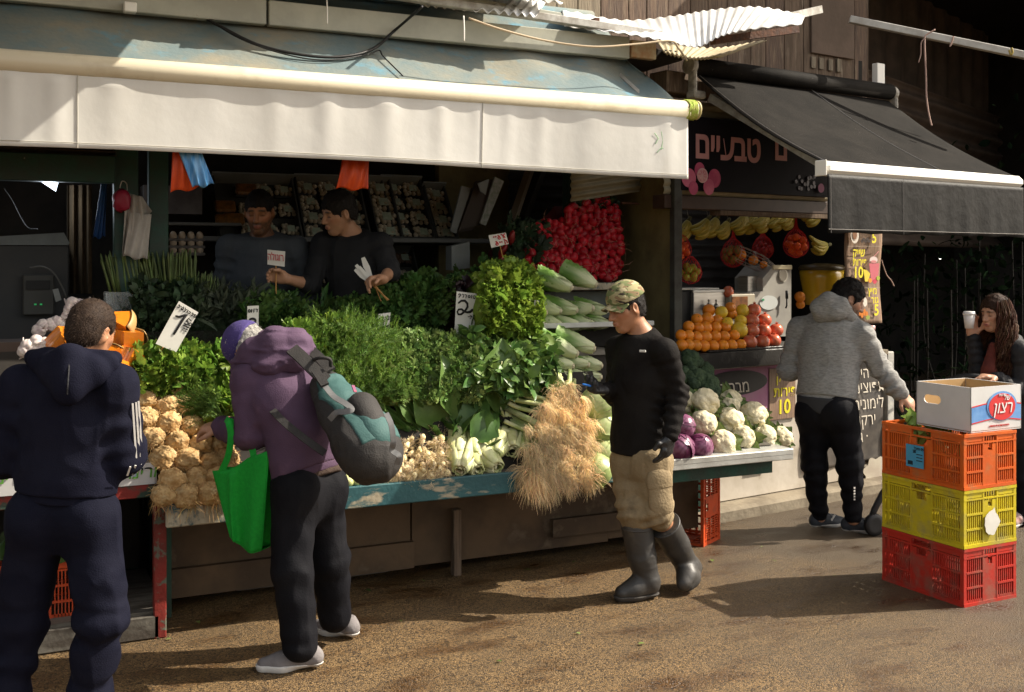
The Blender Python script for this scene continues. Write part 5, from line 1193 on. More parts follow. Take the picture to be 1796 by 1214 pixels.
# asparagus in clear boxes
M_asp=mat('asparagus_green',(.10,.14,.035),(.065,.09,.03),12,.5,rand=.3); M_clear=mat('clear_plastic',(.75,.78,.76),None,rough=.1,alpha=.22,spec=.6)
def asp_bunch(k):
    r=np.random.default_rng(1900+k); b=MB()
    for i in range(14):
        a=r.uniform(0,6.28); q=.028*math.sqrt(r.random()); c=V(q*math.cos(a),q*math.sin(a),0); L_=r.uniform(.23,.29); l=V(c[0]*.35+r.normal()*.008,c[1]*.3+r.normal()*.008,0)
        b.tube([c,c+l*.5+V(0,0,L_*.5),c+l+V(0,0,L_*.78),c+l*1.1+V(0,0,L_*.87),c+l*1.15+V(0,0,L_*.95),c+l*1.2+V(0,0,L_)],[.0065,.006,.0055,.0072,.0055,.001],6)
    return [('asparagus',proto_mesh(b,M_asp))]
ASP=[asp_bunch(k) for k in range(3)]
aspx=[(205,520,-.2,1),(222,520,-.14,1.05),(240,518,-.12,1.0),(258,520,-.05,1.05),(272,520,-.2,.95),(284,518,-.16,1),(298,516,-.02,1),(318,514,.02,1.),(334,514,.04,1.0),(348,530,.12,.75),(362,530,.1,.7),(376,532,.05,.65)]
for i,(px,py,tl,s) in enumerate(aspx):
    put('asparagus_bunch',ASP[i%3],onV(px,py+10,6.02+.02*(i%2)),frame(V(1,0,-tl),V(tl,.02,1)),s*.95,f'green asparagus bunch standing upright, {ORD[i]} from the left','asparagus','asparagus bunches standing in a row')
for i,(x0,x1) in enumerate(((186,236),(238,272))):
    a=onV(x0,548,5.97); c=onV(x1,512,5.97); b=MB(); wd=c[0]-a[0]; hh=c[2]-a[2]; z0=a[2]; cx=(a[0]+c[0])/2
    b.box((cx,5.97,z0+hh/2),(wd,.004,hh)); b.box((cx,6.10,z0+hh/2),(wd,.004,hh)); b.box((a[0],6.035,z0+hh/2),(.004,.126,hh)); b.box((c[0],6.035,z0+hh/2),(.004,.126,hh)); b.box((cx,6.035,z0),(wd,.126,.004))
    tag(b.build('clear_box',M_clear,None,loc=(cx,6.03,z0)),['wide clear plastic box holding the leftmost asparagus','narrow clear plastic box right of the wide one'][i],'plastic box')
# small fruit-and-leaf details: red peppers by the small red card
M_pep=mat('dark_red_pepper',(.22,.012,.010),(.15,.01,.01),10,.3)
for i,(px,py) in enumerate(((897,418),(882,440),(879,455))):
    b=MB(); b.blob((0,0,0),(.022,.022,.05),3,fn=lambda v:v*(1+.1*vn(v,2,i))[:,None]); o=b.build('red_pepper',M_pep,local=True,smooth=True); o.location=onV(px,py,6.2).tolist(); o.rotation_euler=(.3,.4*i,.2); tag(o,['upper','middle','lower'][i]+' dark red pepper beside the red-lettered card','pepper')
# ================================================================ price cards
def card(px4,v,label,lines,redtxt=False,stick=None,m=None):
    """card given by its pixel corners tl,tr,br,bl on the depth plane v"""
    P=[onV(x,y,v) for x,y in px4]; t=thing('price_card',label,'price card',P[3]); b=MB(); b.prism(P,V(0,.004,0)); b.build('card',m or M_card,t)
    xd=P[1]-P[0]; yd=P[0]-P[3]; w_=np.linalg.norm(xd); h_=np.linalg.norm(yd)
    if lines: strokes([[(q[0]*w_,q[1]*h_)+tuple(q[2:]) for q in ln] for ln in lines],P[3]-V(0,.002,0),xd,yd,w_*.05,M_redink if redtxt else M_ink,t)
    if stick is not None: b=MB(); b.tube([onV(*stick[0],v),onV(*stick[1],v+.03)],.0035,5); b.build('stick',M_stick,t)
    return t
def arc(cx,cy,rx,ry,a0,a1,n=8,w=None):
    return [(cx+rx*math.cos(R(a0+(a1-a0)*i/n)),cy+ry*math.sin(R(a0+(a1-a0)*i/n)))+((w,) if w else ()) for i in range(n+1)]
W=.006; w2=.0045
one=[(.20,.70,.009),(.33,.715,.011),(.50,.80,.011),(.58,.84,.012),(.54,.70,.012),(.50,.36,.011)]
l150=[one,[(.90,.77,W),(.74,.79,W),(.71,.71,W)],arc(.74,.685,.09,.035,80,-120,7,W),arc(.93,.70,.05,.032,0,360,10,w2),[(.68,.615,W),(.98,.625,W)],[(.74,.57,.004),(.80,.565,.004)],[(.86,.57,.004),(.93,.575,.004)],[(.74,.53,.004),(.78,.52,.004)],[(.86,.53,.004),(.94,.525,.004)]]
def scrib(x0,x1,y,h,n,w,seed):
    """a hand-written word: strung round letter strokes"""
    r=np.random.default_rng(seed); out=[]; st=(x1-x0)/n
    for i in range(n):
        x=x0+st*i; k=r.integers(0,4); e=h*r.uniform(.8,1.1)
        if k==0: out.append(arc(x+st*.45,y+e*.5,st*.36,e*.5,100,-150,7,w))
        elif k==1: out.append([(x+st*.2,y+e,w),(x+st*.7,y+e*.9,w),(x+st*.6,y+e*.3,w),(x+st*.3,y,w)])
        elif k==2: out.append(arc(x+st*.45,y+e*.5,st*.34,e*.5,0,360,9,w))
        else: out.append([(x+st*.5,y+e,w),(x+st*.45,y,w)])
    return out
heb_l=[arc(.10,.905,.035,.03,150,-100,6,.005),[(.20,.93,.004),(.19,.91,.004)],arc(.29,.905,.035,.035,90,-200,7,.005),[(.39,.94,.005),(.43,.90,.005),(.49,.93,.005)],[(.45,.915,.005),(.42,.86,.005)],[(.55,.93,.005),(.55,.88,.005)],[(.62,.92,.005),(.69,.92,.005),(.68,.88,.005),(.63,.89,.005)],arc(.79,.90,.035,.03,150,-80,6,.005),[(.87,.92,.004),(.87,.91,.004)],arc(.94,.90,.04,.03,0,360,8,.005)]
card([(314,528),(348,548),(309,618),(273,603)],5.30,'large tilted white card reading 1.50 above the celery roots',l150+heb_l,stick=((286,609),(275,626)))
three=arc(.42,.40,.26,.10,140,-90,8,.011)+arc(.42,.20,.30,.11,90,-150,8,.011)
card([(434,537),(454,536),(453,590),(433,590)],5.60,'narrow white card reading 3 above the purple beanie',[arc(.45,.50,.28,.08,140,-80,8,.011),arc(.42,.33,.34,.09,90,-150,8,.011)]+[arc(.16,.84,.08,.05,0,360,7,.005),[(.38,.89,.005),(.34,.79,.005)],[(.58,.90,.005),(.56,.79,.005)],[(.74,.89,.005),(.88,.88,.005),(.84,.79,.005)]],stick=((443,588),(443,604)))
card([(664,551),(685,548),(681,594),(661,597)],5.62,'small white card reading 15 above the dill',[[(.25,.40,.008),(.45,.50,.009),(.32,.16,.009)],[(.88,.50,.008),(.62,.48,.008),(.58,.36,.008)],arc(.66,.27,.22,.10,90,-150,7,.008)]+[arc(.20,.78,.09,.07,0,300,7,.005),[(.42,.85,.005),(.38,.70,.005)],[(.60,.86,.004),(.60,.82,.004)],arc(.80,.80,.1,.08,0,360,8,.005)],stick=((672,596),(671,606)))
two=[(.12,.73,.010),(.24,.79,.012),(.42,.80,.013),(.55,.74,.013),(.57,.66,.013),(.46,.56,.012),(.28,.47,.012),(.14,.46,.011),(.07,.52,.010),(.14,.58,.010),(.28,.59,.011),(.42,.545,.012),(.56,.53,.012),(.72,.55,.015),(.82,.60,.016)]
card([(801,511),(836,515),(831,588),(797,585)],5.52,'white card with a big swirling 2 in front of the dark lettuce',[two]+[[(.62,.43,.004),(.98,.44,.004)],[(.70,.47,.004),(.80,.45,.004)],[(.86,.48,.004),(.95,.47,.004)],[(.72,.39,.004),(.78,.41,.004)],[(.86,.40,.004),(.94,.385,.004)]]+[arc(.15,.92,.05,.028,170,-60,6,.0055),[(.15,.90,.005),(.12,.86,.005)],[(.28,.945,.005),(.36,.94,.005),(.32,.87,.005)],[(.42,.94,.005),(.50,.945,.005),(.46,.87,.005)],arc(.62,.91,.05,.028,0,360,8,.005),[(.75,.95,.005),(.74,.88,.005)],arc(.88,.91,.055,.032,140,-160,7,.0055)],stick=((813,587),(813,596)))
def yod(x,y,w=.007): return [(x,y+.05,w),(x-.01,y-.03,w)]
def gim(x,y,s=1): return arc(x,y-.05,.07*s,.09*s,60,400,9,.007)+[(x+.03,y+.09,.007),(x-.04,y+.17*s,.007)]
card([(857,413),(887,408),(892,428),(862,435)],5.95,'small white card with red Hebrew letters beside the radishes',[yod(.27,.80),yod(.38,.80),gim(.55,.72),[(.92,.92,.007),(.78,.80,.007),(.80,.62,.007),(.90,.62,.007),(.80,.84,.007),(.70,.92,.007)],gim(.36,.27,1),yod(.55,.32),yod(.66,.32),[(.80,.48,.007),(.94,.36,.007),(.96,.18,.007)],[(.82,.36,.007),(.82,.12,.007)]],True,stick=((877,431),(882,452)))
card([(946,528),(938,526),(931,573),(938,574)],5.40,'white card seen nearly edge-on left of the upper romaine',None)
# ================================================================ fruit on the juice bar
M_or=mat('orange_peel',(.72,.235,.012),(.66,.19,.008),6,.42,.35,220,spec=.45,bdist=.004,objrand=.10)
M_yo=mat('yellow_peel',(.72,.46,.02),(.62,.42,.03),6,.42,.35,200,spec=.45,bdist=.004)
M_po=mat('pomegranate_skin',(.52,.075,.04),(.60,.22,.09),5,.3,.1,40,spec=.5,c3=(.35,.02,.02),sc3=9,lo3=.5,hi3=.7)
M_lem=mat('lemon_lime_peel',(.42,.36,.03),(.32,.36,.03),7,.4,.3,200,spec=.4)
M_stem=mat('fruit_stem',(.10,.12,.03),None,rough=.8)
def fruit(m,r,el=1.,k=0,crown=False):
    b=MB(); b.blob((0,0,0),(r,r,r*el),4,fn=lambda v:v*(1+.02*vn(v,1.6,k*4))[:,None]*np.where(v[:,2:3]>.9,1-(v[:,2:3]-.9)*.7,1))
    s=MB()
    if crown:
        for i in range(6):
            a=i*math.pi/3; o=V(math.cos(a),math.sin(a),0); s.add([V(0,0,r*.93)+o*r*.16+V(-o[1],o[0],0)*r*.1,V(0,0,r*.93)+o*r*.16-V(-o[1],o[0],0)*r*.1,V(0,0,r*1.22)+o*r*.24],[(0,1,2)])
        s.lathe((0,0,r*.9),[(r*.2,0),(r*.15,r*.08),(r*.2,r*.16),(r*.1,r*.14)],10)
        return [('fruit',proto_mesh(b,m)),('crown',proto_mesh(s,m,False))]
    s.lathe((0,0,r*el*.90),[(r*.02,r*.06),(r*.09,r*.05),(r*.07,0)],8)
    return [('fruit',proto_mesh(b,m)),('stem_button',proto_mesh(s,M_stem))]
ORG=[fruit(M_or,.0375,.97,k) for k in range(2)]; YEL=[fruit(M_yo,.040,.98,3)]; POM=[fruit(M_po,.043,.93,k,True) for k in range(2)]
orr=[[(335,1005),(410,1005),(490,1010),(575,1015),(675,1013),(775,1010),(870,1006),(965,1000)],[(325,900),(412,905),(497,920),(590,920),(695,912),(790,912),(895,903)],[(410,808),(512,825),(595,822),(703,818),(803,818)],[(500,728),(610,725),(715,742)],[(625,636),(868,672),(855,605)]]
yel=[(950,845,1.45,'largest pale yellow pomelo at the right of the oranges'),(825,765,.95,'yellow fruit in the middle of the orange pyramid'),(965,748,1.1,'yellow grapefruit beside the second pomegranate row'),(760,655,1.1,'greenish yellow fruit at the top of the orange pyramid'),(985,640,1.2,'yellow grapefruit at the top beside the top pomegranate')]
pom=[[(1065,968),(1200,968),(1318,955)],[(1090,848),(1215,850),(1343,845)],[(1090,742),(1218,738)],[(1105,632)]]
RN=['bottom','second','third','fourth','top']
def zc(x,y): return 1140+x/6.07,440+y/6.07
for ri,row in enumerate(orr):
    for ci,(x,y) in enumerate(row):
        r=np.random.default_rng(ri*20+ci); p=onJ(*zc(x,y),-.10+.055*ri); put('orange',ORG[ci%2],p,rrot(r),(1.18 if (ri,ci) in((4,0),(1,3),(2,2),(3,1)) else 1.04),f'orange, {ORD[ci]} from the left in the {RN[ri]} row of the fruit pyramid','orange','oranges piled on the juice bar')
for i,(x,y,s,lb) in enumerate(yel):
    p=onJ(*zc(x,y),-.02+.03*i); put('grapefruit',YEL[0],p,rrot(np.random.default_rng(i)),s,lb,'grapefruit','yellow citrus in the fruit pyramid')
for ri,row in enumerate(pom):
    for ci,(x,y) in enumerate(row):
        r=np.random.default_rng(ri*9+ci+50); p=onJ(*zc(x,y),-.10+.055*ri); put('pomegranate',POM[ci%2],p,frame(V(1,0,0),V(r.normal()*.2,-.15,1)),1.16,f'red pomegranate, {ORD[ci]} from the left in the {RN[ri]} pomegranate row','pomegranate','pomegranates piled on the juice bar')
for x,y,s,lb in((1545/1,0,0,''),):pass
for i,(px,py,nm,pr,s,lb) in enumerate([(1277,512,'pomegranate',POM,1.0,'lone dark pomegranate behind the steel box'),(1403,521,'orange',ORG,1.1,'orange lying beside the yellow juice tank'),(1404,534,'orange',ORG,.9,'second orange low beside the juice machine')]):
    p=onJ(px,py,.30); put(nm,pr[0],p,rrot(np.random.default_rng(i+9)),s,lb,nm)
# slab tray lip under the fruit
b=MB(); jbox(b,-.45,.60,-.15,.42,ZC-.002,ZC+.012,.004); tag(b.build('fruit_tray',M_slab,None,loc=J(.1,0,ZC)),'black tray under the orange and pomegranate pyramid','tray')
# ---- machines on the counter
def px_box(b,x0,x1,y0,y1,bb,depth,bev=.004):
    p=onJ(x0,y1,bb); q=onJ(x1,y0,bb); a0,a1=ja(p),ja(q); b.box(J((a0+a1)/2,bb+depth/2,(p[2]+q[2])/2),(a1-a0,depth,q[2]-p[2]),M=MJ,bev=bev)
t=thing('coffee_machine','steel and black coffee machine with two small taps behind the oranges','machine',onJ(1240,560,.3))
b=MB(); px_box(b,1186,1218,511,575,.33,.3); b.build('black_side',M_black,t)
b=MB(); px_box(b,1217,1272,510,575,.30,.3); b.build('steel_body',M_steel,t)
b=MB(); px_box(b,1216,1272,508,514,.295,.01); b.build('trim',M_whitebar,t)
for x in(1243,1256):
    b=MB(); c=onJ(x,536,.27); b.lathe(c,[(.012,-.03),(.018,-.02),(.018,.004),(.010,.012),(.005,.02),(.005,.03),(.009,.034),(.004,.042),(0,.046)],12); b.build('tap',mat('chrome_dark',(.25,.23,.2),None,rough=.2,metal=.9),t,True)
b=MB(); px_box(b,1195,1262,505,509,.33,.25); b.build('towel',M_card,t)
t=thing('juice_machine','grey citrus juice machine with a sloping wire feed chute','machine',onJ(1350,590,.3))
poly=[(1313,590),(1313,513),(1338,511),(1338,488),(1357,466),(1388,466),(1388,590)]
b=MB(); b.prism([onJ(x,y,.28) for x,y in poly],jn*.28); b.build('body',M_greyp,t)
b=MB(); px_box(b,1282,1326,514,590,.26,.26,.012); b.build('side_tank',mat('cream_tank',(.36,.32,.24),None,rough=.4),t)
b=MB(); px_box(b,1284,1312,520,560,.252,.006); b.build('window',mat('amber_window',(.20,.07,.015),(.08,.03,.01),20,.2),t)
b=MB(); px_box(b,1357,1390,465,473,.268,.02); b.build('front_lip',mat('cream_lip',(.55,.48,.32),None,rough=.4),t)
def jdisc(px,py,rx,ry,bb,m,nm,th=.004):
    o=onJ(px,py,bb); s_=(o@FW)/F; q=MB(); q.prism([o+jd*rx*s_*1.2*math.cos(a)+V(0,0,ry*s_)*math.sin(a) for a in np.linspace(0,2*math.pi,32)[:-1]],-jn*th); return q.build(nm,m,t)
jdisc(1373,483,10,12,.277,mat('ring_grey',(.45,.42,.36),None),'port_ring'); jdisc(1373,483,8,10,.272,mat('port_glass',(.20,.18,.15),None,rough=.2),'port')
jdisc(1348,531,19,12.5,.276,mat('badge_white',(.5,.52,.5),None),'badge'); jdisc(1338,526,2.6,2,.270,mat('badge_green',(.05,.25,.12),None),'badge_mark')
b=MB(); c=onJ(1380,524,.25); b.tube([c+V(0,0,.06),c+V(0,0,.0)],.011,10); b.tube([c,c+V(0,0,-.05),c+V(-.01,0,-.07)],.006,8); b.build('lever',M_black,t,True)
b=MB(); px_box(b,1312,1336,484,512,.34,.10); b.build('splash_guard',M_steel,t)
# wire chute with oranges
A_=onJ(1292,444,.42); B_=onJ(1361,474,.34); ax=nrm(B_-A_); u1=nrm(np.cross(ax,V(0,0,1))); u2=np.cross(u1,ax); b=MB()
for k in range(14):
    a=k*2*math.pi/14; o=u1*math.cos(a)+u2*math.sin(a); b.tube([A_+o*.062,A_+(B_-A_)*.6+o*.062,B_+o*.025],.0022,4)
for f in(0,.35,.7): b.tube([A_+(B_-A_)*f+(u1*math.cos(a)+u2*math.sin(a))*(.062 if f<.6 else .055) for a in np.linspace(0,2*math.pi,20)],.0022,4)
b.build('wire_chute',M_steel,t)
for i,f in enumerate((.12,.42,.68)): put('orange',ORG[i%2],A_+(B_-A_)*f,rrot(np.random.default_rng(i+70)),1.0 if i<2 else .8,f'orange inside the wire feed chute, {ORD[i]} from its upper end','orange','oranges in the wire chute')
t=thing('juice_tank','yellow juice dispenser tank with a dark lid','tank',onJ(1441,530,.35))
c=onJ(1441,530,.40); s_=(c@FW)/F
b=MB(); b.lathe(c,[(.02,-.02),(28*s_,-.02),(33*s_,20*s_),(37*s_,42*s_),(38.5*s_,56*s_)],28); b.build('bowl',mat('yellow_juice_tank',(.55,.34,.015),(.48,.30,.02),4,.25,spec=.5,coat=.4),t,True)
b=MB(); b.lathe(c,[(39.5*s_,56*s_),(40*s_,60*s_),(36*s_,65*s_),(10*s_,68*s_),(0,68*s_)],28); b.build('lid',mat('dark_amber_lid',(.07,.05,.02),None,rough=.3),t,True)
# cups
for i,(px,n) in enumerate(((1171,5),(1184,5))):
    t=thing('cup_stack',['outer left stack of clear plastic cups by the corner post','second stack of clear plastic cups beside the coffee machine'][i],'cup stack',onJ(px,514,.30)); c=onJ(px,514,.30)
    for k in range(n): b=MB(); b.lathe(c+V(0,0,.028*k),[(.022,0),(.032,.10),(.034,.104),(.030,.10)],16); b.build('cup',M_clear,t,True)
t=thing('juice_cup','clear lidded cup of bright red juice on the counter end','cup',onJ(1526,610,.02)); c=onJ(1526,610,.02)
b=MB(); b.lathe(c,[(.028,0),(.036,.135),(.0,.135)],20); b.build('juice',mat('red_juice',(.60,.012,.02),None,rough=.2,spec=.5),t,True)
b=MB(); b.lathe(c,[(.0365,.136),(.039,.15),(.038,.168),(.0,.17)],20); b.build('lid',mat('pink_clear_lid',(.6,.35,.33),None,rough=.2),t,True)
t=thing('juice_cup','dark lidded cup beside the bright red juice','cup',onJ(1513,612,.05)); c=onJ(1513,612,.05)
b=MB(); b.lathe(c,[(.03,0),(.036,.12),(.0,.12)],20); b.build('drink',mat('dark_drink',(.05,.01,.015),None,rough=.2),t,True)
b=MB(); b.lathe(c,[(.037,.12),(.039,.135),(.0,.14)],20); b.build('lid',M_whitebar,t,True)
# hanging bananas
M_ban=mat('banana_peel',(.40,.30,.035),(.30,.26,.03),9,.5,.1,40,c3=(.06,.035,.015),sc3=22,lo3=.62,hi3=.70)
def hand(k,n=6):
    r=np.random.default_rng(2000+k); P=[]; cr=MB(); cr.tube([V(0,0,.03),V(0,0,.0),V(0,0,-.02)],[.012,.016,.018],8); P.append(('crown',proto_mesh(cr,mat('banana_crown',(.10,.09,.03),None))))
    for i in range(n):
        a=(i/(n-1)-.5)*1.7; row=i%2; b=MB(); o=V(math.sin(a),-math.cos(a)*.8,0); L_=.17*r.uniform(.92,1.05)
        pts=[V(0,0,-.01)+o*.012,o*.030+V(0,0,-.035),o*.052+V(.0,0,-.08),o*.066+V(-.018,-.01*row,-.128),o*.070+V(-.048,-.015*row,-.165),o*.068+V(-.072,-.015*row,-.182)]
        c=curve(pts,3); m=len(c); b.tube(c,[.006+.0125*math.sin(math.pi*min(1,max(0,(q/(m-1))*1.02)))**.55 if 0<q<m-1 else .005 for q in range(m)],7); P.append(('banana',proto_mesh(b,M_ban)))
    return P
BAN=[hand(0,6),hand(1,5),hand(2,7)]
bl=[(1208,402,.47,.7,1,.95),(1258,398,.47,.9,2,1.0),(1325,392,.44,.85,1,1.0),(1388,384,.36,.75,0,1.0),(1178,406,.45,.5,0,.95),(1242,400,.45,1.0,1,1.05),(1277,404,.45,.9,0,.9),(1308,390,.45,.75,2,1.05),(1345,390,.40,.85,0,1.0),(1370,386,.38,.7,1,1.0),(1434,374,.30,.8,2,1.15),(1452,430,.36,1.35,1,1.0)]
bn=['banana hand above the left orange bag','banana hand between the long one and the green-tipped one','banana hand left of the wire chute bag','banana hand tucked behind the bright orange bag','far left banana hand by the corner post','long banana hand hanging second from the left','short green-tipped banana hand third from the left','banana hand hanging over the lemon bag','banana hand left of the reddish one','banana hand next to the bright orange bag','big banana hand under the awning valance','banana hand lying on the yellow juice tank']
for i,(px,py,bb,tl,k,s) in enumerate(bl):
    p=onJ(px,py-(16 if i<11 else 0),bb); z=nrm(V(.8*tl,-.05,1)) if i<11 else nrm(V(1,-.1,.25)); put('banana_hand',BAN[k],p,frame(nrm(np.cross(V(0,1,.1),z)),z),s,bn[i],'bananas','banana hands hung over the juice bar')
    if i<11: b=MB(); b.tube(curve([p+V(0,0,.01),p+V(-.01,0,.05),p+V(-.025,0,.12)],4),.0016,5); tag(b.build('wire_hook',M_galv,None,loc=p),'thin wire hook holding the '+bn[i][:60],'hook','wire hooks over the juice bar')
b=MB(); jbox(b,aL,aR,.42,.44,onJ(1300,366,.43)[2],onJ(1300,363,.43)[2]); tag(b.build('hanging_rail',M_rust,None,loc=onJ(1300,365,.43)),'thin rusty rail the fruit hooks hang from','rail')
# net bags
M_net=mat('red_net',(.55,.03,.03),None,rough=.6); M_neto=mat('orange_skin_in_net',(.68,.12,.012),(.60,.08,.01),8,.4,.1,60)
def net(px,py,bb,rr,n,m,label,fl,ct,topy,seed,fr=.030):
    r=np.random.default_rng(seed); c=onJ(px,py,bb); top=onJ(px,topy,bb); t=thing('net_bag',label,'net bag',c,group='net bags of fruit hung over the juice bar'); b=MB()
    prof=[(top[2]-c[2],.006),(rr*1.5,.016),(rr*.95,rr*.72),(0.,rr*1.08),(-rr*.75,rr*.8),(-rr*1.1,.012)]
    prof=[p for p in prof if p[0]<=top[2]-c[2]]
    pc=curve([V(z,q,0) for z,q in prof],4)
    for sg in(-1,1):
        for k in range(16): b.tube([c+V(math.cos(k*.3927+sg*i*.13)*q[1],math.sin(k*.3927+sg*i*.13)*q[1],q[0]) for i,q in enumerate(pc)],.0013,3,cap=False)
    b.build('net',M_net,t)
    me=fruit(m,fr,.97,seed)[0][1]; sp=[]
    for _ in range(4000):
        q=r.normal(size=3); q=q/np.linalg.norm(q)*rr*.72*r.random()**.15*V(1,1,1.0)
        if all(np.linalg.norm(q-a)>fr*1.55 for a in sp): sp.append(q)
        if len(sp)>=n: break
    for q in sp: put(ct.replace(' ','_'),[(ct,me)],c+q,rrot(r),1.,fl,ct,fl)
net(1190,438,.45,.085,13,M_neto,'red net bag of oranges at the left end','orange inside the left red net bag','orange',372,1)
net(1211,478,.42,.075,15,M_lem,'net bag of yellow-green lemons low beside the cups','lemon inside the low net bag','lemon',450,2,.026)
net(1286,447,.47,.085,15,mat('dull_lemon',(.22,.17,.035),(.18,.13,.03),8,.5),'net bag of dull yellow lemons in the middle','dull lemon inside the middle net bag','lemon',398,3,.027)
net(1338,437,.50,.075,11,mat('dark_red_fruit',(.32,.03,.02),(.25,.02,.02),8,.4),'dark red net bag behind the wire chute','red fruit inside the dark red net bag','fruit',390,4)
net(1396,430,.34,.088,15,M_neto,'bright red-orange net bag of tangerines near the valance','tangerine inside the bright net bag','tangerine',380,5)
# ================================================================ crates and boxes in front
def crate(name,M,label,Lx,Ly,Hh,m,solid=.24,labelled=False):
    t=thing(name,label,'crate',M[1],group='plastic produce crates'); O=np.asarray(M[1],float); X,Y,Z=M[0][:,0],M[0][:,1],M[0][:,2]
    def side(o,xd,nn,L_,nm):
        b=MB(); MM=np.stack([xd,nn,Z],1)
        def q(x0,x1,z0,z1,d=.012,dd=0): b.box(o+xd*(x0+x1)/2+Z*(z0+z1)/2-nn*(d/2-dd),(x1-x0,d,z1-z0),M=MM)
        q(0,L_,0,.016,.018,.004); q(0,L_,Hh-.014,Hh,.020,.005); q(0,L_,Hh*.82,Hh*.82+.008,.016,.003)
        c0,c1=L_*(.5-solid/2),L_*(.5+solid/2)
        xs=[0,L_*.06,c0-.008,c0,c1,c1+.008,L_*.94,L_]
        q(0,.02,0,Hh,.014,.002); q(L_-.02,L_,0,Hh,.014,.002); q(c0-.010,c0,0,Hh,.014,.002); q(c1,c1+.010,0,Hh,.014,.002)
        q(L_*.075,L_*.075+.008,.0,Hh,.014,.002) if L_>.4 else None
        for a,e in((.02,c0-.01),(c1+.01,L_-.02)):
            n=max(3,int((e-a)/.0135))
            for k in range(1,n): x=a+(e-a)*k/n; q(x-.0026,x+.0026,.012,Hh*.83,.008)
            for f in(.30,.56): q(a,e,Hh*f,Hh*f+.010,.016,.003)
            q(a,e,.014,.03,.008); q(a,e,Hh*.86,Hh-.01,.007)
        q(c0,c1,.014,Hh*.68,.008); # solid plate
        q(c0,c0+.03,Hh*.68,Hh*.80,.008); q(c1-.03,c1,Hh*.68,Hh*.80,.008)
        b.build(nm,m,t); return
    side(O,X,-Y,Lx,'side_wall'); side(O+Y*Ly,X,Y,Lx,'side_wall'); side(O,Y,-X,Ly,'end_wall'); side(O+X*Lx,Y,X,Ly,'end_wall')
    b=MB(); MM=np.stack([X,Y,Z],1)
    for k in range(7): b.box(O+X*Lx/2+Y*(Ly*(k+.5)/7)+Z*.008,(Lx,.014,.010),M=MM)
    for k in range(9): b.box(O+X*(Lx*(k+.5)/9)+Y*Ly/2+Z*.008,(.014,Ly,.009),M=MM)
    b.build('floor_grid',m,t); return t
M_cr_o=mat('orange_plastic',(.62,.115,.012),(.52,.09,.012),5,.45,.1,40,c3=(.35,.15,.06),sc3=14,lo3=.52,hi3=.8)
M_cr_y=mat('yellow_plastic',(.56,.45,.015),(.46,.37,.02),5,.45,.1,40,c3=(.30,.26,.10),sc3=12,lo3=.5,hi3=.8)
M_cr_r=mat('red_plastic',(.46,.028,.016),(.36,.03,.02),5,.5,.1,40,c3=(.24,.10,.07),sc3=10,lo3=.48,hi3=.75)
M_cr_ro=mat('red_orange_plastic',(.50,.065,.014),(.40,.05,.014),5,.5,.1,40,c3=(.2,.06,.03),sc3=10,lo3=.55,hi3=.8)
cf_=onZ(1690,1066,0); cl_=onZ(1547,1030,0); cr_=onZ(1781,1054,0)
cX=nrm(cl_-cf_); cX=nrm(RT*-.45+FW*.893); cY=nrm(RT*.893+FW*.45); LXc=.528; LYc=.376; cl_=cf_+cX*LXc; cr_=cf_+cY*LYc
# frame with X along the long side; origin at the front corner, Y pointing right is turned to keep it right-handed
Mc=np.stack([-cX,cY if np.cross(-cX,cY)[2]>0 else -cY,V(0,0,1)],1); Oc=cl_
if np.dot(Mc[:,1],cY)<0: Oc=cl_+cY*LYc
hs_=[.285,.285,.275]; z=0
for i,(m,lb) in enumerate([(M_cr_r,'dusty red plastic crate at the bottom of the street stack'),(M_cr_y,'yellow plastic crate in the middle of the street stack'),(M_cr_o,'orange crate with blue label on top of the street stack')]):
    t=crate('plastic_crate',(Mc,Oc+V(0,0,z)),lb,LXc,LYc,hs_[i],m)
    if i==2:
        MM=np.stack([-cX,cY,V(0,0,1)],1); c=cf_+cX*LXc*.56-cY*.012+V(0,0,z+.125); b=MB(); b.box(c,(.115,.003,.115),M=np.stack([cX,-cY,V(0,0,1)],1)); lab=b.build('paper_label',mat('blue_paper',(.06,.30,.50),None,rough=.5),t)
        text('20',.022,c-cY*.003+V(0,0,.018)-cX*.0,-cX,V(0,0,1),M_ink,lab,rev=False); text('05 מיכל',.020,c-cY*.003+V(0,0,.035)-cX*.03,-cX,V(0,0,1),M_ink,lab)
        for k in range(3): b=MB(); b.box(c-cY*.0025+V(0,0,.012-.016*k)-cX*(.032),(.04,.001,.004),M=np.stack([cX,-cY,V(0,0,1)],1)); b.build('print_line',M_ink,lab)
        b=MB()
        for k in range(10): b.box(c-cY*.0025+V(0,0,-.036)+cX*(.012+.0035*k),(.0012+.0008*(k%3),.001,.020),M=np.stack([cX,-cY,V(0,0,1)],1))
        b.build('barcode',M_ink,lab)
    if i==1:
        c=cf_+cY*LYc*.5-cX*.010+V(0,0,z+.115); b=MB(); r=np.random.default_rng(3); poly=[c+cY*(.050+.005*r.normal())*math.cos(a)+V(0,0,(.062+.005*r.normal())*math.sin(a)) for a in np.linspace(0,2*math.pi,22)[:-1]]; b.prism(poly,-cX*.002); b.build('torn_label',M_card,t)
    z+=hs_[i]+.002
ztop=z
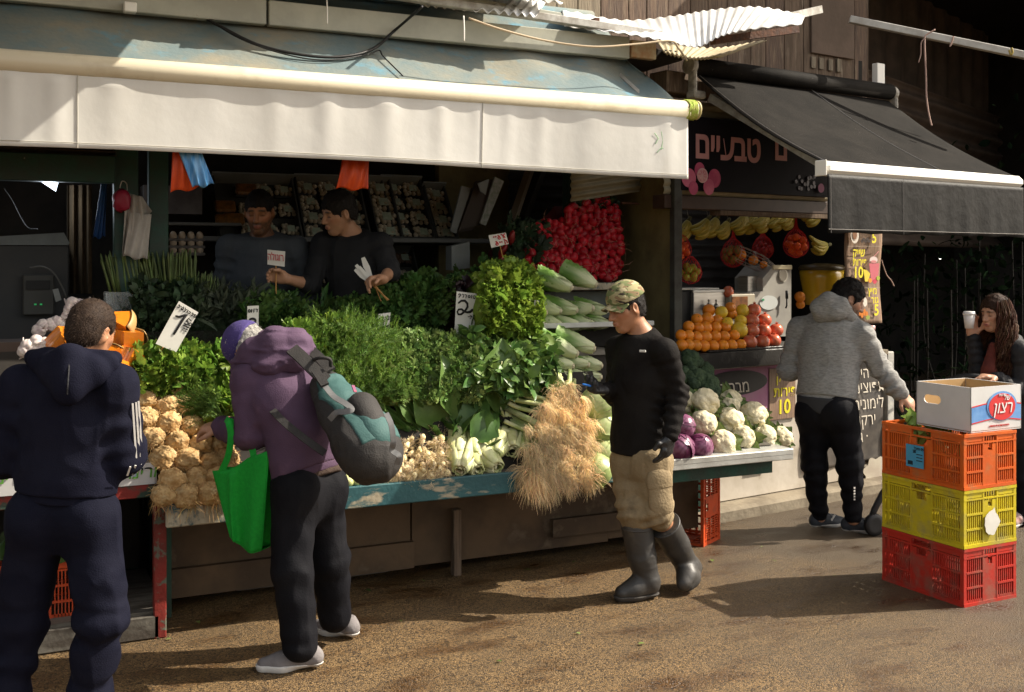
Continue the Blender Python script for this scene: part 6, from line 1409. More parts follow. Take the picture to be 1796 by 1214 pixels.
# leaves inside the crates
rg=np.random.default_rng(12)
def crate_leaves(n,zc_,name,label,xr=(.05,.95),sz=.12):
    P=np.array([Oc-0*cX+Mc[:,0]*LXc*rg.uniform(*xr)+Mc[:,1]*LYc*rg.uniform(.22,.78)+V(0,0,zc_+rg.uniform(-.03,.03)) for _ in range(n)]); D=rg.normal(size=(n,3))+V(0,0,.35); b=MB(); v,f=leafgeo('big',P,D,rg.normal(size=(n,3))+V(0,0,1.4),rg.uniform(.6,1.1,n)*sz); b.add(v,f); tag(b.build(name,leafmat('lettuce_scraps',(.26,.38,.09),(.18,.29,.06),.45,.25,.3),None,True,loc=P[0]),label,'lettuce',kind='stuff')
crate_leaves(46,ztop-.03,'lettuce_leaves','pale lettuce leaves filling the top orange crate',(.12,.42),.11)
crate_leaves(30,ztop-.13,'lettuce_leaves','lettuce leaves seen through the orange crate slots',(.2,.8),.09)
crate_leaves(20,ztop-.40,'lettuce_leaves','greens seen through the handle of the yellow crate',(.3,.8),.08)
# cardboard box on top, shifted to the right
M_cbox=mat('white_box_card',(.62,.61,.60),(.56,.55,.54),4,.6,.05,20); M_kraft=mat('kraft_card',(.36,.22,.09),(.40,.25,.11),6,.8)
# front corner of the box stands above the front corner of the crate, corners from the picture at the right depth
bf=onZ(1703,760,ztop); bX=nrm(RT*-.45+FW*.893); bY=nrm(RT*.893+FW*.45); bLx=.345; bLy=.365; bH=.225
t=thing('cardboard_box','open white cardboard box with blue and red print on the crate stack','box',bf)
up=V(0,0,1); th=.006
def wall(o,xd,L_,nn,hole=False,nm='wall'):
    b=MB(); b.cur=0
    def pr(pl,off_=0): b.prism([o+xd*x+up*z_ for x,z_ in pl],-nn*th)
    if not hole: pr([(0,0),(L_,0),(L_,bH),(0,bH)])
    else:
        hc,hz,hw,hh=L_*.70,bH*.63,.055,.022
        an=np.linspace(-math.pi/2,math.pi/2,7)
        pr([(0,0),(L_,0),(L_,hz-hh),(0,hz-hh)]); pr([(0,hz+hh),(L_,hz+hh),(L_,bH),(0,bH)])
        pr([(0,hz-hh),(hc-hw+hh,hz-hh)]+[(hc-hw+hh-hh*math.cos(a),hz+hh*math.sin(a)) for a in an[1:-1]]+[(hc-hw+hh,hz+hh),(0,hz+hh)])
        pr([(L_,hz+hh),(hc+hw-hh,hz+hh)]+[(hc+hw-hh+hh*math.cos(a),hz+hh*math.sin(a)) for a in an[::-1][1:-1]]+[(hc+hw-hh,hz-hh),(L_,hz-hh)])
    ob=b.build(nm,M_cbox,t)
    return ob
wl=wall(bf,bX,bLx,-bY,True); wr=wall(bf+bY*.0,bY,bLy,-bX); wall(bf+bY*bLy,bX,bLx,bY); wall(bf+bX*bLx,bY,bLy,bX)
b=MB(); b.prism([bf+up*.004,bf+bX*bLx+up*.004,bf+bX*bLx+bY*bLy+up*.004,bf+bY*bLy+up*.004],up*.005); b.build('bottom',M_kraft,t)
for o,xd,L_,nn in((bf,bX,bLx,-bY),(bf,bY,bLy,-bX),(bf+bY*bLy,bX,bLx,bY),(bf+bX*bLx,bY,bLy,bX)):
    if o is bf and xd is bX: continue
    b=MB(); b.prism([o-nn*(th+.001)+xd*.01+up*.01,o-nn*(th+.001)+xd*(L_-.01)+up*.01,o-nn*(th+.001)+xd*(L_-.01)+up*(bH-.002),o-nn*(th+.001)+xd*.01+up*(bH-.002)],-nn*.002); b.build('kraft_lining',M_kraft,t)
nx=-bX; Mblue=mat('box_blue',(.10,.25,.55),(.16,.33,.62),14,.6); Mred=mat('box_red',(.58,.035,.035),None,rough=.6)
def onw(x,z_): return bf+bY*bLy*x+up*bH*z_+nx*.0015
def band(x0,x1,zf0,zf1,m,nm,l=.0,n=12):
    b=MB(); b.sheet(lambda x,y:onw(x0+(x1-x0)*x,0)+nx*l+up*bH*((zf0(x0+(x1-x0)*x))*(1-y)+zf1(x0+(x1-x0)*x)*y),n,1,.0012,nx); b.build(nm,m,wr)
wv=lambda x:.05*math.sin(x*4.2-.6)
band(.01,.99,lambda x:.24+wv(x),lambda x:.58+wv(x),Mblue,'blue_band'); band(.01,.99,lambda x:.58+wv(x),lambda x:.605+wv(x),Mred,'red_line',.0008); band(.01,.99,lambda x:.215+wv(x),lambda x:.24+wv(x),Mred,'red_line',.0008)
c=onw(.60,.55); b=MB(); b.prism([c+nx*.0015+bY*bLy*.30*math.cos(a)+up*bH*.33*math.sin(a) for a in np.linspace(0,2*math.pi,36)[:-1]],nx*.001); b.build('blue_disc',Mblue,wr)
b=MB(); b.prism([c+nx*.003+bY*bLy*.265*math.cos(a)+up*bH*.30*math.sin(a)-up*.004 for a in np.linspace(0,2*math.pi,36)[:-1]],nx*.001); b.build('red_disc',Mred,wr)
Mw=mat('box_white_ink',(.75,.74,.72),None); text('רצון',.085,c+nx*.005-up*.035,bY,up,Mw,wr,shear=.25,bold=.0); text('של',.038,c+nx*.005+up*.028+bY*.03,bY,up,Mw,wr,shear=.2); text('מזרעות',.018,c+nx*.005+up*.05,bY,up,Mw,wr)
text('פירות וירקות טריים מהשדה',.013,onw(.55,.10),bY,up,Mred,wr)
# plain crates: upright one under the silver table, one on the low shelf of the left stand
p0=onZ(1250,944,0); ang=.35; X3=V(math.cos(ang),math.sin(ang),0); Y3=V(-math.sin(ang),math.cos(ang),0)
o3=onZ(1262,945,0); crate('plastic_crate',(np.stack([V(0,0,1),V(-.50,.87,0)*1.0,np.cross(V(0,0,1),V(-.5,.87,0))],1),o3+np.cross(V(0,0,1),V(-.5,.87,0))*-.0),'red-orange crate standing on end under the silver table',.45,.30,.24,M_cr_ro)
crate('plastic_crate',(np.eye(3),onV(-40,1108,5.22)),'red-orange crate on the low shelf behind the navy trousers',.46,.34,.27,M_cr_ro)
b=MB(); rg=np.random.default_rng(22); n=30; o=onV(-40,1108,5.22); P=np.array([o+V(rg.uniform(.02,.44),rg.uniform(.03,.3),.27+rg.uniform(-.02,.05)) for _ in range(n)]); v,f=leafgeo('big',P,rg.normal(size=(n,3))+V(0,0,.6),rg.normal(size=(n,3)),rg.uniform(.08,.15,n)); b.add(v,f); tag(b.build('leafy_greens',L_kale,None,True,loc=o),'dark greens heaped in the crate behind the navy trousers','greens',kind='stuff')
# ================================================================ inside the stall
M_punnet=mat('black_punnet',(.015,.015,.014),None,rough=.35); M_mush=mat('mushroom_cap',(.42,.36,.27),(.33,.27,.19),12,.6); M_mushb=mat('brown_mushroom',(.12,.07,.045),(.08,.05,.035),12,.6); M_film=mat('printed_film',(.34,.38,.30),(.25,.30,.22),30,.3)
M_cratew=mat('grey_tray_card',(.24,.25,.24),(.19,.20,.19),5,.6)
def punnet(m,k):
    r=np.random.default_rng(2100+k); b=MB(); b.box((0,0,-.012),(.135,.10,.035),bev=.008); q=MB()
    for i in range(15): q.blob((((i%4)-1.5)*.031+r.normal()*.005,((i//4)-1.5)*.024+r.normal()*.005,.014+r.uniform(-.004,.01)),(.0165,.0165,.014),2)
    l=MB(); l.box((.008,0,.033),(.055,.055,.003)); return [('tray',proto_mesh(b,M_punnet,False)),('mushrooms',proto_mesh(q,m)),('film_label',proto_mesh(l,M_film,False))]
PUN=[punnet(M_mush,0),punnet(M_mush,1)]; PUNB=[punnet(M_mushb,2)]
def mtray(x0,x1,y0,y1,v,cols,rows,label,pr=PUN,tilt=.95,lean=0.,skip=()):
    a=onV(x0,y1,v); c=onV(x1,y0,v); wd=c[0]-a[0]; hh=(c[2]-a[2])/math.sin(tilt); X=V(1,0,0); Yv=V(0,math.cos(tilt),math.sin(tilt)); Z=np.cross(X,Yv); M=np.stack([X,Yv,Z],1)
    if lean: M=rotm((0,1,0),lean)@M
    t=thing('mushroom_carton',label,'carton',a,group='cartons of mushroom punnets'); b=MB()
    w=lambda x,y,z:a+M@V(x,y,z)
    b.box(w(wd/2,hh/2,-.03),(wd,hh,.008),M=M); 
    for x in(0,wd): b.box(w(x,hh/2,.01),(.010,hh,.09),M=M)
    b.box(w(wd/2,0,.01),(wd,.010,.09),M=M); b.build('walls',mat('dark_tray_card',(.05,.05,.045),None),t)
    b=MB(); b.box(w(wd/2,hh+.006,.02),(wd+.02,.012,.12),M=M); b.build('top_edge',M_cratew,t)
    for j in range(rows):
        for i in range(cols):
            if (i,j) in skip: continue
            k=(i*3+j)%len(pr); put('mushroom_punnet',pr[k],w(wd*(i+.5)/cols,hh*(j+.5)/rows,.0),M,min(wd/cols/.145,hh/rows/.108),'film-wrapped mushroom punnet in the '+label.split(' carton')[0]+' carton','mushrooms','mushroom punnets on the back shelves')
for i,a in enumerate([(386,528,316,422,6.95,4,3,'leftmost tilted carton of mushrooms behind the grey sweater',PUN,.95,0,((0,2),(0,1),(0,0))),(534,648,318,424,6.98,3,4,'second tilted carton of mushrooms behind the vendor in black'),(662,704,318,424,7.0,1,4,'narrow third carton of mushrooms'),(690,760,318,424,7.02,2,4,'fourth tilted carton of mushrooms'),(764,800,330,424,7.0,1,4,'shaded fifth carton of mushrooms'),
   (560,640,440,540,6.95,2,3,'lower left carton of brown mushrooms',PUN+PUNB),(676,742,440,535,6.98,2,3,'lower right carton of mixed mushrooms',PUN+PUNB)]): mtray(*a)
for i,(px,py) in enumerate(((395,362),(410,384),(396,386),(432,332))):
    b=MB(); b.box((0,0,0),(.13,.03,.085),bev=.01); o=b.build('tomato_punnet',mat('orange_fruit_pack',(.22,.09,.02),(.10,.05,.02),40,.3),local=True); o.location=onV(px,py,6.92).tolist(); o.rotation_euler=(-.6,0,0); tag(o,['upper left','lower right','lower left','top'][i]+' dim orange fruit pack beside the grey-sweater vendor','fruit pack')
slab('back_shelf','dark shelf edge under the upper mushroom cartons','shelf',(2.0,6.93,1.845),(2.1,.30,.03),mat('shelf_edge_grey',(.10,.10,.095),None,rough=.6))
slab('back_shelf','dark low shelf under the lower mushroom cartons','shelf',(2.2,6.93,1.36),(1.7,.30,.03),mat('shelf_edge_grey',(0,0,0)))
# leaning cartons and pole at the right
t=thing('leaning_carton','tall white-edged carton leaning by the radish leaves','carton',onV(845,400,6.75))
b=MB(); b.prism([onV(x,y,6.75) for x,y in((842,392),(852,396),(884,318),(868,310))],V(0,.02,0)); b.build('edge',mat('printed_edge',(.32,.31,.28),(.2,.22,.16),30,.6),t)
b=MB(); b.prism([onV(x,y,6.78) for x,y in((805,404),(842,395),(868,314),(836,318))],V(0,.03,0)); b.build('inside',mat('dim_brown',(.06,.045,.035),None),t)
b=MB(); b.prism([onV(x,y,6.72) for x,y in((838,322),(858,314),(852,342),(843,336))],V(0,.01,0)); b.build('flap',M_cratew,t)
t=thing('leaning_carton','shaded carton tilted left of the tall white-edged one','carton',onV(800,400,6.8))
b=MB(); b.prism([onV(x,y,6.8) for x,y in((790,405),(800,410),(826,330),(810,326))],V(0,.02,0)); b.build('edge',M_cratew,t)
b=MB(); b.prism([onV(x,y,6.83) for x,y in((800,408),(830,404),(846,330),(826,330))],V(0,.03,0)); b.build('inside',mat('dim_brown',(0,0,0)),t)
b=MB(); b.bar(onV(893,405,6.7),onV(930,296,6.9),.05,.04); tag(b.build('leaning_pole',mat('dim_wood',(.14,.11,.075),None,rough=.8),None,loc=onV(893,405,6.7)),'wooden pole leaning beside the yellow back wall','pole')
b=MB(); b.bar(onV(912,385,6.95),onV(946,298,7.05),.10,.05); tag(b.build('dark_plank',M_darkwall,None,loc=onV(912,385,6.95)),'dark plank leaning behind the wooden pole','plank')
b=MB(); b.prism([onV(x,y,6.0) for x,y in((804,494),(862,490),(862,504),(812,508))],V(0,.12,0)); tag(b.build('wood_block',M_teal_worn,None,loc=onV(804,500,6.0)),'short pale wooden block above the purple lettuce','wood')
b=MB(); b.prism([onV(x,y,6.5) for x,y in((792,432),(824,424),(824,470),(792,474))],V(0,.1,0)); tag(b.build('carton',M_cratew,None,loc=onV(792,470,6.5)),'dim grey carton behind the shaded greens','carton')
# egg trays on a shelf
slab('egg_shelf','grey shelf board above the egg trays','shelf',onV(325,394,6.85),(.62,.3,.02),mat('shelf_edge_grey',(0,0,0)))
M_egg=mat('egg_shell',(.36,.29,.22),(.3,.24,.18),9,.6)
EG=MB(); EG.blob((0,0,0),(.021,.021,.027),3); EGM=[('egg',proto_mesh(EG,M_egg))]
for j in range(3):
    o=onV(266,440-(j)*12.5,6.55); b=MB(); b.box(o+V(.145,.06,-.018),(.31,.16,.018),bev=.005); tag(b.build('egg_tray',mat('grey_pulp',(.10,.09,.085),None,rough=.9),None,loc=o),['lowest','middle','uppermost'][j]+' grey egg tray in the shaded stack','egg tray','egg trays stacked by the white bags')
    for i in range(6): put('egg',EGM,o+V(.02+.05*i,.0,.006),None,1.,'egg in the front row of the '+['lowest','middle','uppermost'][j]+' egg tray','egg','eggs in the shaded trays')
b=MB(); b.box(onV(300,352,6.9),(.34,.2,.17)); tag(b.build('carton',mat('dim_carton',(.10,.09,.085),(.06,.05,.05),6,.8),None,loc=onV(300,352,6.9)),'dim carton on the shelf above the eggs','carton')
# hanging bags
def bagsheet(quad,v,m,name,label,loc=None,th=.012,fold=.01,parent=None,kind='plastic bag'):
    b=MB(); A=[onV(x,y,v) for x,y in quad]
    b.sheet(lambda x,y:(A[0]*(1-x)+A[1]*x)*(1-y)+(A[3]*(1-x)+A[2]*x)*y+V(0,-fold*math.sin(x*17+3*y)*(.3+.7*y)-.02*math.sin(math.pi*x)*math.sin(math.pi*y),.008*math.sin(x*9)*y),22,16,th,(0,-1,0))
    o=b.build(name,m,parent,True,loc=None if parent else A[0])
    return tag(o,label,kind) if parent is None else o
M_bagr=mat('red_orange_bag',(.68,.085,.015),(.55,.06,.012),9,.4,.3,25,trans=.25,stretch=(5,1,.6)); M_bagb=mat('blue_bag',(.06,.27,.60),(.22,.45,.72),9,.35,.4,25,trans=.2,stretch=(7,1,.8)); M_bagw=mat('whitish_bag',(.50,.47,.43),(.40,.37,.33),6,.5,.3,14,trans=.3)
bagsheet([(303,262),(330,262),(362,327),(299,338)],5.34,M_bagr,'plastic_bags','sheaf of red-orange plastic bags hanging left under the valance')
bagsheet([(312,262),(352,262),(375,324),(338,329)],5.31,M_bagb,'plastic_bags','sheaf of blue plastic bags hanging over the red ones')
bagsheet([(602,276),(648,276),(645,333),(590,331)],5.36,M_bagr,'plastic_bags','single red-orange bag sheaf hanging right under the valance')
bagsheet([(220,338),(250,345),(266,372),(214,452)],5.95,M_bagw,'plastic_bags','crumpled whitish bags hanging on the green post',fold=.025)
bagsheet([(228,372),(266,376),(258,456),(216,450)],5.93,M_bagw,'plastic_bags','long whitish bag sheaf below the crumpled ones')
b=MB(); b.blob(onV(214,352,5.94),(.045,.03,.06),3,fn=lambda v:v*(1+.2*vn(v,2.5))[:,None]); tag(b.build('plastic_bags',mat('magenta_bag',(.30,.02,.05),None,rough=.4,trans=.2),None,True,loc=onV(214,352,5.94)),'small crumpled magenta bag beside the whitish bags','plastic bag')
b=MB(); b.tube(curve([onV(210,330,5.98),onV(214,318,5.97),onV(222,322,5.96),onV(223,334,5.95)],5),.003,5); tag(b.build('wire_hook',M_galv,None,loc=onV(214,325,5.96)),'bent wire hook on the green post holding bags','hook')
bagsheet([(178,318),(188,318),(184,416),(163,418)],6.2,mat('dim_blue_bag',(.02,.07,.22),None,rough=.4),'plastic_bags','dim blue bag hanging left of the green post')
# lamp-lit back room
t=thing('work_lamp','lit bare white lamp hanging in the dark left room','lamp',onV(85,318,6.6))
Le=mat('lamp_glow',(.85,.92,1.0),None,emit=9.0)
c=onV(88,317,6.6); b=MB(); b.lathe(c,[(.0,.03),(.035,.025),(.05,.0),(.03,-.012),(0,-.014)],16); b.build('bulb',Le,t,True)
b=MB(); b.prism([onV(x,y,6.62) for x,y in((65,314),(104,313),(98,336))],V(0,.01,0)); b.build('reflector',mat('lamp_reflector',(.6,.65,.7),None,emit=.45),t)
lp=bpy.data.lights.new('work_lamp_light','POINT'); lp.energy=1.6; lp.color=(.8,.9,1); lp.shadow_soft_size=.05; lo_=bpy.data.objects.new('lamp_light',lp); COL.objects.link(lo_); lo_.parent=t; lo_.location=(0,-.05,-.12)
t=thing('drinks_fridge','dark cabinet with a pale top edge in the left back room','cabinet',onV(50,560,6.5))
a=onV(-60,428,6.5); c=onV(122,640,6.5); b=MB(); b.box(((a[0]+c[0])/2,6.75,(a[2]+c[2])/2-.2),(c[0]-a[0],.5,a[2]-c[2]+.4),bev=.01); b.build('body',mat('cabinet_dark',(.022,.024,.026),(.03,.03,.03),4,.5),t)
b=MB(); b.prism([onV(x,y,6.48) for x,y in((-60,418),(112,408),(122,426),(120,430),(-60,430))],V(0,.4,0)); b.build('top_cover',mat('pale_cover',(.16,.19,.20),(.12,.14,.15),5,.5),t)
t=thing('control_box','grey control box with small green lights in the left room','control box',onV(68,520,6.42))
b=MB(); px=[onV(40,553,6.44),onV(95,482,6.44)]; b.box(((px[0][0]+px[1][0])/2,6.46,(px[0][2]+px[1][2])/2),(px[1][0]-px[0][0],.06,px[1][2]-px[0][2]),bev=.006); b.build('case',mat('grey_case',(.055,.055,.05),None,rough=.6),t)
b=MB(); b.box(onV(67,500,6.42),(.12,.01,.05)); b.build('display',M_black,t)
for x in(62,72): b=MB(); b.box(onV(x,534,6.425),(.012,.01,.008)); b.build('indicator',mat('green_led',(.05,.5,.15),None,emit=.15),t)
b=MB(); b.prism([onV(x,y,6.3) for x,y in((92,508),(102,506),(108,526),(98,530))],V(0,.004,0)); tag(b.build('small_card',M_cratew,None,loc=onV(100,518,6.3)),'small dim card standing above the garlic bunch','card')
wire('cable',[onV(6,330,6.6),onV(20,350,6.6),onV(38,385,6.58),onV(50,400,6.55),onV(66,402,6.5)],.003,mat('white_cable',(.05,.05,.048),None),'white cable drooping in the dark left room')
wire('cable',[onV(52,470,6.4),onV(75,468,6.38),(onV(95,480,6.38)),onV(110,505,6.38),onV(116,522,6.38)],.005,mat('grey_cable',(.10,.10,.095),None),'grey cable curving over the control box')
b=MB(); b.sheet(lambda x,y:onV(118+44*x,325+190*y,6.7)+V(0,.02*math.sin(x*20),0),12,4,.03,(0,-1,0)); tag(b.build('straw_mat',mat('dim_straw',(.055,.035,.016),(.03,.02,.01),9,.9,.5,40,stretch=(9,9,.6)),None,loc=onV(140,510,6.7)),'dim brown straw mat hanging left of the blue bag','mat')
# plants in the dark hall
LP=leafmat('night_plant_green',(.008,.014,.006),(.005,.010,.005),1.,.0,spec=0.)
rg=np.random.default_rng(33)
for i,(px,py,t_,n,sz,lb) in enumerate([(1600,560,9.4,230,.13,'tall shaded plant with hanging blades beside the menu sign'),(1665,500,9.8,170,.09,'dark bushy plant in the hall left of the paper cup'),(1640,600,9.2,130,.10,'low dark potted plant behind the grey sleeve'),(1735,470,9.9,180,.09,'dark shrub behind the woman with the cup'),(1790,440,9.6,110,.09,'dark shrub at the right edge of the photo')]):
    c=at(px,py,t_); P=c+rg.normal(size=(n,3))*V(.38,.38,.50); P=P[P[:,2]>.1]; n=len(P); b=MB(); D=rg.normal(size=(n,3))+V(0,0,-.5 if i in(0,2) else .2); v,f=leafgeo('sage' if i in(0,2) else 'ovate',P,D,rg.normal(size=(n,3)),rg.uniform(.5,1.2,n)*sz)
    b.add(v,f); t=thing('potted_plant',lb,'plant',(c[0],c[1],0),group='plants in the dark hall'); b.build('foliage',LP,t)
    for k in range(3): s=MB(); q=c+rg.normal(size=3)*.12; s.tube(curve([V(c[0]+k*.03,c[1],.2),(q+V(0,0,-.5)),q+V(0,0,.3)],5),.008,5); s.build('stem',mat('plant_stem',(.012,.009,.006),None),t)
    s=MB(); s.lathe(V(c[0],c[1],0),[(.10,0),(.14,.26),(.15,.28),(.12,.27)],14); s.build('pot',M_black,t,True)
t=thing('hall_lamp','tiny lit lamp far inside the dark hall','lamp',at(1649,452,11.5)); b=MB(); b.blob(at(1649,452,11.5),(.018,.018,.018),2); b.build('bulb',mat('hall_lamp_glow',(1,.95,.85),None,emit=2.5),t,True)
# ================================================================ people
def CW(a,b,c=0.): return RT*a+FW*b+UPV*c      # camera-side directions: right, away, up
def cmesh(S,res,name,m,parent,paint=None,base=None):
    v,f=S.mesh(res); me=npmesh(v,f,name)
    if paint is not None: setcol(me,paint(v))
    me.polygons.foreach_set('use_smooth',[True]*len(me.polygons)); return link(name,me,m,parent)
def ridge(P,sc,amp,seed=0,pw=2.):
    n=vn(P*np.asarray(sc,np.float32),1.,seed*3.7)+.5*vn(P*np.asarray(sc,np.float32)*2.1,1.,seed*5.1); return amp*.62*((1-np.minimum(np.abs(n),1))**3-.22)
def wrinkles(parts):
    """parts: list of (scale vec, amp, seed, centre or None, radius)"""
    def f(P,d):
        o=np.zeros(len(P),np.float32); near=np.abs(d)<.04
        if near.any():
            Q=P[near]; e=np.zeros(len(Q),np.float32)
            for sc,amp,seed,c,r in parts:
                w_=ridge(Q,sc,amp,seed)
                if c is not None: w_=w_*np.exp(-((Q-np.asarray(c,np.float32))**2).sum(1)/r**2)
                e+=w_
            o[near]=e
        return d-o
    return f
def sleeve_w(a,b,amp,per,seed):
    """rings of folds across a limb"""
    a=np.asarray(a,np.float32); ax=nrm(np.asarray(b)-a).astype(np.float32); L_=float(np.linalg.norm(np.asarray(b)-a))
    def f(Q):
        s=(Q-a)@ax; g=np.clip(s/L_,0,1); rr=np.sqrt(np.maximum(((Q-a)**2).sum(1)-s*s,0)); w_=np.exp(-(np.maximum(rr-.09,0)/.03)**2)*np.exp(-(np.minimum(s+.03,0)/.03)**2)*np.exp(-(np.maximum(s-L_,0)/.02)**2)
        return amp*np.sin(s*2*math.pi/per+2.5*vn(Q,9,seed))*(.35+.65*vn(Q,7,seed+3)**2*2)*w_
    return f
def with_sleeves(base,sl):
    def f(P,d):
        d=base(P,d) if base else d; near=np.abs(d)<.04
        if near.any():
            Q=P[near]; e=np.zeros(len(Q),np.float32)
            for s in sl: e+=s(Q)
            d=d.copy(); d[near]-=e
        return d
    return f
SKIN={'tan':(.36,.17,.09),'pale':(.46,.25,.16),'olive':(.36,.19,.11),'brown':(.30,.13,.06)}
M_skin=mat('skin',(1,1,1),vcol=True,rough=.5,spec=.35,bump=.08,bsc=120,c2=None)
def add_hand(S,w,dr,pn,th,curl=(.5,.5,.55,.6),s=1.,k=.012,thumb=.0,spread=0.):
    w=np.asarray(w,float); dr=nrm(dr); pn=nrm(np.asarray(pn)-dr*np.dot(pn,dr)); th=nrm(np.asarray(th)-dr*np.dot(th,dr)-pn*np.dot(th,pn))
    S.cone(w,w+dr*.03*s,.026*s,.027*s,.02,(pn,1.35)); S.cone(w+dr*.03*s,w+dr*.078*s,.030*s,.036*s,.02,(pn,2.0)); S.cone(w+dr*.03*s+th*.018*s,w+dr*.075*s+th*.02*s,.017*s,.015*s,.02); S.cone(w+dr*.03*s-th*.018*s,w+dr*.075*s-th*.024*s,.016*s,.013*s,.02)
    ln=[.072,.079,.073,.057]
    for i in range(4):
        o=w+dr*(.088-.006*abs(i-1))*s+th*(.030-.0205*i)*s; d=nrm(dr+th*spread*(1.5-i)); a=curl[i]; p=o; r=.0098*s
        for q,f in enumerate((.45,.31,.24)):
            d=nrm(d*math.cos(a*(.8 if q==0 else 1))+pn*math.sin(a*(.8 if q==0 else 1))); e=p+d*ln[i]*f*s; S.cone(p,e,r,r*.92,k if q==0 else .004); p=e; r*=.92
    o=w+dr*.028*s+th*.026*s+pn*.004; d=nrm(dr*.6+th*(.75-thumb)+pn*(.25+thumb)); e=o+d*.046*s; S.cone(o,e,.0135*s,.0115*s,.018); d=nrm(dr*.85+th*(.15-thumb*.6)+pn*(.35+thumb)); S.cone(e,e+d*.032*s,.0115*s,.0088*s,.005)
def head_frame(hf,hu):
    z=nrm(hu); x=nrm(np.asarray(hf)-z*np.dot(hf,z)); return np.stack([x,np.cross(z,x),z],1)
def add_head(S,c,Mh,s=1.,fem=False):
    h=lambda x,y,z: np.asarray(c)+Mh@(np.array([x,y,z])*s); X,Y,Z=Mh.T
    S.ell(h(-.010,0,.036),np.array([.097,.076,.090])*s,Mh,.02); S.ell(h(.030,0,-.040),np.array([.063,.057,.072])*s,Mh,.03)
    for g in(-1,1):
        S.cone(h(-.012,g*.050,-.030),h(.052,g*.017,-.098),.026*s,.019*s,.025); S.cone(h(.045,g*.044,-.012),h(.062,g*.034,-.020),.024*s,.019*s,.02)
    S.cone(h(.062,-.010,-.100),h(.062,.010,-.100),.019*s,.019*s,.02)
    S.cone(h(.074,-.034,.024),h(.074,.034,.024),.015*s,.015*s,.015)
    for g in(-1,1): S.ell(h(.096,g*.031,.003),np.array([.018,.017,.010])*s,Mh,.012,'s')
    for g in(-1,1): S.ell(h(.0745,g*.031,.003),np.array([.013,.0155,.0115])*s,Mh,.004)
    S.cone(h(.088,0,.014),h(.110,0,-.030),.0085*s,.0125*s,.010)
    for g in(-1,1): S.cone(h(.096,g*.011,-.035),h(.100,g*.010,-.034),.0095*s,.009*s,.007)
    S.cone(h(.091,-.017,-.0605),h(.096,0,-.058),.0055*s,.0062*s,.006); S.cone(h(.091,.017,-.0605),h(.096,0,-.058),.0055*s,.0062*s,.006); S.cone(h(.090,-.013,-.071),h(.090,.013,-.071),.0072*s,.0072*s,.006)
    S.cone(h(.100,-.016,-.0655),h(.100,.016,-.0655),.0022*s,.0022*s,.004,None,'s')
    for g in(-1,1):
        Me=Mh@rotm((0,0,1),g*.35); S.ell(h(-.008,g*.078,-.004),np.array([.021,.009,.032])*s,Me,.008); S.ell(h(-.002,g*.086,.0),np.array([.010,.007,.018])*s,Me,.006,'s')
def face_paint(c,Mh,s,skin,beard=0.,lips=(.36,.13,.10),brow=(.02,.013,.010),extra=None,gloves=None):
    sk=np.array(SKIN[skin])
    def f(v):
        q=(v-np.asarray(c,np.float32))@Mh/s; x,y,z=q.T; col=np.tile(sk,(len(v),1)); n=vn(v,55)[:,None]; col*=1+.10*n
        r=((x-.05)**2+y**2+z**2)<.02
        def mix(m,cc): 
            nonlocal col
            col=col*(1-m[:,None])+np.array(cc)*m[:,None]
        sm=lambda a,b,t: np.clip((t-a)/(b-a),0,1)
        mix(.35*np.exp(-(((y.__abs__()-.045)/.02)**2+((z+.025)/.02)**2))*(x>.03),(.45,.16,.10))
        if beard:
            m=sm(-.030,-.052,z+.25*(x-.06)*(x<.06))*sm(-.035,-.005,x)*(x<.2)*(z>-.155)*beard; m*=1-np.exp(-(y/.021)**2-((z+.066)/.0085)**2)*(x>.08); m=m*(.75+.35*vn(v,130)); mix(np.clip(m,0,1),(.035,.022,.016))
            m=np.exp(-((z+.049)/.006)**2)*(np.abs(y)<.027)*(x>.08)*beard; mix(np.clip(m*.8,0,1),(.03,.02,.015))
        m=sm(.03,.005,x-.25*(z-.02))*sm(-.075,-.045,z)*(np.abs(y)<.081)*(1-np.exp(-((x+.008)/.024)**4-((z+.004)/.036)**4)); mix(np.clip(m*(.8+.4*vn(v,150)),0,1)*.9,(.018,.012,.009))
        mix(.85*np.exp(-(y/.019)**4-((z+.0655)/.010)**4)*(x>.082),lips)
        mix(.9*np.exp(-(y/.016)**4-((z+.0655)/.0016)**2)*(x>.084),(.08,.03,.025))
        mix(np.clip(1.2*np.exp(-((np.abs(y)-.031)/.020)**4-((z-.0265+.18*np.maximum(np.abs(y)-.03,0))/.0052)**2),0,1)*(x>.05),brow)
        mix(np.clip(1.1*np.exp(-((np.abs(y)-.031)/.0145)**4-((z+.003)/.0028)**2),0,1)*(x>.055),(.02,.012,.01))
        mix(.35*np.exp(-((np.abs(y)-.031)/.016)**4-((z-.006)/.011)**2)*(x>.055),sk*.45)
        return np.clip(col,0,1)
    return f
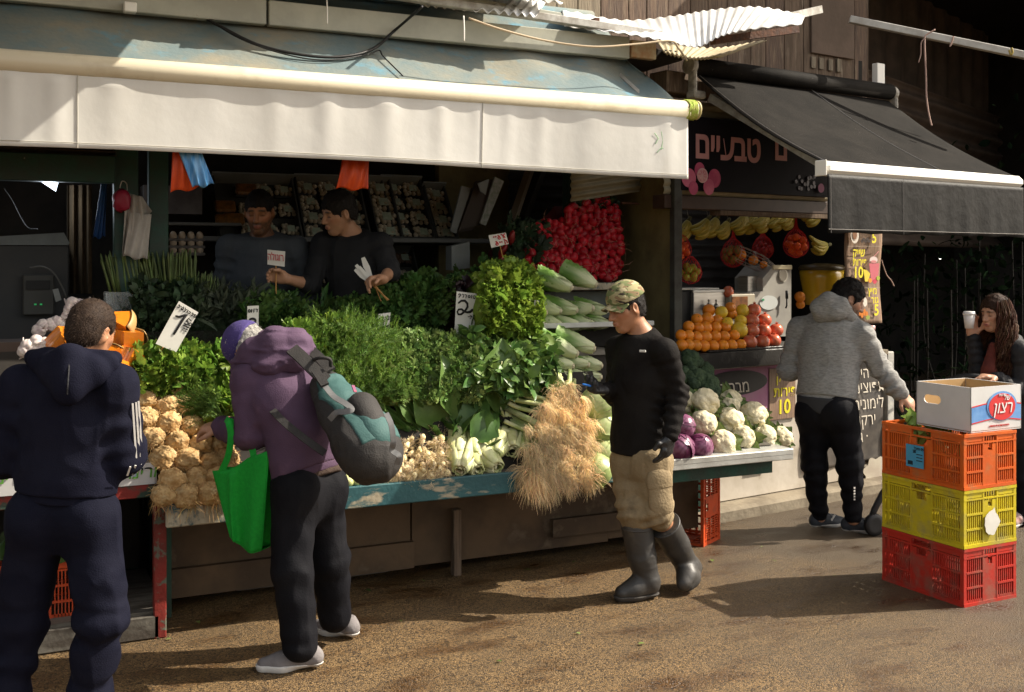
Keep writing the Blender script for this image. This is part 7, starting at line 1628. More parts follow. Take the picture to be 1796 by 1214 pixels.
def hair_mesh(c,Mh,s,parent,m,d=.010,front=.052,low=-.045,name='hair',top=0.,res=.005,amp=.004,strand=.014,sides=True,fr=.10,fz=-.03,fzr=.105):
    h=lambda x,y,z: np.asarray(c)+Mh@(np.array([x,y,z])*s); S=SDF(); r=np.array([.097,.076,.090])+np.array([d,d,d+top])
    S.ell(h(-.012,0,.037),r*s,Mh,.0); S.ell(h(-.035,0,-.02),np.array([.066+d,.066+d*.6,.07])*s,Mh,.03)
    S.ell(h(front+.10,0,fz),np.array([fr,.30,fzr])*s,Mh,.012,'s')
    S.plane(h(-.02,0,low),Mh@nrm([.35,0,-1]),.01)
    for g in(-1,1): S.ell(h(.002,g*.085,-.012),np.array([.026,.03,.040])*s,Mh,.006,'s')
    S.post=lambda P,dd: dd-amp*(vn((P-np.asarray(c,np.float32))@Mh.astype(np.float32)*np.array([40,110,60],np.float32)))-amp*.8*vn(P,60)
    o=cmesh(S,res,name,m,parent); me=o.data; n=len(me.vertices); co=np.empty(n*3,np.float32); me.vertices.foreach_get('co',co); no=np.empty(n*3,np.float32); me.vertex_normals.foreach_get('vector',no); co=co.reshape(-1,3)+off(parent).astype(np.float32); no=no.reshape(-1,3); r=np.random.default_rng(n); k=r.choice(n,min(n,int(2600)),replace=False); fl=Mh@V(-.45,0,-.9); D=no[k]*.55+fl*.6+r.normal(size=(len(k),3))*.35; b=MB(); v,f=leafgeo('hairb',co[k]-no[k]*.002,D,no[k]+r.normal(size=(len(k),3))*.4,strand*r.uniform(.6,1.3,len(k))); b.add(v,f); b.build('hair_strands',m,o); return o
def person(label,t0,J,fwd,hf,hu,skin,hs=.97,beard=0.,hands=None,res=.0055,bulk=1.,zmin=None,lips=(.36,.13,.10),loc=None):
    """J: joints; returns (empty, body sdf pieces)"""
    fwd=nrm(fwd); left=np.cross(UPV,fwd); Mh=head_frame(hf,hu); S=SDF(); b=bulk
    torso(S,J,fwd,b*.9)
    for g in 'LR':
        S.chain([J['sh'+g],J['el'+g]],[.050*b,.040*b],.05); S.chain([J['el'+g],J['wr'+g]],[.041*b,.027*b],.02)
        S.chain([J['hip'+g],J['kn'+g]],[.088*b,.058*b],.04); S.chain([J['kn'+g],J['an'+g]],[.057*b,.038*b],.02)
    for g in 'LR':
        if hands and g in hands: add_hand(S,J['wr'+g],**hands[g])
    nk=J['head']+Mh@(V(-.022,0,-.06)*hs); S.cone(J['neck'],nk,.060*b,.052,.03)
    H=SDF(); add_head(H,J['head'],Mh,hs); S.p+=H.p
    base=loc if loc is not None else V((J['anL'][0]+J['anR'][0])/2,(J['anL'][1]+J['anR'][1])/2,0)
    t=thing('person',label,'person',base)
    cmesh(S,res,'body',M_skin,t,face_paint(J['head'],Mh,hs,skin,beard,lips)); return t,Mh
def torso(S,J,fwd,b=1.,g=0.,k=.045,low=True,flare=0.):
    fl=(fwd,1.45); ax=J['neck']-J['pel']; fl2=(nrm(fwd-nrm(ax)*np.dot(fwd,nrm(ax))),1.42)
    p=lambda f: J['pel']+ax*f+J.get('bow',V(0,0,0))*math.sin(math.pi*f)
    S.chain([p(-.06),p(.18),p(.38),p(.62),p(.82)],[(.150*b+g+flare),(.136*b+g+flare*.6),(.135*b+g),(.155*b+g),(.138*b+g)],k,fl2)
    S.chain([J['shL'],p(.90),J['shR']],[.046*b+g*.8,.072*b+g*.8,.046*b+g*.8],.05)
    S.cone(p(.85),J['neck'],.10*b+g,.062*b+g*.3,.05)
def top(J,fwd,t,m,b=1.,g=.016,hem=-.02,cuff=.97,name='shirt',res=.007,flare=.0,wr=None,ring=.006,per=.055,neck=True,armg=None,cuffL=None,elg=0.,hemtilt=0.):
    S=SDF(); torso(S,J,fwd,b,g,flare=flare); ax=nrm(J['neck']-J['pel']); ln=np.linalg.norm(J['neck']-J['pel'])
    S.plane(J['pel']+ax*ln*hem,-ax+nrm(fwd)*hemtilt,.006); ho_=J['pel']+ax*ln*hem; hn_=nrm(-ax+nrm(fwd)*hemtilt)
    if neck: S.plane(J['neck']+ax*.030+nrm(fwd)*.0,ax*.9+nrm(fwd)*.35,.015)
    ag=g if armg is None else armg; sl=[]
    for q in 'LR':
        c=cuffL if (q=='L' and cuffL is not None) else cuff
        S.chain([J['sh'+q],J['el'+q]],[.052*b+ag*.8,.042*b+ag*.85+elg],.035); e=J['el'+q]+(J['wr'+q]-J['el'+q])*c; S.cone(J['el'+q],e,.042*b+ag*.85+elg,(.031*b+ag*.7),.02)
        sl+=[sleeve_w(J['sh'+q]+(J['el'+q]-J['sh'+q])*.35,J['el'+q],ring*.7,per*1.25,len(sl)),sleeve_w(J['el'+q],e,ring,per,len(sl)+4)]
    po=with_sleeves(wrinkles(wr or [((7,7,3.5),.012,1,None,1),((16,16,9),.005,2,None,1)]),sl); S.post=lambda P,d: d+(po(P,d)-d)*np.clip(np.abs((P-ho_.astype(np.float32))@hn_.astype(np.float32))/.05-.1,0,1); return cmesh(S,res,name,m,t)
def hemband(J,fwd,t,m,b,g,h0,h1,name='ribbed_hem'):
    S=SDF(); torso(S,J,fwd,b,g); ax=nrm(J['neck']-J['pel']); ln=np.linalg.norm(J['neck']-J['pel']); S.plane(J['pel']+ax*ln*h0,-ax,0,'I'); S.plane(J['pel']+ax*ln*h1,ax,0,'I'); return cmesh(S,.007,name,m,t)
def trousers(J,fwd,t,m,b=1.,g=.018,ankle=1.0,r=(.098,.072,.060),res=.007,name='trousers',waist=.1,amp=.006,per=.075,wr=None,stack=True):
    S=SDF(); ax=J['neck']-J['pel']; fl2=(nrm(fwd-nrm(ax)*np.dot(fwd,nrm(ax))),1.35)
    S.chain([J['pel']-V(0,0,.05),J['pel']+ax*waist],[.140*b+g*.4,.122*b+g*.2],.05,fl2); S.plane(J['pel']+ax*waist,nrm(ax),.01)
    mid=(J['hipL']+J['hipR'])/2-nrm(fwd)*.05
    for q in 'LR': S.ell(J['hip'+q]-nrm(fwd)*.045+V(0,0,.0),V(.088,.088,.105)*b,None,.05)
    sl=[]
    for q in 'LR':
        e=J['kn'+q]+(J['an'+q]-J['kn'+q])*ankle; S.cone(J['hip'+q],J['kn'+q],r[0]*b,r[1],.05); S.cone(J['kn'+q],e,r[1],r[2],.03)
        sl+=[sleeve_w(J['hip'+q]+(J['kn'+q]-J['hip'+q])*.5,J['kn'+q],amp*.6,per*1.3,len(sl)+9),sleeve_w(J['kn'+q],e,amp,per,len(sl)+14)]
        if stack: S.plane(e-(J['an'+q]-J['kn'+q])*0+nrm(J['an'+q]-J['kn'+q])*.03,nrm(J['an'+q]-J['kn'+q]),.0) if False else None
    S.post=with_sleeves(wrinkles(wr or [((8,8,3),.010,3,None,1),((15,15,8),.004,4,None,1)]),sl); return cmesh(S,res,name,m,t)
def shoe(t,heel,toe,mu,ms,h=.085,w=.040,name='shoe',sole=.024,res=.005,up=None,ground=True):
    heel=np.asarray(heel,float); toe=np.asarray(toe,float); d=nrm(toe-heel); L_=np.linalg.norm(toe-heel); up=V(0,0,1) if up is None else nrm(up)
    def mk(g):
        S=SDF(); S.chain([heel+d*.03+up*.05,heel+d*.10+up*.055,heel+d*L_*.62+up*.030,heel+d*(L_-.035)+up*.024],[.036+g,.038+g,.042+g,.032+g],.03); return S
    S=mk(0); S.cone(heel+d*.045+up*.05,heel+d*.055+up*h,.036,.036,.02); S.plane(heel+up*(h+.012),up,.006); S.plane(heel+up*sole*.8,-up,.0); S.post=lambda P,dd: dd-.0018*vn(P,60)
    o=cmesh(S,res,name,mu,t); Q=mk(.005); Q.plane(heel+up*sole,up,.002); Q.plane(heel,-up,.002); cmesh(Q,res,'sole',ms,o)
    b=MB()
    for k in range(4): c=heel+d*(.115+.022*k)+up*(.098-.012*k); y=np.cross(up,d); b.tube([c-y*.028,c+up*.006,c+y*.028],.003,5)
    b.build('laces',mu if name=='boot' else mat('lace_grey',(.3,.3,.3),None),o); return o
F_navy=mat('navy_fleece',(.0072,.0076,.016),(.0105,.011,.0205),5,.85,.25,220,sheen=0,c3=(.06,.06,.075),sc3=60,lo3=.74,hi3=.80,crease=0.35,csc=6,spec=.06)
F_navyt=mat('navy_trackpants',(.0065,.007,.0145),(.009,.0095,.018),5,.8,.25,220,sheen=0,c3=(.10,.10,.11),sc3=22,lo3=.74,hi3=.79,stretch=(1,1,2.5),crease=0.35,csc=6,spec=.06)
F_purple=mat('plum_fleece',(.076,.044,.080),(.090,.052,.092),6,.85,.25,200,sheen=0,c3=(.13,.075,.12),sc3=9,lo3=.60,hi3=.8,crease=0.35,csc=7)
F_blackt=mat('black_trousers',(.0075,.0075,.0095),(.011,.011,.013),5,.7,.2,140,sheen=0,crease=0.4,csc=7,spec=.06)
F_blacks=mat('black_jersey',(.011,.0095,.009),(.016,.0145,.0135),6,.8,.25,120,sheen=0,c3=(.075,.070,.065),sc3=70,lo3=.745,hi3=.78,crease=0.35,csc=9,spec=.06)
F_khaki=mat('khaki_cargo',(.265,.20,.115),(.21,.155,.085),5,.85,.4,90,c3=(.10,.075,.045),sc3=6,lo3=.58,hi3=.75,crease=0.5,csc=11)
F_grey=mat('heather_grey_fleece',(.29,.285,.27),(.20,.195,.185),55,.9,.3,160,sheen=0,stretch=(.6,.6,2.2),c3=(.27,.265,.25),sc3=90,lo3=.55,hi3=.7,crease=0.35,csc=8)
F_slate=mat('slate_sweater',(.055,.062,.072),(.045,.052,.060),7,.9,.3,200,crease=0.3,csc=8)
F_dark=mat('dark_jacket',(.010,.010,.012),(.016,.016,.018),5,.7,.3,60)
F_boot=mat('rubber_boot',(.028,.026,.024),(.045,.040,.035),5,.5,.15,50,spec=.5,c3=(.09,.075,.055),sc3=9,lo3=.6,hi3=.8)
F_glove=mat('black_leather',(.012,.012,.013),(.025,.024,.024),14,.38,.4,70,spec=.5)
M_hair_d=mat('black_hair',(.007,.0055,.005),(.012,.009,.0075),60,.7,.35,160,stretch=(1,1,1),spec=.2)
M_hair_b=mat('brown_hair',(.020,.011,.007),(.034,.020,.012),50,.7,.35,160,spec=.2)
M_hair_g=mat('grey_hair',(.36,.34,.31),(.24,.23,.21),60,.6,.6,160)
M_whites=mat('white_rubber',(.62,.60,.57),(.5,.48,.45),8,.6)
# ---------------------------------------------------------------- worker in the camo cap
T=5.5; q=lambda x,y,dt=0.: at(x,y,T+dt)
fw=CW(-.62,-.78); lf=np.cross(UPV,fw)
J=dict(head=q(1098,540,.0),neck=q(1126,588,.02),shL=q(1166,616,-.12),shR=q(1084,611,.13),elL=q(1189,690,-.10),wrL=q(1176,764,-.19),elR=q(1080,694,.17),wrR=q(1063,684,-.02),pel=q(1120,792,.02),hipL=q(1143,812,-.05),hipR=q(1102,812,.07),knL=q(1150,893,-.06),knR=q(1113,898,-.03),anL=q(1206,993,.16),anR=q(1134,1030,-.02))
hd=dict(L=dict(dr=nrm(V(0,0,-1)+CW(-.28,-.1)),pn=CW(-.6,.5),th=CW(-.55,-.85),curl=(.35,.5,.6,.7),s=.97),R=dict(dr=CW(-.85,-.42,.08),pn=CW(.1,-.15,1),th=CW(-.3,.9,.2),curl=(.95,1.0,1.05,1.1),s=.95,thumb=.45))
hfw,huw=CW(-.84,-.44,-.30),CW(-.26,-.10,.95)
t,Mh=person('person in camouflage cap, black long-sleeved shirt and rubber boots walking past',T,J,fw,hfw,huw,'tan',.95,0,hd,bulk=.93,loc=onZ(1140,1045,0))
top(J,fw,t,F_blacks,.93,.014,-.02,.98,'shirt',ring=.006,per=.045,wr=[((6,6,2.5),.010,1,None,1),((13,13,8),.004,2,None,1)],flare=.006)
b=MB(); c=at(1127,616,5.305); b.box(c,(.034,.006,.011),M=np.stack([CW(.85,-.5),np.cross(UPV,CW(.85,-.5)),V(0,0,1)],1),bev=.001); b.build('chest_tag',mat('pale_tag',(.55,.54,.5),None),t)
trousers(J,fw,t,F_khaki,.95,.014,.12,(.096,.083,.070),waist=.10,amp=.010,per=.06,wr=[((9,9,4),.014,3,None,1),((18,18,10),.006,4,None,1)])
pk=SDF(); c=J['hipL']+(J['knL']-J['hipL'])*.62+CW(.022,-.066); d1=nrm(J['knL']-J['hipL']); pk.cone(c-d1*.05,c+d1*.055,.066,.066,.01,(CW(.3,-.95),2.2)); pk.post=wrinkles([((8,8,8),.004,6,None,1)]); cmesh(pk,.007,'cargo_pocket',F_khaki,t)
pk=SDF(); pk.cone(c-d1*.068,c-d1*.045,.072,.070,.01,(CW(.3,-.95),2.1)); pk.plane(c-d1*.03,d1,.003); cmesh(pk,.006,'pocket_flap',F_khaki,t)
# boots
S=SDF(); a=J['knR']+(J['anR']-J['knR'])*.20; S.chain([a,J['knR']+(J['anR']-J['knR'])*.6,q(1134,1012,-.02)],[.080,.070,.062],.02); S.chain([q(1140,1026,-.02),q(1112,1033,-.05),q(1092,1040,-.07)],[.050,.046,.040],.04); S.plane(onZ(1120,1050,.008),(0,0,-1),.004); S.plane(a-V(0,0,-.03),V(0,0,1),.0); S.post=wrinkles([((12,12,22),.006,8,q(1134,985,-.02),.12)]); bo=cmesh(S,.006,'boot',F_boot,t)
S=SDF(); S.chain([q(1141,1030,-.02),q(1112,1036,-.05),q(1091,1042,-.07)],[.054,.050,.045],.04); S.plane(V(0,0,.030),(0,0,1),.002); S.plane(V(0,0,.002),(0,0,-1),.002); cmesh(S,.005,'sole',mat('boot_sole',(.05,.045,.04),None,rough=.8),bo)
b=MB(); b.tube([a+V(.077*math.cos(x),.077*math.sin(x),-.005) for x in np.linspace(0,2*math.pi,25)],.006,6); b.build('rim',F_boot,bo,True)
S=SDF(); a=J['knL']+(J['anL']-J['knL'])*.26; d1=nrm(J['anL']-J['knL']); toe=q(1200,1030,.03); S.chain([a,J['knL']+(J['anL']-J['knL'])*.62,J['anL']],[.080,.070,.060],.02); S.chain([J['anL']+V(0,0,-.01)+CW(.02,.02),q(1206,1010,.07),toe+V(0,0,.02)],[.050,.047,.040],.04); S.plane(a,-d1,.0); S.post=wrinkles([((14,14,20),.007,9,J['anL'],.12)]); bo=cmesh(S,.006,'boot',F_boot,t)
u=nrm(np.cross(a-J['anL'],V(1,0,0))); w_=np.cross(u,d1); b=MB(); b.tube([a+d1*.006+(u*math.cos(x)+w_*math.sin(x))*.079 for x in np.linspace(0,2*math.pi,25)],.006,6); b.build('rim',F_boot,bo,True)
S=SDF(); S.chain([J['anL']+V(0,0,-.014)+CW(.032,.03),q(1210,1013,.08),toe+V(.0,0,.014)+CW(.01,.01)],[.050,.046,.040],.04); S.plane(q(1203,1015,.05),-CW(.75,.4,-.2),.002); cmesh(S,.006,'sole',mat('boot_sole',(0,0,0)),bo)
for g in 'LR':
    S=SDF(); add_hand(S,J['wr'+g],**hd[g]); S=S.grow(.0022); S.cone(J['wr'+g]-nrm(J['wr'+g]-J['el'+g])*.03,J['wr'+g],.036,.033,.01); S.post=wrinkles([((30,30,30),.002,5,None,1)]); cmesh(S,.0045,'glove',F_glove,t)
hair_mesh(J['head'],Mh,.95,t,M_hair_d,.006,.05,-.055,fz=-.01,fzr=.10)
# cap
def camo():
    m=bpy.data.materials.new('camouflage_cloth'); m.use_nodes=True; tr=m.node_tree; L=tr.links; b_=tr.nodes['Principled BSDF']; b_.inputs['Roughness'].default_value=.9; tc=N(tr,'ShaderNodeTexCoord'); col=(.30,.26,.13)
    for i,(c,s,lo) in enumerate([((.13,.15,.055),19,.50),((.20,.13,.065),23,.56),((.40,.34,.20),26,.60),((.045,.030,.022),30,.62)]):
        n=N(tr,'ShaderNodeTexNoise'); n.inputs['Scale'].default_value=s; n.inputs['Detail'].default_value=1.5; mp=N(tr,'ShaderNodeMapping'); mp.inputs['Location'].default_value=(i*3.1,i*1.7,i*2.3); mp.inputs['Scale'].default_value=(.7,.7,1.5); L.new(tc.outputs['Object'],mp.inputs[0]); L.new(mp.outputs[0],n.inputs['Vector'])
        r=N(tr,'ShaderNodeMapRange'); r.inputs[1].default_value=lo; r.inputs[2].default_value=lo+.02; L.new(n.outputs[0],r.inputs[0]); x=N(tr,'ShaderNodeMix',data_type='RGBA'); L.new(r.outputs[0],x.inputs[0])
        if isinstance(col,tuple): x.inputs[6].default_value=(*col,1)
        else: L.new(col,x.inputs[6])
        x.inputs[7].default_value=(*c,1); col=x.outputs[2]
    L.new(col,b_.inputs['Base Color']); return m
M_camo=camo()
h=lambda x,y,z: J['head']+Mh@(V(x,y,z)*.95)
S=SDF(); S.ell(h(-.012,0,.052),V(.113,.090,.098)*.95,Mh,0); S.ell(h(-.012,0,.05),V(.106,.083,.090)*.95,Mh,0,'s'); S.plane(h(0,0,.042),Mh@nrm([-.10,0,-1]),.004); S.post=lambda P,dd: dd-.0012*vn(P,50)
ca=cmesh(S,.005,'cap',M_camo,t)
b=MB(); b.sheet(lambda x,y: h(.062+.088*y*(1-.45*(2*x-1)**2)+.030*(1-(2*x-1)**2)-.032,(x-.5)*.172*(1-.12*y),.052-.016*y-.034*(2*x-1)**2*(.6+.5*y)),18,8,.004,Mh@V(0,0,1)); b.build('visor',M_camo,ca,True)
b=MB(); b.blob(h(-.012,0,.146),(.008,.008,.005),2); b.build('button',M_camo,ca,True)
b=MB(); a=J['wrR']+CW(-.075,-.035,.045); b.tube([q(1022,674,-.13),q(1048,680,-.04),q(1064,686,.02)],[.005,.007,.006],8); tag(b.build('pen',mat('blue_pen',(.02,.16,.55),None,rough=.35),None,True,loc=a),'blue marker pen held in the black glove','pen')
# ---------------------------------------------------------------- bending customer in plum hoodie
T=4.65; q=lambda x,y,dt=0.: at(x,y,T+dt)
fw=CW(-.75,.66)
J=dict(head=q(435,617,.17),neck=q(473,632,.12),shL=q(437,664,.0),shR=q(528,652,.26),elL=q(441,762,-.02),wrL=q(392,750,.13),elR=q(500,770,.30),wrR=q(425,742,.38),pel=q(541,838,.02),hipL=q(516,858,-.06),hipR=q(562,852,.09),knL=q(513,1000,-.13),knR=q(577,978,.10),anL=q(526,1140,-.15),anR=q(588,1086,.17),bow=CW(.05,-.05,.03))
hd=dict(L=dict(dr=CW(-.9,.3,-.05),pn=CW(.2,.2,-.9),th=CW(-.2,-.9,.3),curl=(.7,.75,.8,.9),s=1.),R=dict(dr=CW(-.9,.2,.1),pn=CW(0,0,-1),th=CW(0,-1,0),curl=(.6,.7,.7,.7)))
hfp,hup=CW(-.62,.30,-.72),CW(-.66,.20,.70)
t,Mh=person('person in plum hoodie and purple beanie bending over the celery roots',T,J,fw,hfp,hup,'pale',.98,0,hd,bulk=1.,loc=onZ(540,1165,0))
top(J,fw,t,F_purple,1.02,.024,.055,.98,'hoodie',flare=.0,ring=.008,per=.07,armg=.026,neck=False,wr=[((5,5,3),.016,1,None,1),((12,12,8),.005,2,None,1)])
S=SDF(); torso(S,J,fw,1.02,.018); ax=nrm(J['neck']-J['pel']); ln=np.linalg.norm(J['neck']-J['pel']); S.plane(J['pel']+ax*ln*-.035,-ax,.01); S.plane(J['pel']+ax*ln*.12,ax,.0); S.post=wrinkles([((6,6,4),.008,5,None,1)]); cmesh(S,.008,'undershirt',mat('brown_knit',(.060,.040,.032),(.085,.06,.048),30,.95,.4,150),t)
hemband(J,fw,t,F_purple,1.02,.020,.00,.065)
S=SDF() # gathered hood round the neck
S.chain([q(420,640,.02),q(440,618,.0),q(480,602,-.02),q(520,604,.02),q(535,622,.08)],[.040,.048,.060,.060,.045],.03); S.chain([q(425,655,.02),q(470,640,-.05),q(515,630,-.03),q(538,622,.05)],[.034,.046,.050,.040],.03); S.chain([q(470,596,.10),q(510,600,.16),q(535,615,.18)],[.045,.050,.04],.03)
S.post=wrinkles([((7,7,20),.016,11,None,1),((16,16,30),.006,12,None,1)]); cmesh(S,.007,'hood',F_purple,t)
h=lambda x,y,z: J['head']+Mh@(V(x,y,z)*.98)
S=SDF(); S.ell(h(-.012,0,.045),V(.110,.089,.100)*.98,Mh,0); S.plane(h(0,0,.010),Mh@nrm([-.55,0,-1]),.006); S.post=wrinkles([((20,20,20),.002,2,None,1)]); cmesh(S,.006,'beanie',mat('purple_felt',(.055,.040,.150),(.068,.050,.17),12,.95,.3,160,sheen=0),t)
hair_mesh(J['head'],Mh,.98,t,M_hair_g,.008,.03,-.07,amp=.007)
trousers(J,fw,t,F_blackt,1.,.02,.93,(.096,.082,.072),waist=.10,amp=.005,per=.11)
g_=mat('grey_suede',(.20,.185,.185),(.165,.15,.15),12,.85,.2,120)
he=onZ(566,1172,0); shoe(t,he,onZ(449,1177,0),g_,M_whites,.085,sole=.030); he2=onZ(627,1122,0); shoe(t,he2,he2+CW(-.22,.13),g_,M_whites,.085,sole=.03)
# backpack
kb=mat('pack_black',(.024,.022,.021),(.035,.032,.030),9,.75,.25,160); kt=mat('pack_teal',(.035,.090,.085),(.045,.105,.10),7,.7,.2,160); kg=mat('strap_grey',(.17,.17,.17),(.13,.13,.13),30,.7)
t=thing('backpack','black and teal backpack hanging off the shoulders of the plum hoodie','backpack',q(630,740,-.2))
ba=q(566,664,-.04); bb=q(634,786,-.20); dn=nrm(bb-ba); bk=nrm(CW(.75,-.66)-dn*np.dot(CW(.75,-.66),dn)); sd=np.cross(dn,bk)
S=SDF(); S.chain([ba+dn*.06,ba+dn*.20+bk*.02,ba+dn*.33+bk*.045,ba+dn*.42+bk*.05],[.085,.114,.132,.116],.05,(bk,1.38)); S.cone(ba+dn*.40+bk*.02,ba+dn*.34-bk*.05,.13,.09,.06); S.post=wrinkles([((8,8,8),.010,3,None,1),((18,18,18),.004,4,None,1)]); S.plane(ba-bk*.085,-bk,.03); main=cmesh(S,.007,'main_bag',kb,t)
mainp=S.post; S=S.grow(.004); S.post=mainp; S.plane(ba+bk*.030,-bk,0,'I'); S.plane(ba+dn*.42,dn,0,'I'); S.plane(ba+dn*.02,-dn,0,'I'); S.plane(ba-sd*.105,-sd,0,'I'); S.plane(ba+sd*.105,sd,0,'I'); cmesh(S,.006,'teal_panel',kt,t)
pc_=ba+dn*.325+bk*.118; S=SDF(); S.cone(pc_-dn*.075,pc_+dn*.055,.066,.078,.04,(bk,1.3)); S.post=wrinkles([((12,12,12),.005,5,None,1)]); pk=cmesh(S,.006,'front_pocket',kt,t)
S=SDF(); S.cone(pc_-dn*.075+bk*.006,pc_+dn*.010+bk*.006,.069,.066,.03,(bk,1.25)); cmesh(S,.006,'pocket_flap',kb,pk)
def strap(pts,w_,m,nm,th=.004,par=None):
    c=curve([np.asarray(p) for p in pts],6); b=MB(); vs=[];m_=len(c)
    for i in range(m_):
        d=nrm(c[min(i+1,m_-1)]-c[max(i-1,0)]); n=nrm(bk*.6-FW*.6-d*np.dot(bk*.6-FW*.6,d)); s=np.cross(d,n); vs+=[c[i]-s*w_/2-n*th/2,c[i]+s*w_/2-n*th/2,c[i]+s*w_/2+n*th/2,c[i]-s*w_/2+n*th/2]
    b.add(vs,[(i*4+k,i*4+(k+1)%4,i*4+4+(k+1)%4,i*4+4+k) for i in range(m_-1) for k in range(4)]+[(0,3,2,1),tuple((m_-1)*4+k for k in range(4))]); return b.build(nm,m,par or t)
strap([q(512,612,-.10),q(530,628,-.13),q(550,648,-.14),q(572,668,-.14)],.055,kb,'shoulder_strap',.012)
strap([q(545,615,.02),q(560,628,-.02),q(580,650,-.08)],.045,kb,'shoulder_strap',.012)
strap([q(478,720,-.14),q(500,742,-.20),q(535,770,-.24),q(570,795,-.25)],.030,kb,'lower_strap',.006)
strap([q(552,655,-.18),q(566,672,-.21),q(585,695,-.25),q(606,708,-.29),q(617,718,-.32),q(606,722,-.32),q(590,724,-.30),q(578,736,-.28)],.024,kg,'adjuster_strap')
strap([q(553,650,-.175),q(570,676,-.225)],.034,kb,'buckle',.014); strap([q(677,725,-.43),q(686,745,-.44),q(690,775,-.44),q(688,790,-.42),q(700,800,-.42),q(696,815,-.4)],.022,kg,'adjuster_strap')
b=MB(); b.tube(curve([q(548,632,-.12),q(560,628,-.15),q(578,630,-.15),q(580,642,-.12)],5),.008,6); b.build('grab_handle',kb,t,True)
b=MB(); b.box(q(621,682,-.335),(.034,.004,.014),M=np.stack([nrm(dn+sd*.2),bk,np.cross(nrm(dn+sd*.2),bk)],1)); b.build('small_badge',mat('badge_red',(.3,.05,.08),(.05,.05,.15),40),t)
# green bag
t=thing('shopping_bag','bright green cloth shopping bag hanging from the bent arm','bag',q(430,960,.0)); M_bag=mat('green_nonwoven',(.015,.42,.045),(.012,.36,.04),60,.7,.15,200,trans=.18)
Ftl,Ftr,Fbr,Fbl=q(372,826,.02),q(472,790,-.10),q(474,958,-.06),q(437,977,-.02); Flm=q(404,938,.02)
def bagf(o): 
    return lambda x,y: ((Ftl*(1-x)+Ftr*x)*(1-y)+(Flm*(1-x)+(Fbl*.45+Fbr*.55)*x)*y+V(0,0,-.03*math.sin(math.pi*x)*y)+V(0,0,-.020*math.sin(math.pi*min(1,x*1.6))*(1-y))+o+FW*(-.016*math.sin(x*9+y*1.5)*(.4+.6*y)-.025*math.exp(-((x-.35+.2*y)/.05)**2)*(y>.04)))
b=MB(); b.sheet(bagf(V(0,0,0)),26,26,.003,-FW); b.build('front_panel',M_bag,t,True)
b=MB(); b.sheet(bagf(FW*.10+RT*.03),16,16,.003,-FW); b.build('back_panel',M_bag,t,True)
b=MB(); f0=bagf(V(0,0,0)); f1=bagf(FW*.10+RT*.03)
b.sheet(lambda x,y: V(*f0(0,y))*(1-x)+V(*f1(0,y))*x+RT*.03*math.sin(math.pi*x),5,12,.003,-RT); b.sheet(lambda x,y: V(*f0(1,y))*(1-x)+V(*f1(1,y))*x-RT*.03*math.sin(math.pi*x),5,12,.003,-RT); b.sheet(lambda x,y: V(*f0(x,1))*(1-y)+V(*f1(x,1))*y,10,4,.003,(0,0,1)); b.build('gusset',M_bag,t,True)
sv=bk; bk=-FW*1.0+CW(-.3,0)
strap([q(386,832,.0),q(400,800,-.03),q(405,765,-.06),q(401,742,-.07),q(396,735,-.05)],.028,M_bag,'handle',.003); strap([q(446,806,-.06),q(440,780,-.06),q(424,752,-.06),q(402,738,-.05)],.028,M_bag,'handle',.003); bk=sv
# dill bunch he holds
b=MB(); r=np.random.default_rng(44); n=170; c=q(366,712,.22); P=np.array([c+CW(r.normal()*.035,r.normal()*.03,r.normal()*.03) for _ in range(n)]); D=np.array([CW(-.9+.35*r.normal(),.3*r.normal(),.25+.4*r.normal()) for _ in range(n)]); v,f=leafgeo('dill',P,D,r.normal(size=(n,3)),r.uniform(.05,.10,n)); b.add(v,f)
for k in range(12): b.tube([q(398,738,.14)+r.normal(size=3)*.008,c+r.normal(size=3)*.02],.0018,4)
tag(b.build('dill_bunch',L_dill,None,loc=c),'bunch of feathery dill held over the celery roots','dill')
# ---------------------------------------------------------------- man in navy tracksuit seen from behind
T=3.98; q=lambda x,y,dt=0.: at(x,y,T+dt)
fw=CW(.10,.99)
J=dict(head=q(160,583,.03),neck=q(132,645,.02),shL=q(38,676,.03),shR=q(206,676,-.02),elL=q(4,800,.02),wrL=q(40,808,.26),elR=q(215,798,.02),wrR=q(185,806,.27),pel=q(116,868,.0),hipL=q(68,905,.0),hipR=q(162,905,.0),knL=q(40,1080,.03),knR=q(176,1080,-.02),anL=q(8,1245,.0),anR=q(152,1240,.0))
t,Mh=person('person in navy hooded tracksuit with white sleeve stripes seen from behind',T,J,fw,CW(.30,.90,-.30),CW(.16,.26,.95),'tan',.93,0,dict(L=dict(dr=CW(.4,.9),pn=CW(0,0,-1),th=CW(1,0,0)),R=dict(dr=CW(-.4,.9),pn=CW(0,0,-1),th=CW(-1,0,0))),bulk=.96,loc=q(85,1270,0)*V(1,1,0),res=.006)
ho=top(J,fw,t,F_navy,.985,.028,.02,.97,'hoodie',flare=.016,ring=.012,per=.085,armg=.030,elg=.006,neck=False,wr=[((4.2,4.2,2.2),.026,1,None,1),((9,9,5),.009,2,None,1)])
hemband(J,fw,ho,F_navy,.985,.023,-.045,.03)
S=SDF(); # hood hanging flat on the back
nb=lambda x,y,dt=0.: q(x,y,dt)
S.chain([nb(58,628,.0),nb(120,625,-.10),nb(200,630,-.02)],[.030,.034,.030],.04); S.chain([nb(70,636,-.06),nb(118,688,-.155)],[.036,.030],.05,(FW,1.7)); S.chain([nb(190,640,-.07),nb(120,690,-.155)],[.036,.030],.05,(FW,1.7)); S.chain([nb(122,636,-.12),nb(119,680,-.160)],[.050,.034],.05,(FW,1.6)); S.chain([nb(95,650,-.11),nb(119,665,-.14),nb(160,652,-.11)],[.048,.048,.048],.05,(FW,1.7))
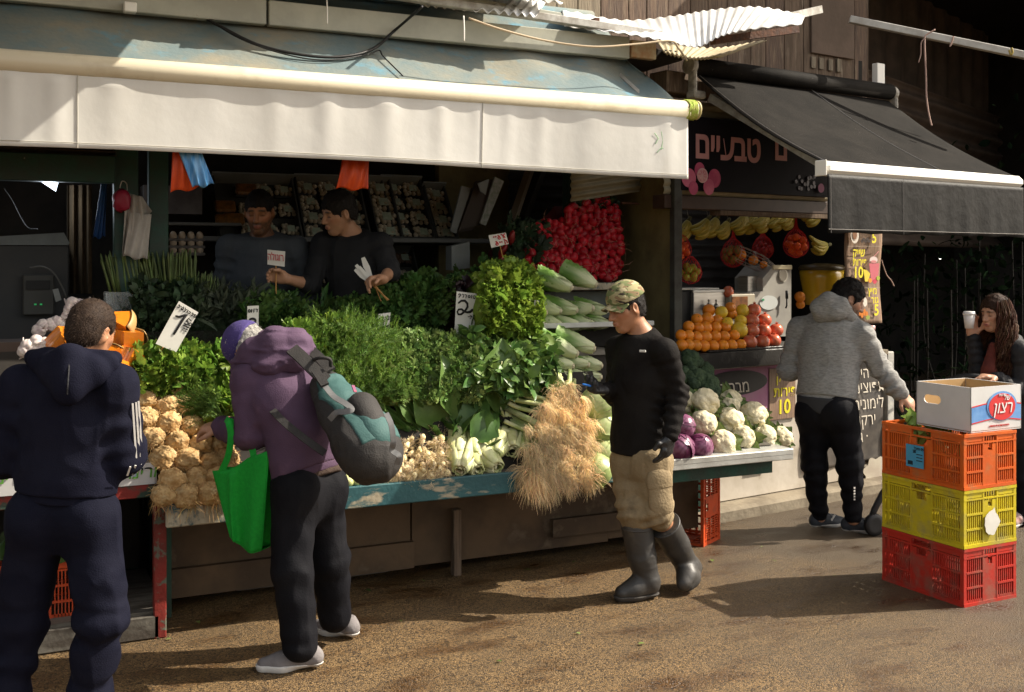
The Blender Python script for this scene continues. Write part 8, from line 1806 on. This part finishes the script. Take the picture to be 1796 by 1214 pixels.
S.post=wrinkles([((8,8,5),.006,9,None,1)]); cmesh(S,.0065,'hood',F_navy,ho)
b=MB(); b.tube(curve([nb(122,618,-.135),nb(121,645,-.172),nb(119,675,-.196),nb(118,692,-.192)],5),.003,5); b.build('seam',F_dark,ho)
# striped sleeve: three raised tapes running down the outer arm
for k in range(3):
    pts=[]; a0=J['shR']; a1=J['elR']; 
    for s in np.linspace(.22,1.0,9):
        p=a0+(a1-a0)*s; ax_=nrm(a1-a0); rr=.0775-.002*s; ang=-.12-.22*k; o=nrm(CW(math.cos(ang),math.sin(ang),0)-ax_*np.dot(CW(math.cos(ang),math.sin(ang),0),ax_)); pts.append(p+o*rr)
    sv=bk; bk=CW(.9,-.5); strap(pts,.0065,M_whites,'sleeve_stripe',.003,ho); 
    strap([J['elR']+CW(.074-.010*k,-.02-.026*k,-.030),J['elR']+CW(.052-.008*k,.0-.026*k,-.066)],.0065,M_whites,'sleeve_stripe',.003,ho); bk=sv
b=MB(); b.prism([q(120,628,-.085),q(134,630,-.085),q(133,640,-.088),q(119,638,-.088)],FW*.004); b.build('neck_label',mat('blue_label',(.03,.16,.5),None),ho)
S=SDF(); S.chain([q(95,632,.04),q(128,640,-.055),q(172,634,.02)],[.03,.03,.03],.03); cmesh(S,.006,'collar',mat('collar_black',(.012,.012,.014),None,rough=.9),t)
trousers(J,fw,t,F_navyt,.97,.020,.97,(.104,.088,.068),waist=.14,amp=.010,per=.13,wr=[((5,5,2.2),.020,3,None,1),((11,11,6),.006,4,None,1)])
hair_mesh(J['head'],Mh,.93,t,M_hair_b,.007,.045,-.058,amp=.0011)
for g,x in(('L',8),('R',152)):
    he=J['an'+g]*V(1,1,0)-fw*.08; shoe(t,he,he+fw*.27,mat('dark_trainer',(.03,.03,.032),None),M_whites)
# ---------------------------------------------------------------- man in heather grey hoodie at the juice bar
T=6.82; q=lambda x,y,dt=0.: at(x,y,T+dt)
fw=CW(.62,.78)
J=dict(head=q(1487,527,.16),neck=q(1462,556,.12),shR=q(1510,588,-.02),shL=q(1405,578,.24),elR=q(1545,647,-.03),wrR=q(1580,690,-.12),elL=q(1385,648,.26),wrL=q(1410,648,.5),pel=q(1448,702,.02),hipR=q(1474,722,-.05),hipL=q(1428,722,.07),knR=q(1490,812,-.05),knL=q(1428,812,.06),anR=q(1497,910,-.05),anL=q(1437,906,.09))
t,Mh=person('person in heather grey hoodie leaning over the juice bar, dark beard',T,J,fw,CW(.93,-.02,-.40),CW(.38,.10,.90),'pale',.98,1.,dict(R=dict(dr=CW(.62,-.2,-.75),pn=CW(-.3,.6,-.4),th=CW(.3,-.9,.2),curl=(.3,.35,.45,.55)),L=dict(dr=CW(.3,.9,0),pn=CW(0,0,-1),th=CW(1,0,0))),bulk=1.08,loc=onZ(1470,930,0))
ho=top(J,fw,t,F_grey,1.10,.026,.03,.96,'hoodie',flare=.008,ring=.010,per=.07,armg=.026,neck=False,wr=[((5,5,3),.020,1,None,1),((11,11,7),.006,2,None,1)])
hemband(J,fw,ho,F_grey,1.10,.020,-.05,.04)
S=SDF(); S.chain([q(1440,556,.05),q(1436,540,.02),q(1452,528,.0),q(1474,536,-.02),q(1492,556,-.02)],[.035,.045,.050,.045,.035],.04); S.chain([q(1445,550,.03),q(1465,550,-.03)],[.055,.05],.04); S.post=wrinkles([((10,10,14),.010,5,None,1)]); cmesh(S,.007,'hood',F_grey,ho)
S=SDF(); S.chain([J['pel']+V(0,0,.03),J['pel']-V(0,0,.02)],[.185,.182],.03,(fw,1.35)); S.plane(q(1420,716,-.05),V(0,0,-1)-RT*.55,.0); S.plane(q(1420,695,0),V(0,0,1)); S.post=wrinkles([((7,7,4),.008,3,None,1)]); cmesh(S,.008,'undershirt',mat('charcoal_tee',(.035,.036,.040),None,rough=.9),t)
trousers(J,fw,t,F_blackt,1.05,.02,.94,(.104,.078,.054),waist=.10,amp=.008,per=.09)
text('SPORT',.045,q(1497,868,-.135),V(0,0,-1),RT,M_whites,t,'leg_print',rev=False) if False else None
b=MB()
for k in range(5): b.box(q(1498.5,856+k*5,-.128),(.012,.004,.010)); 
b.build('leg_print',M_whites,t)
hair_mesh(J['head'],Mh,.98,t,M_hair_d,.014,.048,-.052,top=.012,amp=.006)
ns=mat('slate_trainer',(.035,.042,.052),(.05,.055,.065),14,.7)
for g,hx,hy,d in(('L',1422,928,CW(.85,.4)),('R',1476,934,CW(.95,-.05))):
    he=onZ(hx,hy,0); so_=shoe(t,he,he+nrm(d)*.28,ns,M_whites,.09); b=MB(); y=nrm(np.cross(UPV,d)); p=he+nrm(d)*.13-y*.043+V(0,0,.05); b.bar(p,p+nrm(d)*.03+V(0,0,.035),.012,.004,up=y); b.build('side_mark',M_whites,so_)
# ---------------------------------------------------------------- woman with paper cup
T=7.05; q=lambda x,y,dt=0.: at(x,y,T+dt)
fw=CW(-.93,-.36)
J=dict(head=q(1746,550,.0),neck=q(1766,598,.02),shL=q(1791,618,-.14),shR=q(1748,616,.14),elL=q(1792,690,-.14),wrL=q(1748,664,-.20),elR=q(1716,654,.06),wrR=q(1706,592,.04),pel=q(1776,752,.0),hipL=q(1785,765,-.07),hipR=q(1768,765,.07),knL=q(1788,840,-.07),knR=q(1765,840,.08),anL=q(1792,912,-.07),anR=q(1770,905,.1))
t,Mh=person('person with long wavy brown hair and black jacket holding a paper cup',T,J,fw,CW(-.90,-.36,-.24),CW(-.12,-.06,.98),'pale',.92,0,dict(R=dict(dr=CW(-.10,-.05,.95),pn=CW(.1,-.95,0),th=CW(.9,.1,.1),curl=(.42,.45,.5,.55),thumb=.15),L=dict(dr=CW(-.95,-.1,.15),pn=CW(0,0,-1),th=CW(0,-.9,.3),curl=(.3,.35,.4,.4))),bulk=.88,lips=(.40,.10,.10),loc=onZ(1782,920,0))
top(J,fw,t,F_dark,.92,.022,-.22,.98,'jacket',ring=.008,per=.06,armg=.02,flare=.02)
S=SDF(); S.chain([q(1742,610,-.06),q(1735,650,-.10),q(1730,690,-.11)],[.035,.05,.05],.03,(fw,1.3)); S.post=wrinkles([((8,8,3),.008,2,None,1)]); cmesh(S,.007,'red_top',mat('rust_red_knit',(.13,.030,.020),(.09,.02,.015),18,.9),t)
trousers(J,fw,t,F_blackt,.9,.006,.96,(.088,.062,.045),waist=.1,amp=.003)
pk_=mat('pink_grey_trainer',(.35,.31,.31),(.45,.25,.22),12,.7)
for g in 'LR': he=J['an'+g]*V(1,1,0)-fw*.05; shoe(t,he,he+fw*.25,pk_,M_whites)
hair_mesh(J['head'],Mh,.92,t,mat('dark_brown_hair',(.022,.011,.007),(.035,.018,.011),50,.6,.3,160,spec=.1),.010,.046,-.09,top=.004,amp=.004,name="hair")
b=MB(); r=np.random.default_rng(55); hh=lambda x,y,z: J['head']+Mh@(V(x,y,z)*.92)
for i in range(1100):
    a=r.uniform(.30,2*math.pi-.30) if r.random()<.9 else r.uniform(.9,5.4); a=math.pi+ (a-math.pi)*.80; rr=V(.085*math.cos(a),.082*math.sin(a),0); el=r.uniform(-.02,.10); p=hh(rr[0]-.018,rr[1],el); L_=r.uniform(.26,.47)*(1.05 if abs(a-math.pi)>1.0 else .9); o=nrm(Mh@V(math.cos(a),math.sin(a),0)); pts=[p]; ph=r.uniform(0,6.28); am=r.uniform(.006,.016)
    side=nrm(np.cross(o,UPV)); c=p
    for k in range(1,15):
        f=k/14; c=p+V(0,0,-L_*f)+o*(.030*math.sin(min(1,f*2)*math.pi/2)+.02*f)+side*am*math.sin(ph+f*15)*min(1,f*3)+o*am*.8*math.cos(ph+f*15)*min(1,f*3)+CW(-.03,-.04)*f*f; pts.append(c)
    b.tube(pts,[.0034]+[.0042]*9+[.0036,.003,.0025,.002,.001],3,cap=False)
b.build('hair_lengths',mat('wavy_brown_hair',(.040,.018,.010),(.065,.030,.016),25,.6,.0,120,spec=.08,rand=.4),t,True)
b=MB(); b.blob(hh(-.06,-.01,.10),(.022,.016,.016),2); b.build('hair_tie',F_dark,t)
S=SDF(); S.ell(J['wrR']-CW(0,0,.014),V(.034,.034,.010),None,0); cmesh(S,.004,'bracelet',M_whites,t)
t=thing('paper_cup','white paper coffee cup with lid raised in one hand','cup',q(1699,590,-.03)); c=q(1700,576,-.025); b=MB(); b.lathe(c,[(.026,0),(.037,.092),(0,.092)],22); b.build('cup',mat('paper_white',(.66,.64,.62),None,rough=.6),t,True)
b=MB(); b.lathe(c+V(0,0,.092),[(.0395,-.004),(.040,.006),(.036,.010),(.035,.018),(.0,.018)],22); b.build('lid',mat('lid_white',(.7,.69,.67),None,rough=.4),t,True)
# stroller she pushes, mostly behind the crates
t=thing('stroller','black stroller half hidden behind the crate stack','stroller',onZ(1600,930,0)); mb_=mat('stroller_black',(.014,.014,.015),None,rough=.5)
f0=onZ(1533,940,0); rw=onZ(1720,905,0); ww=onZ(1640,900,0)
for nm,c,r_ in(('wheel',f0+V(0,0,.07),.07),('wheel',ww+V(0,0,.075),.075),('wheel',rw+V(0,0,.10),.10)):
    ax_=CW(-.35,.93); M=frame(np.cross(ax_,UPV),ax_); b=MB(); b.lathe(c,[(r_*.55,-.016),(r_*.95,-.018),(r_,-.008),(r_,.008),(r_*.95,.018),(r_*.55,.016)],24,M=M); wh=b.build(nm,mb_,t,True); b=MB(); b.lathe(c,[(0,-.012),(r_*.62,-.014),(r_*.62,.014),(0,.012)],20,M=M); b.build('hub',M_whites,wh)
b=MB(); b.tube([f0+V(0,0,.10)+CW(-.02,0),f0+V(0,0,.16),f0+CW(.06,.02,.26),f0+CW(.25,.1,.46)],.020,8); b.build('front_fork',mb_,t,True)
b=MB(); b.tube(curve([f0+CW(.10,.04,.34),q(1640,760,.0),q(1690,690,.0),q(1712,662,-.10)],5),.016,8); b.tube(curve([rw+V(0,0,.1),q(1680,760,.1),q(1645,700,.1)],5),.016,8); b.build('frame',mb_,t,True)
b=MB(); b.tube(curve([q(1660,668,-.10),q(1690,660,-.16),q(1725,662,-.2),q(1745,668,-.15)],5),.018,8); b.build('handle',mb_,t,True)
S=SDF(); S.chain([q(1655,800,.08),q(1690,740,.08)],[.16,.17],.05); S.post=wrinkles([((9,9,9),.01,3,None,1)]); cmesh(S,.012,'seat',mb_,t)
# ---------------------------------------------------------------- vendors behind the counter
T=6.36; q=lambda x,y,dt=0.: at(x,y,T+dt)
fw=CW(.05,-1)
J=dict(head=q(455,372,-.03),neck=q(460,418,.03),shL=q(520,436,.02),shR=q(402,434,.02),elL=q(543,508,.04),wrL=q(541,566,-.10),elR=q(392,510,.06),wrR=q(412,560,-.12),pel=q(462,590,.05),hipL=q(490,610,.05),hipR=q(434,610,.05),knL=q(492,750,.03),knR=q(432,750,.03),anL=q(492,850,.1),anR=q(432,850,.1))
t,Mh=person('person in slate grey sweater behind the herbs, looking down, short beard',T,J,fw,CW(.04,-.93,-.30),CW(.0,-.26,.96),'brown',1.02,.9,dict(L=dict(dr=CW(-.1,-.3,-.9),pn=CW(-1,0,0),th=CW(0,-1,0)),R=dict(dr=CW(.2,-.5,-.8),pn=CW(1,0,0),th=CW(0,-1,0))),bulk=1.02,loc=V(*(q(462,590,.05)[:2]),.4))
top(J,fw,t,F_slate,1.05,.022,-.05,.80,'sweater',ring=.010,per=.05,wr=[((6,6,3),.010,1,None,1),((12,12,7),.004,2,None,1)])
trousers(J,fw,t,F_blackt,1.,.016,.95)
hair_mesh(J['head'],Mh,1.02,t,M_hair_d,.005,.058,-.04,amp=.002,fz=-.035)
T=6.28; q=lambda x,y,dt=0.: at(x,y,T+dt)
fw=CW(-.35,-.94)
J=dict(head=q(594,374,-.04),neck=q(618,415,.02),shL=q(668,428,-.03),shR=q(567,428,.03),elL=q(684,476,-.10),wrL=q(672,490,-.26),elR=q(545,500,-.06),wrR=q(502,489,-.24),pel=q(625,590,.05),hipL=q(650,610,.03),hipR=q(600,610,.05),knL=q(650,750,.03),knR=q(600,750,.03),anL=q(650,850,.1),anR=q(600,850,.1))
hd=dict(R=dict(dr=CW(-.85,-.3,.25),pn=CW(-.2,-.9,-.1),th=CW(.25,-.1,.95),curl=(1.15,1.2,1.2,1.25),thumb=.35),L=dict(dr=CW(-.75,-.5,-.12),pn=CW(.3,-.4,-.6),th=CW(-.2,-.6,.75),curl=(1.0,1.05,1.1,1.15),thumb=.3))
t,Mh=person('person in black shirt holding price cards, head turned down to one side',T,J,fw,CW(-.76,-.56,-.33),CW(-.16,-.22,.96),'olive',.98,.12,hd,bulk=.98,loc=V(*(q(625,590,.05)[:2]),.4))
top(J,fw,t,mat('black_tee',(.008,.008,.009),(.012,.012,.013),6,.85,.2,120),1.0,.018,-.05,.25,'shirt',ring=.008,per=.06,cuffL=.2)
trousers(J,fw,t,F_blackt,1.,.016,.95)
hair_mesh(J['head'],Mh,.98,t,M_hair_d,.011,.060,-.035,top=.006,amp=.003,fz=-.03)
hR=at(486,486,6.0); t=thing('price_card','small white card with red Hebrew word on a stick held up','price card',hR)
P=[at(x,y,5.99) for x,y in((469,438),(500,441),(499,468),(469,464))]; b=MB(); b.prism(P,FW*.004); b.build('card',M_card,t)
text('רוגולה',.058,(P[3]+P[2])/2+V(0,0,.028)-FW*.003,nrm(P[1]-P[0]),V(0,0,1),M_redink,t,bold=-.002,shear=-.1,sx=.62)
b=MB(); b.tube([at(484,464,6.0),at(484,528,6.0)],.0035,5); b.build('stick',M_stick,t)
for i,(x0,y0,x1,y1,wd,lb) in enumerate([(636,452,650,485,11,'topmost of the white cards fanned in one hand'),(624,465,648,492,9,'second white card in the fan'),(622,473,647,495,8,'lowest white card in the fan'),(630,468,649,490,7,'third narrow white card in the fan')]):
    a=at(x0,y0,6.02-.008*i); c=at(x1,y1,6.02-.008*i); d=nrm(c-a); s_=nrm(np.cross(d,FW)); t=thing('price_card',lb,'price card',c,group='blank price cards held in one hand'); b=MB(); w_=wd/F*6.; 
    b.prism([a-s_*w_*.25,a+s_*w_*.35,a+d*.06+s_*w_*.5,c+s_*w_*.3,c-s_*w_*.2,a+d*.05-s_*w_*.5],FW*.003); b.build('card',M_card,t); b=MB(); b.tube([c,c+d*.15],.0028,5); b.build('stick',M_stick,t)

# scraps trodden into the street
r=np.random.default_rng(91)
for i in range(16):
    px,py=[(1362,985),(1010,1110),(640,1035),(745,1020),(930,1000),(1250,985),(560,1160),(300,1120),(420,1050),(1460,1010),(880,1160),(1120,1130),(705,1090),(345,1090),(1010,985),(1335,960)][i]
    p=onZ(px,py,.006); b=MB(); a=r.uniform(0,6.28); v,f=leafgeo('ovate' if i%3 else 'sage',np.array([p]),np.array([V(math.cos(a),math.sin(a),.05)]),np.array([V(0,0,1)]),r.uniform(.018,.04)); b.add(v,f)
    tag(b.build('leaf_scrap',L_cor if i%2 else L_kale,None,True,loc=p),'small green leaf scrap trodden on the street','leaf','leaf scraps on the street')
